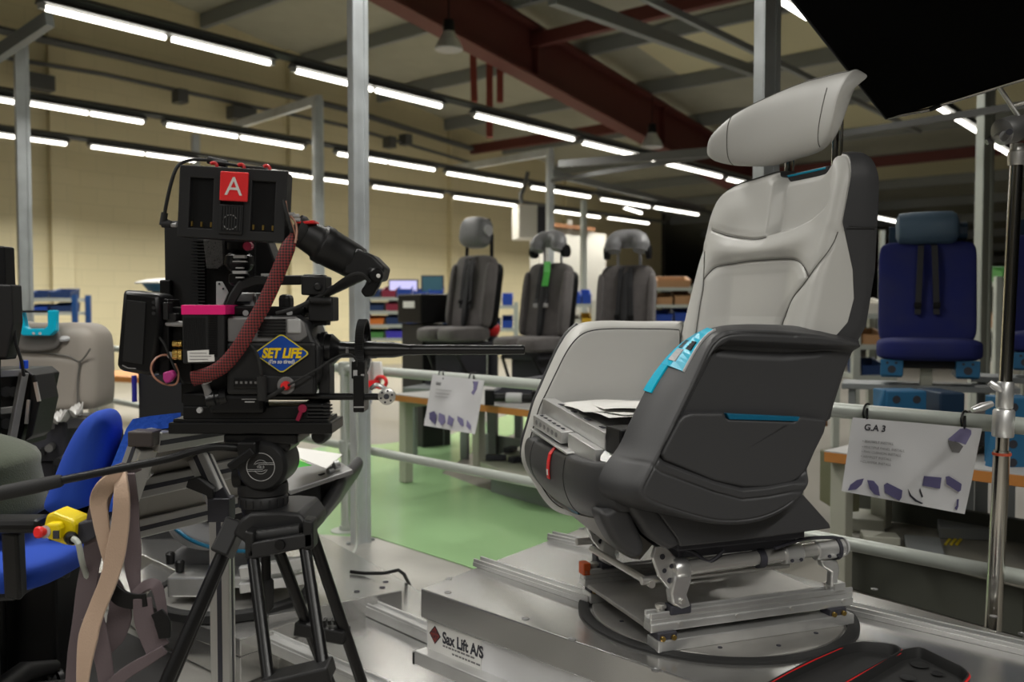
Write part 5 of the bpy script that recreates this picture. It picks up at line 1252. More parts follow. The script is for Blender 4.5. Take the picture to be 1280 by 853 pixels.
for k in range(3):
    a = 2.0944 * k + .5; q = MB(); q.tube([csp(.20), csp(.15) + Vector((math.cos(a) * .1, math.sin(a) * .1, 0)), Vector((csp(0).x + math.cos(a) * .42, csp(0).y + math.sin(a) * .42, .012))], .0125, 12); obj('leg', q, M['chrome'], cst)
fl = thing('black_flag', 'large black cloth flag on a thin metal frame above the seat, top right', 'lighting flag', tuple(P(1165, 137, 2.25)))
fA, fB, fC, fD = P(1108, 148, 2.28), P(1330, 82, 2.05), P(1330, -90, 1.70), P(952, -50, 1.80)
fn = (fB - fA).cross(fD - fA).normalized()
n_ = 14; vs = []
for i in range(n_ + 1):
    for j in range(n_ + 1):
        a = fA.lerp(fB, i / n_); b = fD.lerp(fC, i / n_); vs.append(a.lerp(b, j / n_) + fn * .006 * math.sin(i * .8) * math.sin(j * .5))
q = MB().add(vs, [(i * (n_ + 1) + j, (i + 1) * (n_ + 1) + j, (i + 1) * (n_ + 1) + j + 1, i * (n_ + 1) + j + 1) for i in range(n_) for j in range(n_)])
o = obj('cloth', q, mat('black duvetyne', (.0025, .0025, .0025), .95, spec=.05), fl); s_ = o.modifiers.new('s', 'SOLIDIFY'); s_.thickness = .003
for (x0, y0, x1, y1) in ((1110, 147, 1162, 137), (1176, 131, 1330, 83)):
    q = MB(); q.cyl(P(x0, y0, 2.28 - (x0 - 1108) * .00104), P(x1, y1, 2.28 - (x1 - 1108) * .00104), .0048, 10); obj('frame_rod', q, M['chrome'], fl)
q = MB(); q.cyl(P(1162, 137, 2.22), P(1176, 131.5, 2.205), .006, 8); obj('cloth_loop', q, M['black'], fl)
q = MB(); q.cyl(P(1249, 109, 2.13), P(1281, 158, 2.12), .0055, 10); obj('frame_rod', q, M['steel'], fl)
q = MB(); q.cyl(P(1268, 132, 2.125), P(1310, 120, 2.1), .004, 10); obj('frame_rod', q, M['steel'], fl)
q = MB(); q.cyl(fA, fD, .004, 8); obj('frame_rod', q, M['black'], fl)

# ---- open red and black case on the platform
cz = ZT + .045
ca = thing('open_case', 'open black zip case with red edging lying on the platform at bottom right', 'case', tuple(G(1085, 850, ZT)))
def tray(name, px, h, foam):
    ol = np.array([list(G(x, y, cz))[:2] for x, y in px]); ol = catmull(np.repeat(ol, 1, axis=0), 120, True) if False else resample(ol, 160, True)
    for _ in range(3): ol = (np.roll(ol, 1, 0) + ol * 2 + np.roll(ol, -1, 0)) / 4
    c_ = ol.mean(0); r3 = lambda s, z: [Vector((a[0], a[1], z)) for a in c_ + (ol - c_) * s]
    q = MB(); q.rings([r3(.3, ZT + .002), r3(.93, ZT + .002), r3(1.0, ZT + .012), r3(1.005, cz - .008)], True, True, False)
    q.rings([r3(1.0, cz - .001), r3(.975, cz), r3(.96, cz - .004), r3(.95, cz - .02), r3(.2, cz - .021)], True, False, True); o = obj(name, q, M['rubber'], ca)
    q = MB(); q.tube(r3(1.0, cz - .0045), .0024, 8, True); z_ = obj('zipper', q, M['red'], ca); z_['label'] = 'red zip edging'
    if foam:
        for (cx, cy, rx, ry) in ((1150, 832, 14, 7), (1172, 843, 10, 5), (1135, 848, 12, 6)):
            c = G(cx, cy, cz - .018); q = MB(); q.lathe(c, SZ, [(0, .0010 * rx), (.0012, .0012 * rx)], 20); obj('foam_cutout_shade', q, M['black'], ca)  # flat discs, coloured black for the shade inside the cutouts
tray('lid_tray', [(900, 886), (985, 838), (1020, 821), (1057, 805), (1080, 801), (1120, 805), (1129, 812), (1060, 850), (1000, 886)], .04, False)
tray('base_tray', [(1020, 876), (1130, 811), (1150, 807.5), (1205, 834), (1213, 843), (1200, 858), (1150, 886), (1060, 890)], .04, True)
# ================================================================== left side: second lift platform, console, chair, person
Z2 = .165
M['plate_dull'] = mat('worn floor plate', (.46, .45, .42), .36, metal=.55, var=(4, .14), bump=(40, .04))
q = MB().prism([G(x, y, .02) for x, y in ((20, 640), (200, 648), (392, 668), (470, 673), (584, 710), (640, 740), (640, 900), (420, 1100), (-260, 1100))], (0, 0, -.018))
struct('floor_plate', q, M['plate_dull'], False, 'aluminium floor plates left of the lift platform', 'floor')
lp = thing('floor_lift', 'low aluminium lift deck on the floor beneath the tripod with cross rails', 'lift platform', tuple(G(400, 760, .02)))
corner = G(503, 738, Z2); d1 = RDv; d2 = LD
A_ = corner; B_ = corner - d1 * 1.5; 
q = MB().prism([corner, corner + d2 * .0 - d1 * 1.7, corner - d1 * 1.7 - d2 * .42, corner - d2 * .42 + d1 * -.12], (0, 0, -.075)); obj('step_plate', q, M['alu_plate'], lp, False, .003)
dk2 = [G(x, y, .105) for x, y in ((60, 690), (150, 648), (392, 664), (470, 706), (560, 760), (640, 790), (640, 905), (420, 846), (348, 803), (300, 822), (205, 778))]
q = MB().prism(dk2, (0, 0, -.08)); obj('deck_plate', q, M['alu_plate'], lp, False, .003)
q = MB().prism([G(x, y, .153) for x, y in ((165, 720), (210, 690), (400, 690), (440, 716), (398, 768), (300, 800), (215, 770))], (0, 0, -.047)); obj('turntable_plate', q, M['alu_plate'], lp, False, .003)
e0 = G(416, 741, Z2 + .0); 
for (x0, y0, x1, y1, z) in ((400, 733, 545, 797, .122), (336, 802, 480, 866, .122)):
    a, b = G(x0, y0, z), G(x1, y1, z); qv = (b - a).normalized(); sd = Vector((-qv.y, qv.x, 0)); q = MB()
    q.bar(a, b, .05, .03); q.bar(a + sd * .018 + SZ * .017, b + sd * .018 + SZ * .017, .008, .012); q.bar(a - sd * .018 + SZ * .017, b - sd * .018 + SZ * .017, .008, .012); obj('cross_extrusion', q, M['alu'], lp, False, .002)
for (x, y) in ((482, 728), (478, 735), (446, 740)):
    c = G(x, y, Z2); q = MB(); q.lathe(c - SZ * .001, SZ, [(0, .009), (.003, .009)], 12); obj('screw', q, M['ink'], lp)
for (x, y) in ((484, 829), (500, 830), (355, 770)):
    c = G(x, y, .02); q = MB(); q.lathe(c - SZ * .0005, SZ, [(0, .009), (.003, .009)], 12); obj('screw', q, M['ink'], lp)
q = MB(); q.tube([G(x, y, Z2 + .008) for x, y in ((438, 715), (455, 717), (480, 717), (498, 713))] + [G(505, 718, Z2), G(512, 732, .04), G(520, 742, .03), G(530, 745, .03)], .006, 8); tag(obj('floor_cable', q, M['rubber'], None), 'black cable lying across the floor plates beside the lift platform', 'cable')
q = MB().prism([G(x, y, .028) for x, y in ((402, 692), (432, 690), (440, 696), (408, 700))], (0, 0, -.007)); tag(obj('yellow_pad', q, mat('ochre pad', (.50, .34, .04), .6), None, False), 'small ochre pad on the floor beside the tall post', 'pad')
q = MB(); q.lathe(G(399, 676, .0205), SZ, [(0, .028), (.012, .026), (.02, .01)], 16); tag(obj('floor_puck', q, M['black'], None), 'small black puck on the floor plate left of the tall post', 'puck')
# white cables hanging down the tall post
for k, pts in enumerate(([(446, 500), (447, 560), (445, 620), (446, 675), (441, 692), (425, 698)], [(428, 460), (430, 520), (433, 560), (434, 640), (436, 660)])):
    q = MB(); q.tube([Vector(a) for a in catmull([P(x, y, 3.72 if y < 690 else 3.68) for x, y in pts], 40)], .006, 8); tag(obj('hanging_cable', q, M['rail'], None), ('pale cable hanging down the left face of the tall post to the floor', 'pale cable hanging beside the guard rail post left of the tall post')[k], 'cable')

# ---- second seat base (no backrest) on its own turntable
sb = thing('turntable_seat', 'grey seat base with blue stripe and no backrest on a turntable behind the tripod', 'seat', tuple(G(300, 748, .157)))
BY = 2.75; Z3 = .155
def bp(x, y, d=0): return P(x, y, BY + d)
def bpillow(name, px, d0, th, m, R=.03, closed=True):
    ol = catmull([list(bp(x, y, d0)) for x, y in px], 120, True); c_ = ol.mean(0); o2 = ol[:, [0, 2]]
    mb = MB(); rings = [[Vector((a[0], BY + d0 + th, a[2])) for a in c_ + (ol - c_) * .1], [Vector((a[0], BY + d0 + th, a[2])) for a in c_ + (ol - c_) * .98]]
    for s in np.r_[1, .99, .97, .94, np.linspace(.9, .03, 12)]:
        qq = c_ + (ol - c_) * s; d = sd_poly(qq[:, [0, 2]], o2); w_ = rnd(d, R); rings.append([Vector((a[0], BY + d0 + b, a[2])) for a, b in zip(qq, w_)])
    return obj(name, mb.rings(rings, True, True, True), m, sb, True, 0, 60)
M['shell_grey'] = mat('slate plastic shell', (.20, .20, .205), .45); M['shell_base'] = mat('grey base shell', (.34, .34, .345), .4)
bpillow('base_shell', [(204, 662), (210, 648), (232, 638), (262, 634), (310, 632), (345, 640), (350, 668), (330, 686), (280, 692), (240, 691), (216, 680)], -.12, .42, M['shell_base'], .04)
bpillow('well', [(236, 637), (262, 632), (310, 630), (322, 645), (300, 656), (262, 655), (243, 648)], -.135, .1, M['black'], .01)
q = MB(); q.tube([Vector(a) for a in catmull([bp(219, 661, -.118), bp(240, 676, -.128), bp(270, 686, -.13), bp(310, 690, -.12)], 30)], .006, 8); obj('blue_trim', q, M['blue_strip'], sb)
bpillow('base_column', [(222, 688), (330, 688), (325, 722), (230, 722)], -.02, .25, M['shell_grey'], .02)
q = MB(); q.box(bp(255, 722, -.05), (.15, .2, .06)); q.box(bp(330, 715, -.02), (.24, .22, .035)); obj('sled_block', q, M['alu'], sb, False, .006)
for d in (-.16, .12):
    q = MB(); q.bar(bp(300, 716, d), bp(388, 702, d + .02), .03, .035); q.bar(bp(300, 735, d), bp(388, 722, d + .02), .03, .03); obj('sled_rail', q, M['alu'], sb, False, .004)
for x, y in ((213, 705), (225, 715)):
    q = MB(); q.lathe(bp(x, y, -.1), SZ, [(0, .012), (.03, .014), (.036, .008)], 14); obj('sled_knob', q, M['dark'], sb)
tc_ = Vector((bp(292, 745).x, BY, Z3 + .002)); q = MB(); q.lathe(tc_, SZ, [(0, .25), (.022, .25), (.026, .245), (.026, .22), (.018, .218)], 60); obj('turntable_rim', q, M['rubber'], sb)
q = MB(); q.lathe(tc_ + SZ * .002, SZ, [(0, .215), (.02, .215)], 50); obj('turntable_disc', q, M['alu_disc'], sb, False)
bpillow('footrest_shell', [(384, 652), (392, 640), (404, 622), (414, 606), (422, 594), (429, 597), (431, 606), (424, 622), (410, 642), (396, 662), (378, 676), (366, 672)], -.05, .34, M['leather_dark'], .03)
q = MB(); q.box(bp(385, 612, .1), (.15, .3, .10)); obj('mechanism', q, M['black'], sb, False, .01)
for k, (x, y) in enumerate(((372, 612), (388, 604), (400, 598), (410, 590), (380, 628), (417, 582))):
    q = MB(); q.cyl(bp(x, y, -.06), bp(x + 6, y - 2, -.05), .013, 12); obj('mechanism_fitting', q, M['alu_dark'] if k % 2 else M['dark'], sb)
q = MB(); q.bar(bp(350, 605, -.02), bp(426, 580, .06), .30, .015); obj('pan_tray', q, M['alu_dark'], sb, False, .003)
pp = thing('papers', 'white printed sheets with green tab lying on the seat base behind the tripod', 'papers', tuple(bp(390, 578)))
tl = [bp(350, 568, -.15), bp(362, 562, .1), bp(428, 572, .05), bp(408, 590, -.15)]
q = MB().prism([a + SZ * .008 for a in tl], (0, 0, .002)); obj('sheet', q, M['white'], pp, False)
q = MB().prism([bp(354, 573, -.155) + SZ * .004, bp(372, 577, -.155) + SZ * .004, bp(390, 584, -.15) + SZ * .004, bp(362, 586, -.17)], (0, 0, .001)); obj('green_tab', q, mat('bright green card', (.12, .62, .10), .5), pp, False)

# ---- grey seat back with turquoise frame, far left
gs = thing('grey_seat', 'light grey leather seat with turquoise headrest bracket at the far left', 'seat', tuple(P(70, 560, 3.2)))
GY = 3.2
def gp_(x, y, d=0): return P(x, y, GY + d)
def gpillow(name, px, d0, th, m, R, parent=gs):
    ol = catmull([list(gp_(x, y, d0)) for x, y in px], 140, True); c_ = ol.mean(0); o2 = ol[:, [0, 2]]
    mb = MB(); rings = [[Vector((a[0], GY + d0 + th, a[2])) for a in c_ + (ol - c_) * .1], [Vector((a[0], GY + d0 + th, a[2])) for a in c_ + (ol - c_) * .98]]
    for s in np.r_[1, .99, .97, .94, np.linspace(.9, .03, 14)]:
        qq = c_ + (ol - c_) * s; d = sd_poly(qq[:, [0, 2]], o2); w_ = rnd(d, R); rings.append([Vector((a[0], GY + d0 + b, a[2])) for a, b in zip(qq, w_)])
    return obj(name, mb.rings(rings, True, True, True), m, parent, True, 0, 60)
M['leather_taupe'] = mat('taupe leather', (.30, .27, .235), .5, bump=(500, .12))
gpillow('backrest', [(-30, 408), (20, 404), (60, 404), (92, 404), (108, 412), (115, 428), (117, 470), (115, 508), (100, 514), (60, 518), (0, 520), (-40, 518)], 0, .18, M['leather_taupe'], .05)
gpillow('inset_panel', [(-20, 444), (40, 444), (80, 446), (98, 452), (100, 470), (96, 500), (90, 512), (40, 516), (-20, 516)], -.004, .06, M['leather_taupe'], .02)
for pts in ([(20, 440), (60, 442), (86, 446), (100, 452), (113, 436)], [(100, 452), (97, 480), (98, 512)]):
    q = MB(); q.tube([Vector(a) for a in catmull([gp_(x, y, -.006) for x, y in pts], 30)], .003, 6); obj('seam', q, M['seam_light'], gs)
gpillow('headrest_socket', [(22, 412), (68, 412), (69, 436), (24, 438)], -.02, .08, mat('taupe shell', (.15, .14, .13), .5), .01)
q = MB()
for pts in ([(18, 388), (27, 388), (31, 408), (34, 411), (55, 411), (59, 408), (59, 388), (69, 388), (69, 414), (62, 420), (28, 420), (22, 414)],): q.prism([gp_(x, y, -.05) for x, y in pts], (0, .03, 0))
obj('headrest_bracket', q, M['teal_bright'], gs, False, .004)
q = MB(); q.bar(gp_(26, 389.5, -.04), gp_(60, 389.5, -.04), .02, .008); obj('bracket_bar', q, M['dark'], gs, False)
for x in (42, 50):
    q = MB(); q.cyl(gp_(x, 417, -.052), gp_(x, 417, -.047), .005, 10); obj('screw', q, M['greylt'], gs)
q = MB(); q.box(gp_(40, 545, .1), (.40, .3, .14)); q.box(gp_(40, 590, .1), (.3, .25, .12)); q.box(gp_(40, 620, .1), (.40, .35, .05)); obj('seat_frame', q, M['ink'], gs, False, .01)
q = MB(); q.bar(gp_(20, 533, -.08), gp_(108, 528, .0), .03, .035); obj('frame_rail', q, M['alu_dark'], gs, False, .004)
for k in range(7):
    q = MB(); q.cyl(gp_(28 + k * 11, 556 + (k * 17) % 23, -.1), gp_(32 + k * 11, 553 + (k * 17) % 23, -.06), .014, 10); obj('frame_fitting', q, M['alu_dark'] if k % 2 else M['dark'], gs)
q = MB(); nn = 10; vs = []
for i in range(nn + 1):
    for j in range(nn + 1):
        a = gp_(58 + 46 * i / nn, 536 - 18 * (i / nn) , -.12 + .18 * j / nn); vs.append(a + SZ * (.02 + .03 * math.sin(i * 1.3 + j) * math.sin(j * 1.7 + .6)))
q.add(vs, [(i * (nn + 1) + j, (i + 1) * (nn + 1) + j, (i + 1) * (nn + 1) + j + 1, i * (nn + 1) + j + 1) for i in range(nn) for j in range(nn)])
o = obj('plastic_bag', q, mat('crumpled clear film', (.48, .47, .45), .22), None); s_ = o.modifiers.new('s', 'SOLIDIFY'); s_.thickness = .002; tag(o, 'crumpled pale plastic sheet lying on the base of the far left grey seat', 'plastic sheet')
q = MB(); q.lathe(gp_(81, 424, .01), (0, -.35, 1), [(0, .026), (.008, .026), (.014, .016)], 20); o = obj('headrest_boss', q, M['greylt'], gs)

# ---- black equipment tower behind the camera rig
q = MB(); a, b = P(172, 456, 3.4), P(262, 620, 3.4); q.box(((a.x + b.x) / 2, 3.55, (a.z + .02) / 2 + .01), (b.x - a.x, .3, a.z - .02)); eq = obj('equipment_cabinet', q, M['dark'], None, False, .006)
tag(eq, 'dark grey equipment cabinet standing behind the camera battery', 'cabinet')
q = MB(); q.box(P(168, 486, 3.38), (.012, .02, .10)); o = obj('cabinet_trim', q, mat('violet blue edging', (.02, .02, .25), .4), None, False); o.parent = eq
# ---- black monitor and laptop-like console at the left edge
mo = thing('edge_monitor', 'black monitor on an arm cut by the left edge of the picture', 'monitor', tuple(P(0, 440, 2.3)))
q = MB().prism([P(x, y, 2.3) for x, y in ((-60, 300), (5, 308), (7, 360), (8, 450), (-60, 450))], (0, .05, 0)); obj('screen_back', q, M['black'], mo, False, .004)
q = MB().prism([P(x, y, 2.25) for x, y in ((-20, 355), (14, 356), (16, 404), (8, 448), (-20, 448))], (0, .05, 0)); obj('mount', q, M['black_s'], mo, False, .004)
q = MB(); q.tube([P(17, 400, 2.27), P(20, 430, 2.27), P(27, 452, 2.28), P(30, 470, 2.3)], .004, 6); obj('cable', q, M['rubber'], mo)
q = MB(); q.cyl(P(-10, 448, 2.3), P(-10, 560, 2.3), .02, 12); q.cyl(P(-10, 560, 2.3), Vector((P(-10, 560, 2.3).x, 2.3, .04)), .025, 12); q.lathe((P(-10, 560, 2.3).x, 2.3, .0205), SZ, [(0, .12), (.015, .12), (.03, .05)], 24); obj('stand', q, M['black'], mo)
cn = thing('rack_console', 'black and silver framed rack of electronics at the left edge above the person', 'rack', tuple(P(20, 560, 2.35)))
q = MB()
for a, b in (((-20, 468, 2.3), (30, 466, 2.35)), ((30, 466, 2.33), (14, 552, 2.3)), ((-20, 516, 2.3), (20, 512, 2.33)), ((-20, 556, 2.3), (14, 552, 2.3)), ((40, 468, 2.42), (22, 556, 2.4))): q.bar(P(*a), P(*b), .018, .018)
obj('frame', q, M['alu_dark'], cn, False, .002)
q = MB().prism([P(x, y, 2.36) for x, y in ((-30, 462), (32, 462), (42, 470), (24, 560), (-30, 560))], (0, .14, 0)); obj('body', q, M['black'], cn, False, .004)
q = MB().prism([P(x, y, 2.34) for x, y in ((38, 470), (43, 468), (50, 500), (40, 545), (30, 552), (36, 520))], (0, .10, 0)); obj('side_handle', q, M['black_s'], cn, False, .004)
for k in range(6):
    q = MB(); q.cyl(P(-2 + (k % 3) * 10, 490 + (k // 3) * 40, 2.335), P(-2 + (k % 3) * 10, 490 + (k // 3) * 40, 2.36), .014, 12); obj('knob', q, M['dark'], cn)
q = MB(); q.box(P(30, 456, 2.34), (.014, .02, .022)); obj('blue_plug', q, mat('blue plug', (.0, .06, .6), .4), cn, False, .002)
for (x0, y0, x1, y1) in ((36, 500, 33, 530), (44, 478, 49, 502)):
    q = MB(); q.bar(P(x0, y0, 2.33), P(x1, y1, 2.33), .006, .008); obj('silver_trim', q, M['alu'], cn, False)
q = MB(); q.box((P(10, 560, 2.45).x, 2.45, .28), (.35, .2, .50)); obj('pedestal', q, M['black'], cn, False, .01)

# ---- aluminium profile console with blue foam edge
pf = thing('profile_console', 'slanted console of slotted aluminium profile with blue foam edge left of the tripod', 'console', tuple(P(276, 850, 1.92)))
M['profile'] = mat('anodised profile', (.46, .455, .44), .42, metal=.6)
def prof(a, b, w=.042, m='profile', slot=True, up=(0, 0, 1)):
    a, b = Vector(a), Vector(b); q = MB(); q.bar(a, b, w, w, up); o = obj('profile_bar', q, M[m], pf, False, .003)
    d = (b - a).normalized(); s = d.cross(Vector(up)).normalized(); u = s.cross(d)
    if slot:
        q = MB()
        for n3 in (s, -s, u): q.bar(a + n3 * (w / 2), b + n3 * (w / 2), .010, .0016, n3)
        s_ = obj('slot', q, M['ink'], None, False); s_.parent = o; s_.location = (0, 0, 0)
    return o
fU_ = (P(168, 660, 1.95) - P(182, 548, 1.78)).normalized()
prof(P(190, 551, 1.78), P(300, 534, 2.06), up=(0, -.5, .8)); prof(P(180, 556, 1.78), P(140, 668, 1.84)); prof(P(160, 612, 1.84), P(345, 573, 2.2)); prof(P(152, 664, 1.92), P(335, 620, 2.3))
q = MB().prism([P(184, 560, 1.80), P(310, 541, 2.10), P(335, 622, 2.30), P(158, 662, 1.93)], (0, .012, 0)); obj('back_panel', q, mat('taupe sheet', (.20, .185, .165), .5), pf, False)
q = MB(); q.bar(P(181, 538, 1.765), P(181, 557, 1.765), .046, .05); obj('end_cap', q, mat('brown end cap', (.05, .04, .038), .5), pf, False, .003)
prof(P(250, 572, 1.95), P(276, 630, 1.91), m='alu', up=(0, -1, 0)); 
u0 = P(277, 644, 1.90); prof(u0, (u0.x, u0.y, .03), m='profile', up=(0, -1, 0))
q = MB(); q.box(u0 + SZ * .014, (.046, .046, .05)); q.bar(P(270, 616, 1.90), P(279, 632, 1.89), .044, .012, (0, -1, 0)); obj('end_cap', q, M['ink'], pf, False, .003)
q = MB(); q.prism([P(x, y, 1.88) for x, y in ((235, 600), (246, 598), (266, 612), (268, 640), (262, 640), (258, 620), (232, 610))], (0, .03, 0)); obj('corner_bracket', q, M['dark'], pf, False, .002)
q = MB(); q.bar(P(177, 587, 1.82), P(187, 597, 1.82), .014, .02); obj('clamp', q, M['alu'], pf, False, .002)
fo = [(122, 640), (132, 600), (150, 556), (158, 536), (166, 524), (190, 520), (226, 516)]
fi = [(140, 640), (150, 606), (166, 566), (172, 548), (176, 541), (192, 538), (226, 533)]
q = MB(); q.rings([[P(a[0], a[1], 1.80), P(b[0], b[1], 1.80), P(b[0], b[1], 1.90), P(a[0], a[1], 1.90)] for a, b in zip(fo, fi)], True, True, True)
obj('foam_edge', q, mat('royal blue foam', (.016, .10, .62), .85, bump=(90, .6, .006)), pf, False)['label'] = 'royal blue foam edging'
q = MB().prism([P(x, y, 1.74) for x, y in ((85, 641), (112, 632), (135, 640), (118, 655))], (0, .0, -.012)); tb_ = obj('side_shelf', q, M['benchtop'], pf, False)

# ---- harness of beige and mauve straps over the console
hs = thing('strap_harness', 'beige and mauve webbing harness hanging over the aluminium console', 'harness', tuple(P(140, 600, 1.66)))
M['beige'] = mat('beige fleece webbing', (.46, .325, .235), .9, bump=(260, .35, .003), sheen=.3); M['mauve'] = mat('mauve webbing', (.125, .095, .102), .8, bump=(300, .25, .002))
def strap(pts, w, m, name='strap', twist=None, Y=1.66):
    n_ = 44; pp_ = catmull([list(P(a[0], a[1], a[2] if len(a) > 2 else Y)) for a in pts], n_); V_ = [Vector(a) for a in pp_]
    wd = []
    for i in range(n_):
        t = (V_[min(i + 1, n_ - 1)] - V_[max(i - 1, 0)]).normalized(); tw = (np.interp(i, [0, n_ / 3, 2 * n_ / 3, n_], twist) if twist else 0)
        s = t.cross(YA).normalized(); wd.append(s * math.cos(tw) + YA * math.sin(tw))
    wf = np.array(catmull([[x] for x in w], n_))[:, 0] if isinstance(w, (list, tuple)) else np.full(n_, w)
    wf = np.interp(np.linspace(0, 1, n_), np.linspace(0, 1, len(w)), w) if isinstance(w, (list, tuple)) else wf
    q = MB(); q.ribbon(V_, np.array([size_at(x, Y) for x in wf]), wd, .006); o = obj(name, q, M[m], hs, True, .0015)
    return o
strap([(168, 590, 1.70), (150, 590, 1.66), (132, 610), (123, 640), (116, 690), (108, 735), (104, 775), (98, 820), (92, 870)], [20, 22, 24, 22, 24, 26, 22], 'mauve', twist=[0, .3, .2, .1], Y=1.69)
strap([(158, 592, 1.66), (163, 640), (167, 680), (166, 712), (171, 745)], [20, 22, 17, 20, 12], 'mauve', twist=[.2, .5, .2, 0], Y=1.68)
strap([(158, 590, 1.66), (140, 600, 1.64), (124, 622), (126, 650), (132, 680), (138, 705)], [14, 22, 20, 18, 15], 'beige', twist=[.5, .3, .1, 0], Y=1.64)
strap([(150, 590, 1.66), (152, 615), (151, 650), (145, 690), (136, 725), (122, 760), (112, 790), (106, 825), (102, 870)], [16, 20, 22, 24, 22, 22, 25, 18, 12], 'beige', twist=[0, .1, -.1, .25], Y=1.63)
strap([(115, 770), (124, 800), (130, 830), (136, 870)], [26, 24, 20, 20], 'mauve', twist=[.3, 0, .2, 0], Y=1.66)
strap([(112, 740), (124, 725), (140, 730), (150, 760), (145, 790), (130, 820)], [14, 18, 22, 30, 26, 10], 'mauve', twist=[.6, .2, .1, .4], Y=1.71)
strap([(168, 745), (182, 733), (194, 732), (200, 748), (204, 772), (206, 780)], [12, 16, 14, 12, 10], 'mauve', twist=[.5, .9, .3, 0], Y=1.67)
strap([(178, 748), (180, 770), (186, 790), (198, 812)], [22, 26, 28, 30], 'mauve', twist=[.2, 0, 0, .3], Y=1.66)
strap([(206, 812), (185, 825), (160, 840), (140, 856), (120, 872)], [12, 15, 16, 14], 'mauve', twist=[.2, 0, .1, 0], Y=1.65)
strap([(138, 735), (152, 748), (168, 752), (184, 750)], [18, 22, 20, 16], 'black', name='pad', Y=1.66)
strap([(196, 765), (203, 778), (206, 798)], [16, 20, 14], 'black', name='pad', Y=1.65)

# ---- yellow emergency stop box
es = thing('emergency_stop', 'yellow emergency stop box with red button on the console shelf', 'emergency stop', tuple(P(75, 665, 1.72)))
q = MB().prism([P(x, y, 1.66) for x, y in ((57, 644), (66, 641), (92, 651), (95, 657), (93, 684), (80, 682), (56, 674), (53, 662))], (0, .06, 0)); obj('housing', q, M['yellow'], es, False, .006)
q = MB().prism([P(x, y, 1.64) for x, y in ((57, 655), (72, 655), (75, 662), (74, 676), (60, 675), (55, 668))], (0, .03, 0)); obj('front_block', q, M['yellow'], es, False, .004)
ax_ = (P(40, 666, 1.62) - P(62, 664, 1.66)).normalized()
q = MB(); q.lathe(P(59, 665, 1.645), ax_, [(0, .010), (.006, .012)], 18); obj('button_collar', q, M['greylt'], es)
q = MB(); q.lathe(P(56, 665, 1.642), ax_, [(0, .007), (.008, .008), (.010, .0105), (.016, .011), (.019, .008)], 22); obj('mushroom_button', q, M['red'], es)
q = MB(); q.lathe(P(88, 672, 1.66), (.6, -.8, 0), [(0, .012), (.012, .012), (.016, .008), (.026, .008)], 16); obj('cable_gland', q, M['black'], es)
q = MB().prism([P(x, y, 1.637) for x, y in ((66, 664), (73, 664), (73, 674), (66, 674))], (0, .004, 0)); obj('black_label', q, M['ink'], es, False)
q = MB(); q.tube([Vector(a) for a in catmull([P(92, 674, 1.63), P(98, 680, 1.62), (P(102, 700, 1.64)), P(106, 714, 1.68), P(112, 730, 1.7)], 24)], .0055, 8); obj('cable', q, M['rail'], es)
q = MB().prism([P(x, y, 1.67) for x, y in ((90, 656), (118, 650), (120, 672), (96, 684))], (0, .05, 0)); obj('mount', q, M['ink'], es, False, .003)

# ---- office chair
ch = thing('office_chair', 'royal blue office chair with black base at lower left under the seated person', 'chair', (P(40, 700, 2.0).x - .12, 2.02, .02))
M['blue_cloth'] = mat('royal blue upholstery', (.006, .048, .36), .85, bump=(500, .2)); CY = 2.0
cxy = Vector((P(40, 700, CY).x - .12, CY + .02, 0))
def cpillow(name, px, Y0, th, m, R):
    ol = catmull([list(P(x, y, Y0)) for x, y in px], 120, True); c_ = ol.mean(0); o2 = ol[:, [0, 2]]; mb = MB(); rings = []
    for s in np.r_[np.linspace(.03, .9, 8), .95, .98, 1]:
        qq = c_ + (ol - c_) * s; d = sd_poly(qq[:, [0, 2]], o2); w_ = rnd(d, R); rings.append([Vector((a[0], Y0 + th - b, a[2])) for a, b in zip(qq, w_)])
    for s in np.r_[1, .98, .95, np.linspace(.9, .03, 10)]:
        qq = c_ + (ol - c_) * s; d = sd_poly(qq[:, [0, 2]], o2); w_ = rnd(d, R); rings.append([Vector((a[0], Y0 + b, a[2])) for a, b in zip(qq, w_)])
    return obj(name, mb.rings(rings, True, True, True), m, ch, True, 0, 60)
cpillow('backrest', [(46, 640), (56, 606), (72, 566), (90, 534), (106, 519), (120, 516), (130, 526), (132, 546), (126, 576), (114, 612), (104, 640), (76, 650)], CY - .19, .11, M['blue_cloth'], .04)
cpillow('back_cover', [(92, 650), (108, 625), (124, 585), (132, 545), (136, 540), (137, 560), (130, 600), (118, 640), (104, 668)], CY - .15, .09, M['black'], .03)
R_ = Matrix.Identity(3)
q = MB(); q.cushion((cxy.x, cxy.y, P(0, 694, CY).z), (.48, .48, .075), R_, .45); obj('seat', q, M['blue_cloth'], ch, True, 0, 70)
q = MB(); q.box((cxy.x, cxy.y, P(0, 716, CY).z), (.34, .36, .03)); obj('seat_pan', q, M['black'], ch, False, .01)
q = MB(); q.bar(P(-40, 655, CY - .27), P(58, 655, CY - .27), .06, .028); obj('armrest', q, M['black'], ch, False, .01)
q = MB(); q.bar(P(16, 662, CY - .25), P(20, 745, CY - .20), .034, .03, (0, 1, 0)); obj('armrest_post', q, M['black'], ch, False, .006)
q = MB(); q.bar(P(86, 640, CY), P(70, 720, CY), .06, .02, (0, 1, 0)); obj('back_support', q, M['black'], ch, False, .006)
q = MB(); q.cyl((cxy.x, cxy.y, .14), (cxy.x, cxy.y, P(0, 716, CY).z), .028, 16); obj('gas_lift', q, M['black_s'], ch)
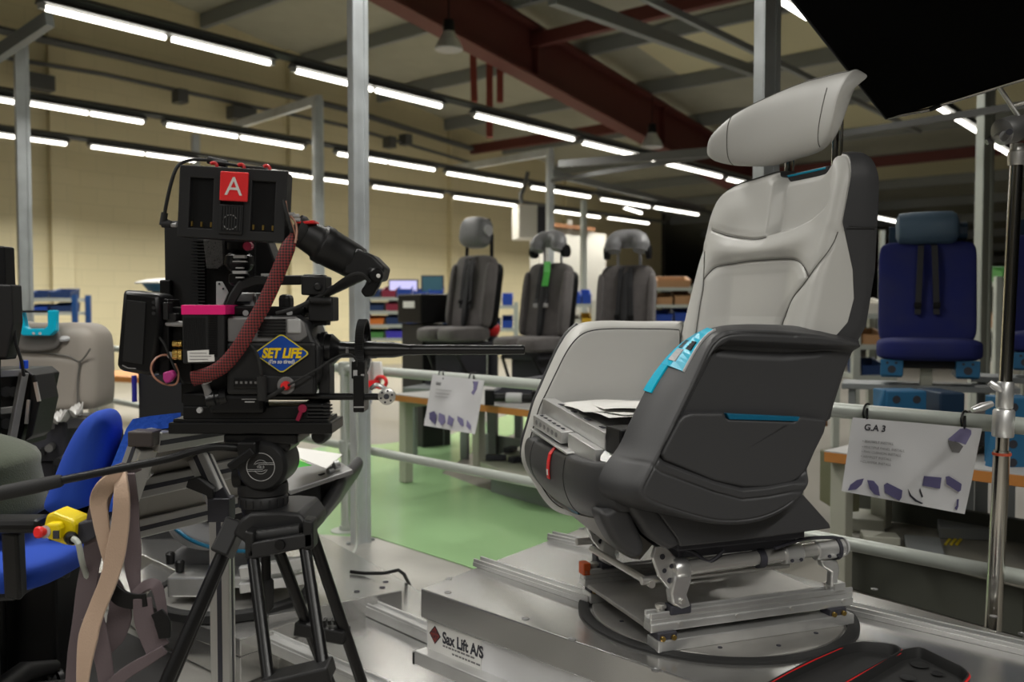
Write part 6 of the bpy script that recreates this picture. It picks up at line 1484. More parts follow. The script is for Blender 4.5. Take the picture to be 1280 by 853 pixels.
for k in range(5):
    a = 2 * math.pi * k / 5 + .35; e = cxy + Vector((math.cos(a) * .32, math.sin(a) * .32, .10)); q = MB(); q.tube([cxy + SZ * .15, cxy + SZ * .15 + (e - cxy - SZ * .1) * .5, e], [.032, .026, .018], 10); obj('base_leg', q, M['black_s'], ch)
    q = MB(); c = Vector((e.x, e.y, .058)); t = Vector((-math.sin(a + .8), math.cos(a + .8), 0)); q.lathe(c - t * .022, t, [(0, .028), (.006, .034), (.018, .034), (.020, .02), (.024, .02), (.026, .034), (.038, .034), (.044, .028)], 18); q.cyl(c, e, .009, 8); obj('caster', q, M['black'], ch)
# ---- rubber mat under the chair
q = MB(); mp_ = [G(x, y, .02) for x, y in ((-120, 770), (20, 768), (120, 775), (215, 820), (180, 920), (-200, 920))]; q.prism([p + SZ * .006 for p in mp_], (0, 0, -.005)); md = obj('rubber_mat', q, mat('ribbed rubber mat', (.018, .017, .017), .8), None, False)
tag(md, 'black ribbed rubber mat on the floor under the office chair', 'mat')
q = MB(); q.bar(P(22, 738, 2.4), P(58, 733, 2.45), .03, .03); q.cyl(P(44, 740, 2.42), P(44, 752, 2.42), .016, 12); q.box((P(40, 760, 2.42).x, 2.42, .045), (.12, .08, .05)); tag(obj('trolley_rail', q, M['alu'], None, False, .003), 'short aluminium trolley rail on the floor behind the office chair', 'trolley')

# ---- seated person in an olive sweater, cut by the left edge
pe = thing('person', 'person in an olive green sweater seated on the blue office chair', 'person', (cxy.x, cxy.y - .02, .02))
def skin(name, verts, edges, radii, m, root=0):
    me = bpy.data.meshes.new(name); me.from_pydata([tuple(v) for v in verts], edges, []); me.materials.append(m)
    o = bpy.data.objects.new(name, me); scene.collection.objects.link(o)
    sk_ = o.modifiers.new('skin', 'SKIN')
    for i, r in enumerate(radii):
        me.skin_vertices[0].data[i].radius = (r, r) if not isinstance(r, tuple) else r
        me.skin_vertices[0].data[i].use_root = (i == root)
    ss = o.modifiers.new('sub', 'SUBSURF'); ss.levels = ss.render_levels = 2
    dg = bpy.context.evaluated_depsgraph_get(); m2 = bpy.data.meshes.new_from_object(o.evaluated_get(dg)); bpy.data.objects.remove(o)
    for p in m2.polygons: p.use_smooth = True
    m2.materials.clear(); m2.materials.append(m); o = bpy.data.objects.new(name, m2); scene.collection.objects.link(o); attach(o, pe); return o
bx, by = cxy.x, cxy.y - .02
hz = P(0, 668, CY).z
bx -= .05; tops = P(-6, 572, CY).z
bx = P(52, 640, CY).x - .195; tops = P(0, 578, CY).z; sh = Vector((bx - .06, by, tops)); pel = Vector((bx + .01, by, hz)); che = Vector((bx + .01, by, (hz + tops) / 2 + .02)); nk = Vector((bx - .14, by, tops + .11)); hd = Vector((bx - .20, by, tops + .22)); hd2 = Vector((bx - .21, by, tops + .30))
kneeL, kneeR = Vector((bx - .38, by - .11, hz + .01)), Vector((bx - .38, by + .11, hz + .01)); ankL, ankR = Vector((bx - .40, by - .12, .10)), Vector((bx - .40, by + .12, .10))
toeL, toeR = Vector((bx - .54, by - .12, .055)), Vector((bx - .54, by + .12, .055)); heelL = None
shL, shR = sh + Vector((-.02, -.16, -.03)), sh + Vector((-.02, .16, -.03)); elL, elR = sh + Vector((-.08, -.24, -.26)), sh + Vector((-.08, .24, -.26)); wrL, wrR = sh + Vector((-.30, -.16, -.25)), sh + Vector((-.30, .16, -.25))
M['skin'] = mat('skin', (.50, .30, .21), .5); M['olive'] = mat('olive knit', (.036, .046, .024), .9, bump=(300, .4, .003), sheen=.2); M['trouser'] = mat('dark trousers', (.015, .016, .02), .85)
V_ = [pel, (pel + che) / 2, che, sh, nk, hd, hd2, shL, elL, wrL, shR, elR, wrR, pel + Vector((-.05, -.10, 0)), kneeL, ankL, toeL, pel + Vector((-.05, .10, 0)), kneeR, ankR, toeR]
E_ = [(0, 1), (1, 2), (2, 3), (3, 4), (4, 5), (5, 6), (3, 7), (7, 8), (8, 9), (3, 10), (10, 11), (11, 12), (0, 13), (13, 14), (14, 15), (15, 16), (0, 17), (17, 18), (18, 19), (19, 20)]
r_ = [.12, .115, .12, .095, .05, .085, .07, .06, .04, .028, .06, .04, .028, .08, .058, .038, .035, .08, .058, .038, .035]
skin('body', V_, E_, r_, M['skin'])
skin('sweater', [pel + SZ * .03, (pel + che) / 2, che, sh, sh + (nk - sh) * .7, shL, elL, wrL + (elL - wrL) * .12, shR, elR, wrR + (elR - wrR) * .12], [(0, 1), (1, 2), (2, 3), (3, 4), (3, 5), (5, 6), (6, 7), (3, 8), (8, 9), (9, 10)], [.19, .20, .185, .12, .06, .075, .056, .042, .075, .056, .042], M['olive'])
skin('trousers', [pel, pel + Vector((-.05, -.10, 0)), kneeL, ankL + SZ * .02, pel + Vector((-.05, .10, 0)), kneeR, ankR + SZ * .02], [(0, 1), (1, 2), (2, 3), (0, 4), (4, 5), (5, 6)], [.135, .095, .072, .052, .095, .072, .052], M['trouser'])
for an, to in ((ankL, toeL), (ankR, toeR)): skin('shoe', [an + Vector((.04, 0, -.035)), an + Vector((-.03, 0, -.035)), to], [(0, 1), (1, 2)], [.042, .046, .036], M['black'])
for wr, s in ((wrL, 1), (wrR, -1)):
    f = Vector((-1, .18 * s, -.12)).normalized(); sd = f.cross(SZ).normalized(); pm = wr + f * .075
    vs = [wr, wr + f * .03, pm]; es_ = [(0, 1), (1, 2)]; rr_ = [.026, .030, .030]
    for k, (o_, L_) in enumerate(((-.028, .066), (-.010, .076), (.010, .072), (.027, .056))):
        b_ = len(vs); base_ = pm + sd * o_
        vs += [base_, base_ + f * L_ * .5 - SZ * .008, base_ + f * L_ - SZ * .028]; es_ += [(2, b_), (b_, b_ + 1), (b_ + 1, b_ + 2)]; rr_ += [.010, .009, .0075]
    b_ = len(vs); vs += [wr + f * .035 + sd * .03 * s, wr + f * .075 + sd * .05 * s - SZ * .01]; es_ += [(1, b_), (b_, b_ + 1)]; rr_ += [.012, .009]
    skin('hand', vs, es_, rr_, M['skin'])
q = MB(); q.sphere(hd2 + Vector((.01, 0, .0)), .105, 20, 14, (1.0, .88, 1.0)); obj('hair', q, mat('brown hair', (.04, .025, .015), .8, bump=(200, .5, .003)), pe)
for s in (-1, 1):
    q = MB(); q.sphere(hd + Vector((-.083, .032 * s, .045)), .013, 12, 8); obj('eye', q, M['white'], pe)
    q = MB(); q.sphere(hd + Vector((-.002, .086 * s, .03)), .03, 12, 8, (.6, .3, 1)); obj('ear', q, M['skin'], pe)
q = MB(); q.tube([hd + Vector((-.080, 0, .055)), hd + Vector((-.098, 0, .03)), hd + Vector((-.108, 0, .008)), hd + Vector((-.085, 0, .0))], [.008, .011, .014, .008], 10); obj('nose', q, M['skin'], pe)
q = MB(); q.tube([hd + Vector((-.076, -.024, -.03)), hd + Vector((-.086, 0, -.03)), hd + Vector((-.076, .024, -.03))], [.003, .006, .003], 8); obj('mouth', q, mat('lips', (.35, .12, .10), .5), pe)
# ================================================================== workbenches behind the rail
def bench(p0, length, depth, h, label, group='timber edged workbenches'):
    r = thing('workbench', label, 'workbench', (p0.x, p0.y, 0), group); a = Vector((p0.x, p0.y, h)); e = RDv; dp = RNv
    q = MB().prism([a, a + e * length, a + e * length + dp * depth, a + dp * depth], (0, 0, -.004)); obj('top', q, M['benchtop'], r, False)
    q = MB().prism([a - SZ * .004 + dp * .03, a + e * length + dp * .03 - SZ * .004, a + e * length + dp * (depth - .03) - SZ * .004, a + dp * (depth - .03) - SZ * .004], (0, 0, -.034)); obj('core', q, M['greylt'], r, False)
    q = MB(); q.bar(a - SZ * .022 + dp * .014, a + e * length - SZ * .022 + dp * .014, .028, .036); q.bar(a - SZ * .022 + dp * (depth - .014), a + e * length - SZ * .022 + dp * (depth - .014), .028, .036); obj('timber_edge', q, M['ply'], r, False, .002)
    for s in (.03, length - .12):
        for d in (.08, depth - .08):
            q = MB(); c = a + e * s + dp * d; q.bar(c - SZ * .04, Vector((c.x, c.y, .008)), .06, .06, e); obj('leg', q, M['bench'], r, False, .004)
        q = MB(); q.bar(a + e * s + dp * .08 - SZ * .06, a + e * s + dp * (depth - .08) - SZ * .06, .05, .05); obj('cross_member', q, M['bench'], r, False)
    return r
HB = .54
pB1 = G(490, 492.5, HB); bench(pB1, 2.35, .75, HB, 'timber-edged workbench behind the left sign with a pale grey top')
pB2 = G(1030, 563.5, HB); bench(pB2, 2.2, .5, HB, 'timber-edged workbench behind the right sign and below the blue seats')
# lower tray with parts beneath the left bench
lt = thing('parts_tray', 'low grey tray with dark metal parts under the left workbench', 'tray', tuple(G(640, 590, .12)))
tp_ = [G(x, y, .18) for x, y in ((600, 577), (655, 556), (735, 575), (720, 606), (650, 598))]
q = MB().prism(tp_, (0, 0, -.03)); obj('tray', q, M['bench'], lt, False, .004)
q = MB().prism([p - SZ * .03 for p in [tp_[0].lerp(tp_[2], .1), tp_[1].lerp(tp_[3], .15), tp_[2].lerp(tp_[0], .1), tp_[3].lerp(tp_[1], .1)]], (0, 0, -.145)); obj('plinth', q, M['galv_dark'], lt, False)
for k, (x, y, w_) in enumerate(((590 + 10, 576, .12), (627, 578, .10), (618, 566, .11), (640, 583, .13))):
    q = MB(); c = G(x + 20, y - 4, .20); q.box(c, (w_, .05, .03), Matrix.Rotation(.6 * k, 3, 'Z')); obj('metal_part', q, M['ink'], lt, False, .004)
q = MB(); q.prism([on_plane(x, y, pB1 + RNv * .82, RNv) for x, y in ((590, 540), (690, 556), (690, 590), (590, 566))], RNv * .03); pnl = obj('modesty_panel', q, M['galv_dark'], None, False, .003); tag(pnl, 'grey steel box panel standing under the back of the left workbench', 'panel')
# loose black seat parts on the left bench
bp0 = thing('seat_slide', 'black seat slide mechanism lying on the left workbench', 'mechanism', tuple(G(640, 492, HB + .004)))
c0 = G(612, 497, HB + .045); c1 = G(672, 498, HB + .045)
q = MB(); q.cyl(c0, c1, .022, 12); q.box(c0, (.05, .06, .08)); q.box(c1, (.06, .08, .08)); obj('body', q, M['black'], bp0, False, .004)
q = MB(); q.cyl(c0.lerp(c1, .35) - YA * .005, c0.lerp(c1, .68) - YA * .005, .027, 14); obj('sleeve', q, M['greylt'], bp0)
q = MB(); q.prism([P(x, y, c0.y + .12) for x, y in ((612, 492), (640, 478), (690, 470), (700, 500), (620, 498))], (0, .15, 0)); obj('cover', q, M['ink'], bp0, False, .006)

# ---- crew seats in grey sheepskin
M['fleece'] = mat('grey sheepskin', (.135, .122, .118), .95, bump=(160, .9, .01), sheen=.25, var=(18, .16))
M['belt'] = mat('black webbing', (.016, .016, .018), .7)
M['bluefab'] = mat('navy seat fabric', (.007, .012, .105), .85, bump=(300, .3, .002), var=(6, .12))
M['lightblue'] = mat('light blue painted metal', (.018, .125, .26), .45); M['headblue'] = mat('slate blue leather', (.075, .125, .18), .45)
def crew_seat(name, label, kind, group):                 # faces -y, seat pan at z=.45
    r = thing(name, label, 'seat', (0, 0, 0), group); fab = M['fleece'] if kind != 'blue' else M['bluefab']
    T = Matrix.Rotation(math.radians(-10), 3, 'X')
    q = MB(); q.cushion((0, .20, .80), (.44 if kind != 'blue' else .58, .13, .66), T, .32 if kind != 'blue' else .2, 44, 26); obj('backrest', q, fab, r, True, 0, 75)
    q = MB(); q.cushion((0, .30, .76), (.42 if kind != 'blue' else .54, .07, .62), T, .25, 36, 16); obj('back_shell', q, M['black'], r, True, 0, 60)
    if kind == 'blue':
        q = MB(); q.cushion((0, -.06, .445), (.60, .50, .14), None, .42, 44, 18); obj('seat_cushion', q, fab, r, True, 0, 75)
    else:
        for s in (-1, 1):
            q = MB(); q.cushion((s * .125, -.06, .44), (.235, .50, .13), None, .45, 36, 16); obj('seat_cushion', q, fab, r, True, 0, 75)
    # harness
    for s in (-1, 1):
        bm_ = MB(); bm_.ribbon([Vector((s * .035, .235, 1.12)), Vector((s * .04, .155, 1.10)), Vector((s * .045, .118, .95)), Vector((s * .05, .105, .82)), Vector((s * .055, .09, .66 if kind != 'tag' else .78))], .036, XA, .006); obj('shoulder_belt', bm_, M['belt'], r, False)
        bm_ = MB(); bm_.box((s * .055, .085, .72 if kind != 'tag' else .765), (.044, .012, .035)); obj('belt_buckle', bm_, M['black'] if kind != 'tag' else M['greylt'], r, False, .003)
    if kind != 'blue':
        q = MB(); q.cushion((0, .115, .79), (.06, .05, .58), T, .5, 20, 14); obj('centre_channel', q, M['belt'], r, True, 0, 60)
        for s in (-1, 1):
            q = MB(); q.cushion((s * .205, .16, .78), (.055, .13, .56), T, .5, 20, 14); obj('side_bolster', q, fab, r, True, 0, 70)
    if kind == 'loop':                                     # round headrest held in a strap frame
        q = MB(); q.cushion((0, .23, 1.33), (.30, .20, .27), T, .6, 30, 18); obj('headrest', q, M['shell_grey'], r, True, 0, 70)
        q = MB(); q.tube([(-.15, .27, 1.10), (-.145, .28, 1.30), (-.10, .29, 1.44), (.10, .29, 1.44), (.145, .28, 1.30), (.15, .27, 1.10)], .016, 8); obj('headrest_frame', q, M['black'], r)
        q = MB(); q.cyl((.13, .22, 1.34), (.165, .22, 1.34), .05, 18); obj('headrest_boss', q, M['greylt'], r)
    elif kind == 'blue':
        q = MB(); q.lathe((-.19, .22, 1.22), XA, [(0, .06), (.02, .10), (.10, .108), (.20, .11), (.33, .108), (.36, .09), (.375, .05)], 32); obj('headrest', q, M['headblue'], r, True)
        q = MB(); q.cyl((.17, .25, 1.20), (.235, .25, 1.20), .055, 18); q.box((0, .30, 1.18), (.46, .05, .12)); obj('headrest_carrier', q, mat('dark teal carrier', (.008, .03, .06), .5), r, False, .004)
    else:                                                  # winged headrest
        q = MB(); pts = [(-.11, .18, 1.235), (-.11, .20, 1.29), (-.08, .23, 1.335), (0, .25, 1.345), (.08, .23, 1.335), (.11, .20, 1.29), (.11, .18, 1.235)]
        q.tube([Vector(a) for a in catmull(pts, 24)], [.06] * 2 + [.07] * 20 + [.06] * 2, 14); q.cushion((0, .25, 1.325), (.20, .10, .12), None, .6, 24, 14); obj('headrest', q, M['shell_grey'], r, True, 0, 70)
        for s in (-1, 1):
            q = MB(); q.cyl((s * .15, .22, 1.23), (s * .185, .22, 1.23), .055, 18); obj('headrest_pivot', q, M['black'], r)
            q = MB(); q.cyl((s * .09, .27, 1.10), (s * .09, .27, 1.30), .012, 10); obj('headrest_post', q, M['greylt'], r)
    # base
    if kind == 'blue':
        q = MB(); q.box((0, .02, .355), (.40, .44, .05)); obj('seat_frame', q, M['dark'], r, False, .01)
        for s in (-1, 1):
            q = MB(); q.box((s * .21, -.24, .335), (.13, .05, .10)); q.box((s * .21, -.05, .30), (.12, .40, .05)); o_ = obj('bracket', q, M['lightblue'], r, False, .005); o_['label'] = 'light blue metal bracket'
            for dx, dz, rr_ in ((-.025, .03, .008), (.025, .03, .008), (0, -.01, .024)):
                q = MB(); q.cyl((s * .21 + dx, -.2655, .335 + dz), (s * .21 + dx, -.267, .335 + dz), rr_, 12); obj('bracket_hole', q, M['ink'], r)
        q = MB(); q.box((-.01, -.1, .27), (.07, .07, .14)); obj('pillar', q, M['bench'], r, False, .004)
        q = MB(); q.box((0, 0, .205), (1.0, .34, .035)); obj('support_shelf', q, M['galv_dark'], r, False, .003)
        for sx in (-.44, .44):
            for sy in (-.12, .12):
                q = MB(); q.box((sx, sy, .096), (.04, .04, .184)); obj('leg', q, M['galv_dark'], r, False)
    else:
        q = MB(); q.box((0, .02, .345), (.40, .44, .06)); q.box((0, .04, .20), (.30, .34, .24)); q.box((0, .04, .03), (.44, .46, .06)); obj('seat_frame', q, M['ink'], r, False, .01)
        for s in (-1, 1):
            q = MB(); q.tube([(s * .16, -.24, .34), (s * .19, -.10, .12), (s * .16, .18, .06)], .014, 8); obj('strut', q, M['dark'], r)
    return r
SEATG = 'grey sheepskin crew seats behind the rail'
def place_seat(r, px, py_cushion, Y, heading, base_z, scale):
    c = P(px, py_cushion, Y); r.location = (c.x, c.y, base_z); r.rotation_euler = (0, 0, math.radians(heading)); r.scale = (scale, scale, scale)
def seat_stand(px, Y, h, label, w=.5):
    c = P(px, 500, Y); r = thing('seat_stand', label, 'stand', (c.x, c.y, 0), 'stands under the crew seats')
    R = Matrix.Rotation(math.radians(-20), 3, 'Z')
    q = MB(); q.box((c.x, c.y, h - .02), (w, .6, .04), R); obj('top', q, M['galv_dark'], r, False, .004)
    for sx in (-1, 1):
        for sy in (-1, 1):
            q = MB(); p_ = Vector((c.x, c.y, 0)) + R @ Vector((sx * (w / 2 - .05), sy * .25, 0)); q.box((p_.x, p_.y, (h - .04) / 2), (.05, .05, h - .04), R); obj('leg', q, M['galv_dark'], r, False)
    return c
# scale and stand heights so that cushions and shoulders land where they are seen
def seat_fit(kind, px, y_top, y_cush, Y, heading, label, name='crew_seat', grp=SEATG, stand=True):
    zt, zc = P(px, y_top, Y).z, P(px, y_cush, Y).z          # shoulder height, cushion height
    sc = (zt - zc) / (1.13 - .50); base = zc - .50 * sc
    r = crew_seat(name, label, kind, grp); place_seat(r, px, 500, Y, heading, max(base, .02), sc)
    return r, base, sc
r1, b1, s1 = seat_fit('loop', 573, 318, 409, 6.5, -40, 'grey sheepskin seat with tall looped headrest, leftmost of the three behind the camera lens')
seat_stand(566, 6.5, b1 - .004, 'low dark stand under the sheepskin seat with the looped headrest')
r2, b2, s2 = seat_fit('tag', 668, 328, 421, 6.0, -38, 'grey sheepskin seat with a bright green tag on its shoulder')
seat_stand(668, 6.0, b2 - .004, 'low dark stand under the sheepskin seat with the green tag')
r3, b3, s3 = seat_fit('wing', 776, 330, 432, 5.6, -20, 'grey sheepskin seat half hidden behind the big seat armrest')
seat_stand(780, 5.6, b3 - .004, 'low dark stand under the sheepskin seat behind the big seat armrest')
bpy.context.view_layer.update()
def on_seat(r, v): return r.matrix_world @ Vector(v)
q = MB(); q.ribbon([on_seat(r2, (.04, .13, 1.14)), on_seat(r2, (.06, .098, 1.05)), on_seat(r2, (.045, .085, .93))], .05, on_seat(r2, (1, 0, 0)) - on_seat(r2, (0, 0, 0)), .004)
tag(obj('green_tag', q, mat('bright green tag', (.10, .58, .09), .5), None, False), 'bright green tag hanging on the belt of the middle sheepskin seat', 'tag')
q = MB(); c = on_seat(r1, (-.52, .12, .66)); R = Matrix.Rotation(math.radians(-52), 3, 'Z'); q.box(c, (.34, .30, .22), R); o = obj('black_case', q, M['black'], None, False, .01)
tag(o, 'black case with a pale label standing beside the leftmost sheepskin seat', 'case'); cl_ = c + R @ Vector((.0, -.152, .03)); q = MB(); q.box(cl_, (.16, .004, .05), R); l_ = obj('label_strip', q, M['white'], None, False); l_.parent = o
q = MB(); q.box((c.x, c.y, (c.z - .115) / 2), (.3, .25, c.z - .116), R); tag(obj('case_plinth', q, M['dark'], None, False, .006), 'dark plinth carrying the black case left of the sheepskin seats', 'plinth')
q = MB(); cr = P(616, 412, 6.6); q.sphere(cr, .055, 16, 12, (1, 1, 1.1)); q.cyl(cr + SZ * .05, cr + SZ * .11, .012, 8); q.box(cr + SZ * .12, (.06, .02, .025)); fe = tag(obj('fire_extinguisher', q, M['red'], None), 'red fire extinguisher between the two left sheepskin seats', 'extinguisher'); q = MB(); q.cyl(cr - SZ * .05, Vector((cr.x, cr.y, .01)), .04, 12); o = obj('floor_stand', q, M['ink'], None); o.parent = fe
# ---- blue seats on the right
BLUEG = 'blue seats at the right'
rb, bb, sb_ = seat_fit('blue', 1158, 300, 425, 3.75, -22, 'navy blue seat with slate headrest and light blue brackets, left of the light stand', 'passenger_seat', BLUEG)
rb2 = dup(rb, None, None, 'navy blue seat cut off by the right edge behind the light stand')
c = P(1325, 500, 3.7); rb2.location = (c.x, c.y, bb + .03); rb2.rotation_euler = (0, 0, math.radians(-26))
for r_, px_, Y_ in ((rb, 1158, 3.75), (rb2, 1325, 3.7)):
    bz = r_.location.z; c = P(px_, 500, Y_); R = Matrix.Rotation(r_.rotation_euler.z, 3, 'Z')
    st = thing('seat_trestle', 'steel trestle under the navy blue seat ' + ('left of the light stand' if r_ is rb else 'at the right edge'), 'trestle', (c.x, c.y, 0), 'trestles under the blue seats')
    q = MB(); q.box((c.x, c.y, bz - .022), (.46, .5, .036), R); obj('top', q, M['galv_dark'], st, False, .004)
    for sx in (-1, 1):
        for sy in (-1, 1):
            p_ = Vector((c.x, c.y, 0)) + R @ Vector((sx * .19, sy * .2, 0)); q = MB(); q.box((p_.x, p_.y, (bz - .042) / 2), (.045, .045, bz - .042), R); obj('leg', q, M['galv_dark'], st, False)
def perforated(px0, py0, px1, py1, Y, label):
    a, b = P(px0, py0, Y), P(px1, py1, Y); w_, h_ = b.x - a.x, a.z - b.z; r = thing('perforated_bracket', label, 'bracket', ((a.x + b.x) / 2, Y, b.z), 'perforated blue brackets')
    q = MB(); q.box(((a.x + b.x) / 2, Y + .06, (a.z + b.z) / 2), (w_, .12, h_)); q.bar((a.x - .03, Y + .02, b.z), (a.x + .01, Y + .02, a.z), .03, .03, YA); obj('body', q, M['lightblue'], r, False, .005)
    nx, nz = max(2, int(w_ / .055)), max(2, int(h_ / .05))
    for i in range(nx):
        for j in range(nz):
            q = MB(); x, z = a.x + w_ * (i + .5) / nx, b.z + h_ * (j + .5) / nz; q.cyl((x, Y - .0005, z), (x, Y - .002, z), .014, 12); obj('hole', q, M['ink'], r)
    return r
perforated(1108, 489, 1158, 532, 3.15, 'perforated light blue bracket on the right workbench under the blue seat')
perforated(1256, 498, 1300, 590, 2.85, 'perforated light blue bracket at the right edge below the second blue seat')
q = MB(); q.box(P(1174, 510, 3.3), (.09, .2, .13)); tag(obj('blue_block', q, mat('dark blue block', (.006, .03, .07), .5), None, False, .006), 'dark blue block beside the perforated bracket on the right workbench', 'block')
q = MB(); q.box(P(1195, 535, 3.2) , (.5, .25, .10)); tag(obj('seat_parts_box', q, mat('brown grey parts', (.07, .06, .055), .6), None, False, .02), 'low brown grey box of seat parts on the right workbench behind the sign', 'box')
# floor clutter right of the seat: low parts deck behind the rail
M['olive_dark'] = mat('dark olive plinth', (.055, .058, .046), .6)
pd = thing('parts_deck', 'low grey parts deck with yellow tags under the right workbench', 'deck', tuple(G(1150, 690, .02)))
dk = [G(x, y, .20) for x, y in ((1040, 668), (1300, 730), (1330, 690), (1060, 622))]
q = MB().prism(dk, (0, 0, -.03)); obj('deck', q, mat('stained deck', (.20, .19, .16), .55, var=(9, .2)), pd, False, .004)
q = MB().prism([p - SZ * .03 for p in (dk[0].lerp(dk[2], .06), dk[1].lerp(dk[3], .06), dk[2].lerp(dk[0], .06), dk[3].lerp(dk[1], .06))], (0, 0, -.165)); obj('plinth', q, M['olive_dark'], pd, False)
for k in range(3):
    x = 1180 + k * 7; q = MB().prism([G(a, b, .205) for a, b in ((x, 680), (x + 6, 673), (x + 9, 674), (x + 3, 681))], (0, 0, -.004)); obj('yellow_tag', q, M['yellow'], pd, False)
for (x0, y0, x1, y1, h) in ((1075, 662, 1120, 670, .03), (1130, 668, 1175, 690, .025), (1170, 640, 1240, 660, .04), (1058, 634, 1100, 648, .05)):
    q = MB().prism([G(x0, y0, .2 + h), G(x1, y0 + 4, .2 + h), G(x1 + 6, y1 + 3, .2 + h), G(x0 + 4, y1, .2 + h)], (0, 0, -h)); obj('flat_part', q, M['bench'] if x0 < 1100 else M['galv_dark'], pd, False, .004)
q = MB(); q.prism([on_plane(x, y, pB2 + RNv * .53, RNv) for x, y in ((1050, 612), (1300, 655), (1300, 700), (1050, 645))], RNv * .03); tag(obj('bench_panel', q, mat('olive grey panel', (.06, .063, .05), .6), None, False), 'olive grey panel closing the space under the right workbench', 'panel')
q = MB(); q.box(P(1049, 600, 3.35), (.08, .2, .20)); tag(obj('parts_box', q, mat('olive box', (.14, .14, .08), .6), None, False, .006), 'olive parts box under the left end of the right workbench', 'box')

# ---- white partition, heater, shelves and screens along the far wall
pw0, pw1 = P(674, 400, 14.6), P(757, 400, 16.0); zt_ = P(715, 288, 15.2).z
q = MB(); dv = (pw1 - pw0); dv.z = 0; dn = dv.normalized(); nn_ = Vector((-dn.y, dn.x, 0))
A_ = Vector((pw0.x, pw0.y, 0)); B_ = Vector((pw1.x, pw1.y, 0))
q.prism([A_, B_, B_ + SZ * zt_, A_ + SZ * zt_], nn_ * .2); pwt = obj('white_partition', q, M['wall_white'], None, False); tag(pwt, 'white partition wall with timber edge in the far middle, left of the third grey seat', 'partition')
q = MB(); q.bar(A_ + SZ * (zt_ + .05), B_.lerp(A_, .25) + SZ * (zt_ + .05), .2, .06); te = obj('timber_edge', q, mat('dark timber', (.20, .085, .03), .6), None, False); te.parent = pwt
q = MB(); q.bar(P(712, 275, 15.2), P(712, 290, 15.2), .08, .08, YA); tag(obj('lamp_post', q, M['wall_white'], None, False), 'short white upright standing on the white partition', 'upright')
hb = thing('heater_box', 'white box heater hanging under the lights left of the thin post', 'heater', tuple(P(662, 298, 13)))
q = MB(); a, b = P(644, 255, 12.6), P(668, 297, 12.6); q.box(((a.x + b.x) / 2, 12.95, (a.z + b.z) / 2), (b.x - a.x, .5, a.z - b.z), Matrix.Rotation(.2, 3, 'Z')); obj('casing', q, M['wall_white'], hb, False, .01)
q = MB(); a, b = P(668, 257, 12.7), P(681, 295, 12.7); q.box(((a.x + b.x) / 2, 13.0, (a.z + b.z) / 2), (b.x - a.x, .4, a.z - b.z), Matrix.Rotation(.2, 3, 'Z')); obj('fan_side', q, M['ink'], hb, False, .01)
q = MB(); q.tube([Vector(x_) for x_ in catmull([P(653, 255, 12.9), P(651, 245, 12.9), P(655, 235, 12.9), P(660, 215, 12.9)], 14)], .03, 8); obj('flue', q, M['trunk'], hb)
def rack(px0, px1, py_top, py_bot, Y, shelves, label, rot, m):
    a, b = P(px0, py_top, Y), P(px1, py_top, Y); c = (a + b) / 2; w_ = (b - a).length; r = thing('storage_rack', label, 'storage rack', (c.x, c.y, 0), 'racks along the far wall'); R = Matrix.Rotation(rot, 3, 'Z'); zs = []
    for k in range(shelves):
        z = P(0, py_top + (py_bot - py_top) * k / max(shelves - 1, 1), Y).z; zs.append(z); q = MB(); q.box((c.x, c.y, z), (w_, .42, .035), R); obj('shelf', q, M['rail'], r, False)
    for sx in (-1, 1):
        for sy in (-1, 1):
            p_ = Vector((c.x, c.y, 0)) + R @ Vector((sx * (w_ / 2 + .026), sy * .19, 0)); q = MB(); q.box((p_.x, p_.y, (a.z + .05) / 2 + .004), (.05, .05, a.z + .05), R); obj('upright', q, m, r, False)
    return r, c, w_, zs, R
M['rackblue'] = mat('rack blue', (.008, .055, .19), .5); M['bin_blue'] = mat('blue bin', (.012, .05, .30), .45); M['bin_navy'] = mat('navy bin', (.010, .03, .10), .5)
M['bin_red'] = mat('maroon bin', (.22, .015, .04), .5); M['bin_or'] = mat('orange bin', (.60, .16, .02), .5); M['bin_gr'] = mat('green bin', (.06, .22, .05), .5); M['bin_y'] = mat('amber bin', (.55, .33, .02), .5); M['bin_w'] = mat('pale bin', (.55, .53, .47), .5); M['bin_v'] = mat('violet blue bin', (.05, .04, .42), .45); M['carton'] = mat('cardboard', (.38, .21, .10), .7)
BINCOL = {'bin_blue': 'blue', 'bin_navy': 'navy', 'bin_red': 'maroon', 'bin_or': 'orange', 'bin_gr': 'green', 'bin_y': 'amber', 'bin_w': 'pale', 'bin_v': 'violet', 'carton': 'cardboard'}
def pick_bin(c, R, dx, z, w_, h_, m, label):
    p_ = Vector((c.x, c.y, z)) + R @ Vector((dx, -.06, 0)); q = MB(); d = .26
    R4 = [(-w_ / 2, -d / 2), (w_ / 2, -d / 2), (w_ / 2, d / 2), (-w_ / 2, d / 2)]
    lo = [p_ + R @ Vector((x * .92, y, 0)) for x, y in R4]; hi = [p_ + R @ Vector((x, y, h_ * (.62 if y < 0 else 1))) for x, y in R4]; li = [p_ + R @ Vector((x * .86, y * .9, h_ * (.6 if y < 0 else .97))) for x, y in R4]; bo_ = [p_ + R @ Vector((x * .8, y * .85, .02)) for x, y in R4]
    q.rings([lo, hi, li, bo_], True, True, True); return tag(obj('storage_bin', q, M[m], None, False), label, 'storage bin', 'bins on the far racks')
ORD = ['first', 'second', 'third', 'fourth', 'fifth', 'sixth', 'seventh']
SHN = ['top', 'second', 'third', 'fourth', 'fifth']
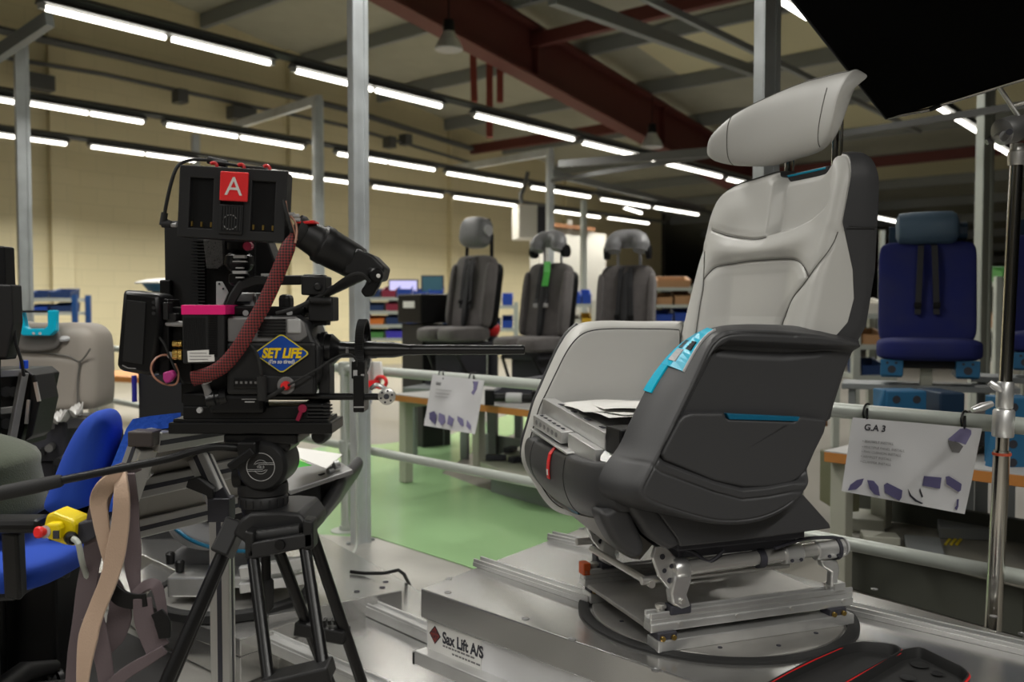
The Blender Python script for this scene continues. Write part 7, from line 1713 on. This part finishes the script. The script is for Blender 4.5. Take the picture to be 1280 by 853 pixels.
def fill(rk, cols, where, hh=.12):
    r, c, w_, zs, R = rk
    for k, row in enumerate(cols):
        n_ = len(row)
        for i, m in enumerate(row):
            if not m: continue
            pick_bin(c, R, -w_ / 2 + w_ * (i + .5) / n_, zs[k] + .018, w_ / n_ * .9, hh * (.8 + .35 * ((i * 7 + k * 3) % 3) / 2), m, '%s bin, %s from left %s shelf, %s' % (BINCOL[m], ORD[i], SHN[k], where))
k1 = rack(460, 556, 374, 424, 9.6, 4, 'rack of small coloured bins behind the leftmost sheepskin seat', 0.0, M['rackblue'])
fill(k1, [['bin_navy', 'bin_red', 'bin_blue', 'bin_blue', 'bin_blue'], ['bin_navy', 'bin_red', 'bin_red', 'bin_navy'], ['bin_or', 'bin_navy', 'bin_blue', 'bin_w'], ['bin_gr', 'bin_v', 'bin_v', 'bin_w']], 'rack by the two screens')
k2 = rack(700, 738, 382, 440, 10.0, 3, 'rack of bins between the green-tagged seat and the third sheepskin seat', 0.0, M['wall_white'])
fill(k2, [['bin_w', 'bin_blue', 'bin_blue'], ['bin_y', 'bin_w', 'bin_y'], ['bin_y', 'bin_y', 'bin_w']], 'rack between the two right sheepskin seats', .14)
k3 = rack(815, 862, 362, 404, 10.0, 3, 'open rack with cartons right of the third sheepskin seat', 0.0, M['rail'])
fill(k3, [['carton'], ['carton', 'carton'], ['bin_blue', 'bin_blue']], 'rack right of the third sheepskin seat', .16)
k4 = rack(612, 642, 384, 440, 9.8, 3, 'narrow rack of blue bins between the two left sheepskin seats', 0.0, M['rail'])
fill(k4, [['bin_w', 'bin_blue'], ['bin_navy', 'bin_blue'], ['bin_navy', 'bin_navy']], 'narrow rack between the two left sheepskin seats', .14)
k5 = rack(1062, 1098, 395, 470, 6.5, 3, 'dim rack in the gap between the big seat and the blue seat', 0.0, M['rail'])
fill(k5, [['bin_w'], ['carton'], ['bin_navy']], 'dim rack beside the blue seat', .14)
k6 = rack(1236, 1262, 355, 470, 7.5, 3, 'dim rack in the gap between the two blue seats', 0.0, M['rail'])
fill(k6, [['bin_gr'], ['carton'], ['bin_w']], 'dim rack between the blue seats', .16)
# blue shelf at far left
k7 = rack(14, 97, 375, 392, 9.6, 2, 'blue shelf unit against the cream wall at the far left', .1, M['rackblue'])
fill(k7, [['bin_navy', 'bin_navy', 'bin_navy'], ['bin_navy', 'bin_blue', 'bin_navy']], 'far left blue shelf', .09)
def screen(px0, py0, px1, py1, Y, label, m, on):
    a, b = P(px0, py0, Y), P(px1, py1, Y); c = (a + b) / 2; r = thing('computer_monitor', label, 'monitor', (c.x, c.y, b.z), 'screens on the far rack')
    q = MB(); q.box((c.x, Y + .02, c.z), (b.x - a.x + .03, .035, a.z - b.z + .03)); obj('casing', q, M['ink'], r, False, .004)
    q = MB(); q.box((c.x, Y + .001, c.z), (b.x - a.x, .004, a.z - b.z)); obj('screen', q, m, r, False)
    q = MB(); q.box((c.x, Y + .08, c.z - (a.z - b.z) / 2 - .06), (.06, .05, .14)); q.box((c.x, Y + .08, b.z - .135), (.24, .16, .02)); obj('stand', q, M['ink'], r, False, .003)
    return r
screen(487, 351, 521, 370, 9.6, 'lit lavender computer screen, left of the two on the far rack', mat('lit screen', (.3, .3, .5), .4, emit=((.70, .66, 1.0), .62)), True)
screen(528, 346, 553, 370, 9.5, 'dark teal computer screen, right of the two on the far rack', mat('teal screen', (.02, .06, .08), .3, emit=((.10, .22, .27), .18)), True)
dm = thing('domed_drum', 'blue drum with a white domed lid behind the camera battery', 'drum', tuple(P(200, 358, 6.3)))
c = P(205, 355, 6.3); q = MB(); q.lathe(c + SZ * .0, SZ, [(0, .192), (.007, .192), (.016, .175), (.03, .116), (.038, .035), (.04, .002)], 32); obj('lid', q, M['white'], dm)
q = MB(); q.lathe(c - SZ * .052, SZ, [(0, .105), (.052, .145)], 28); obj('drum', q, mat('drum blue', (.0, .10, .22), .45), dm)
q = MB(); q.cyl(Vector((c.x, c.y, .004)), c - SZ * .052, .08, 20); obj('pedestal', q, M['galv_dark'], dm)
# far bench under the cream wall on the left
q = MB(); a = P(118, 470, 8.4); b = P(200, 474, 8.0); z = .42; ob = thing('low_bench', 'low timber bench against the cream wall behind the guard rail at left', 'bench', (a.x, a.y, 0))
q.bar(Vector((a.x, a.y, z)), Vector((b.x, b.y, z)), .5, .05); obj('top', q, M['ply'], ob, False)
for e in (a, b):
    q = MB(); q.box((e.x + (.06 if e is a else -.06), e.y, z / 2 - .012), (.06, .4, z - .03)); obj('leg', q, M['bench'], ob, False)
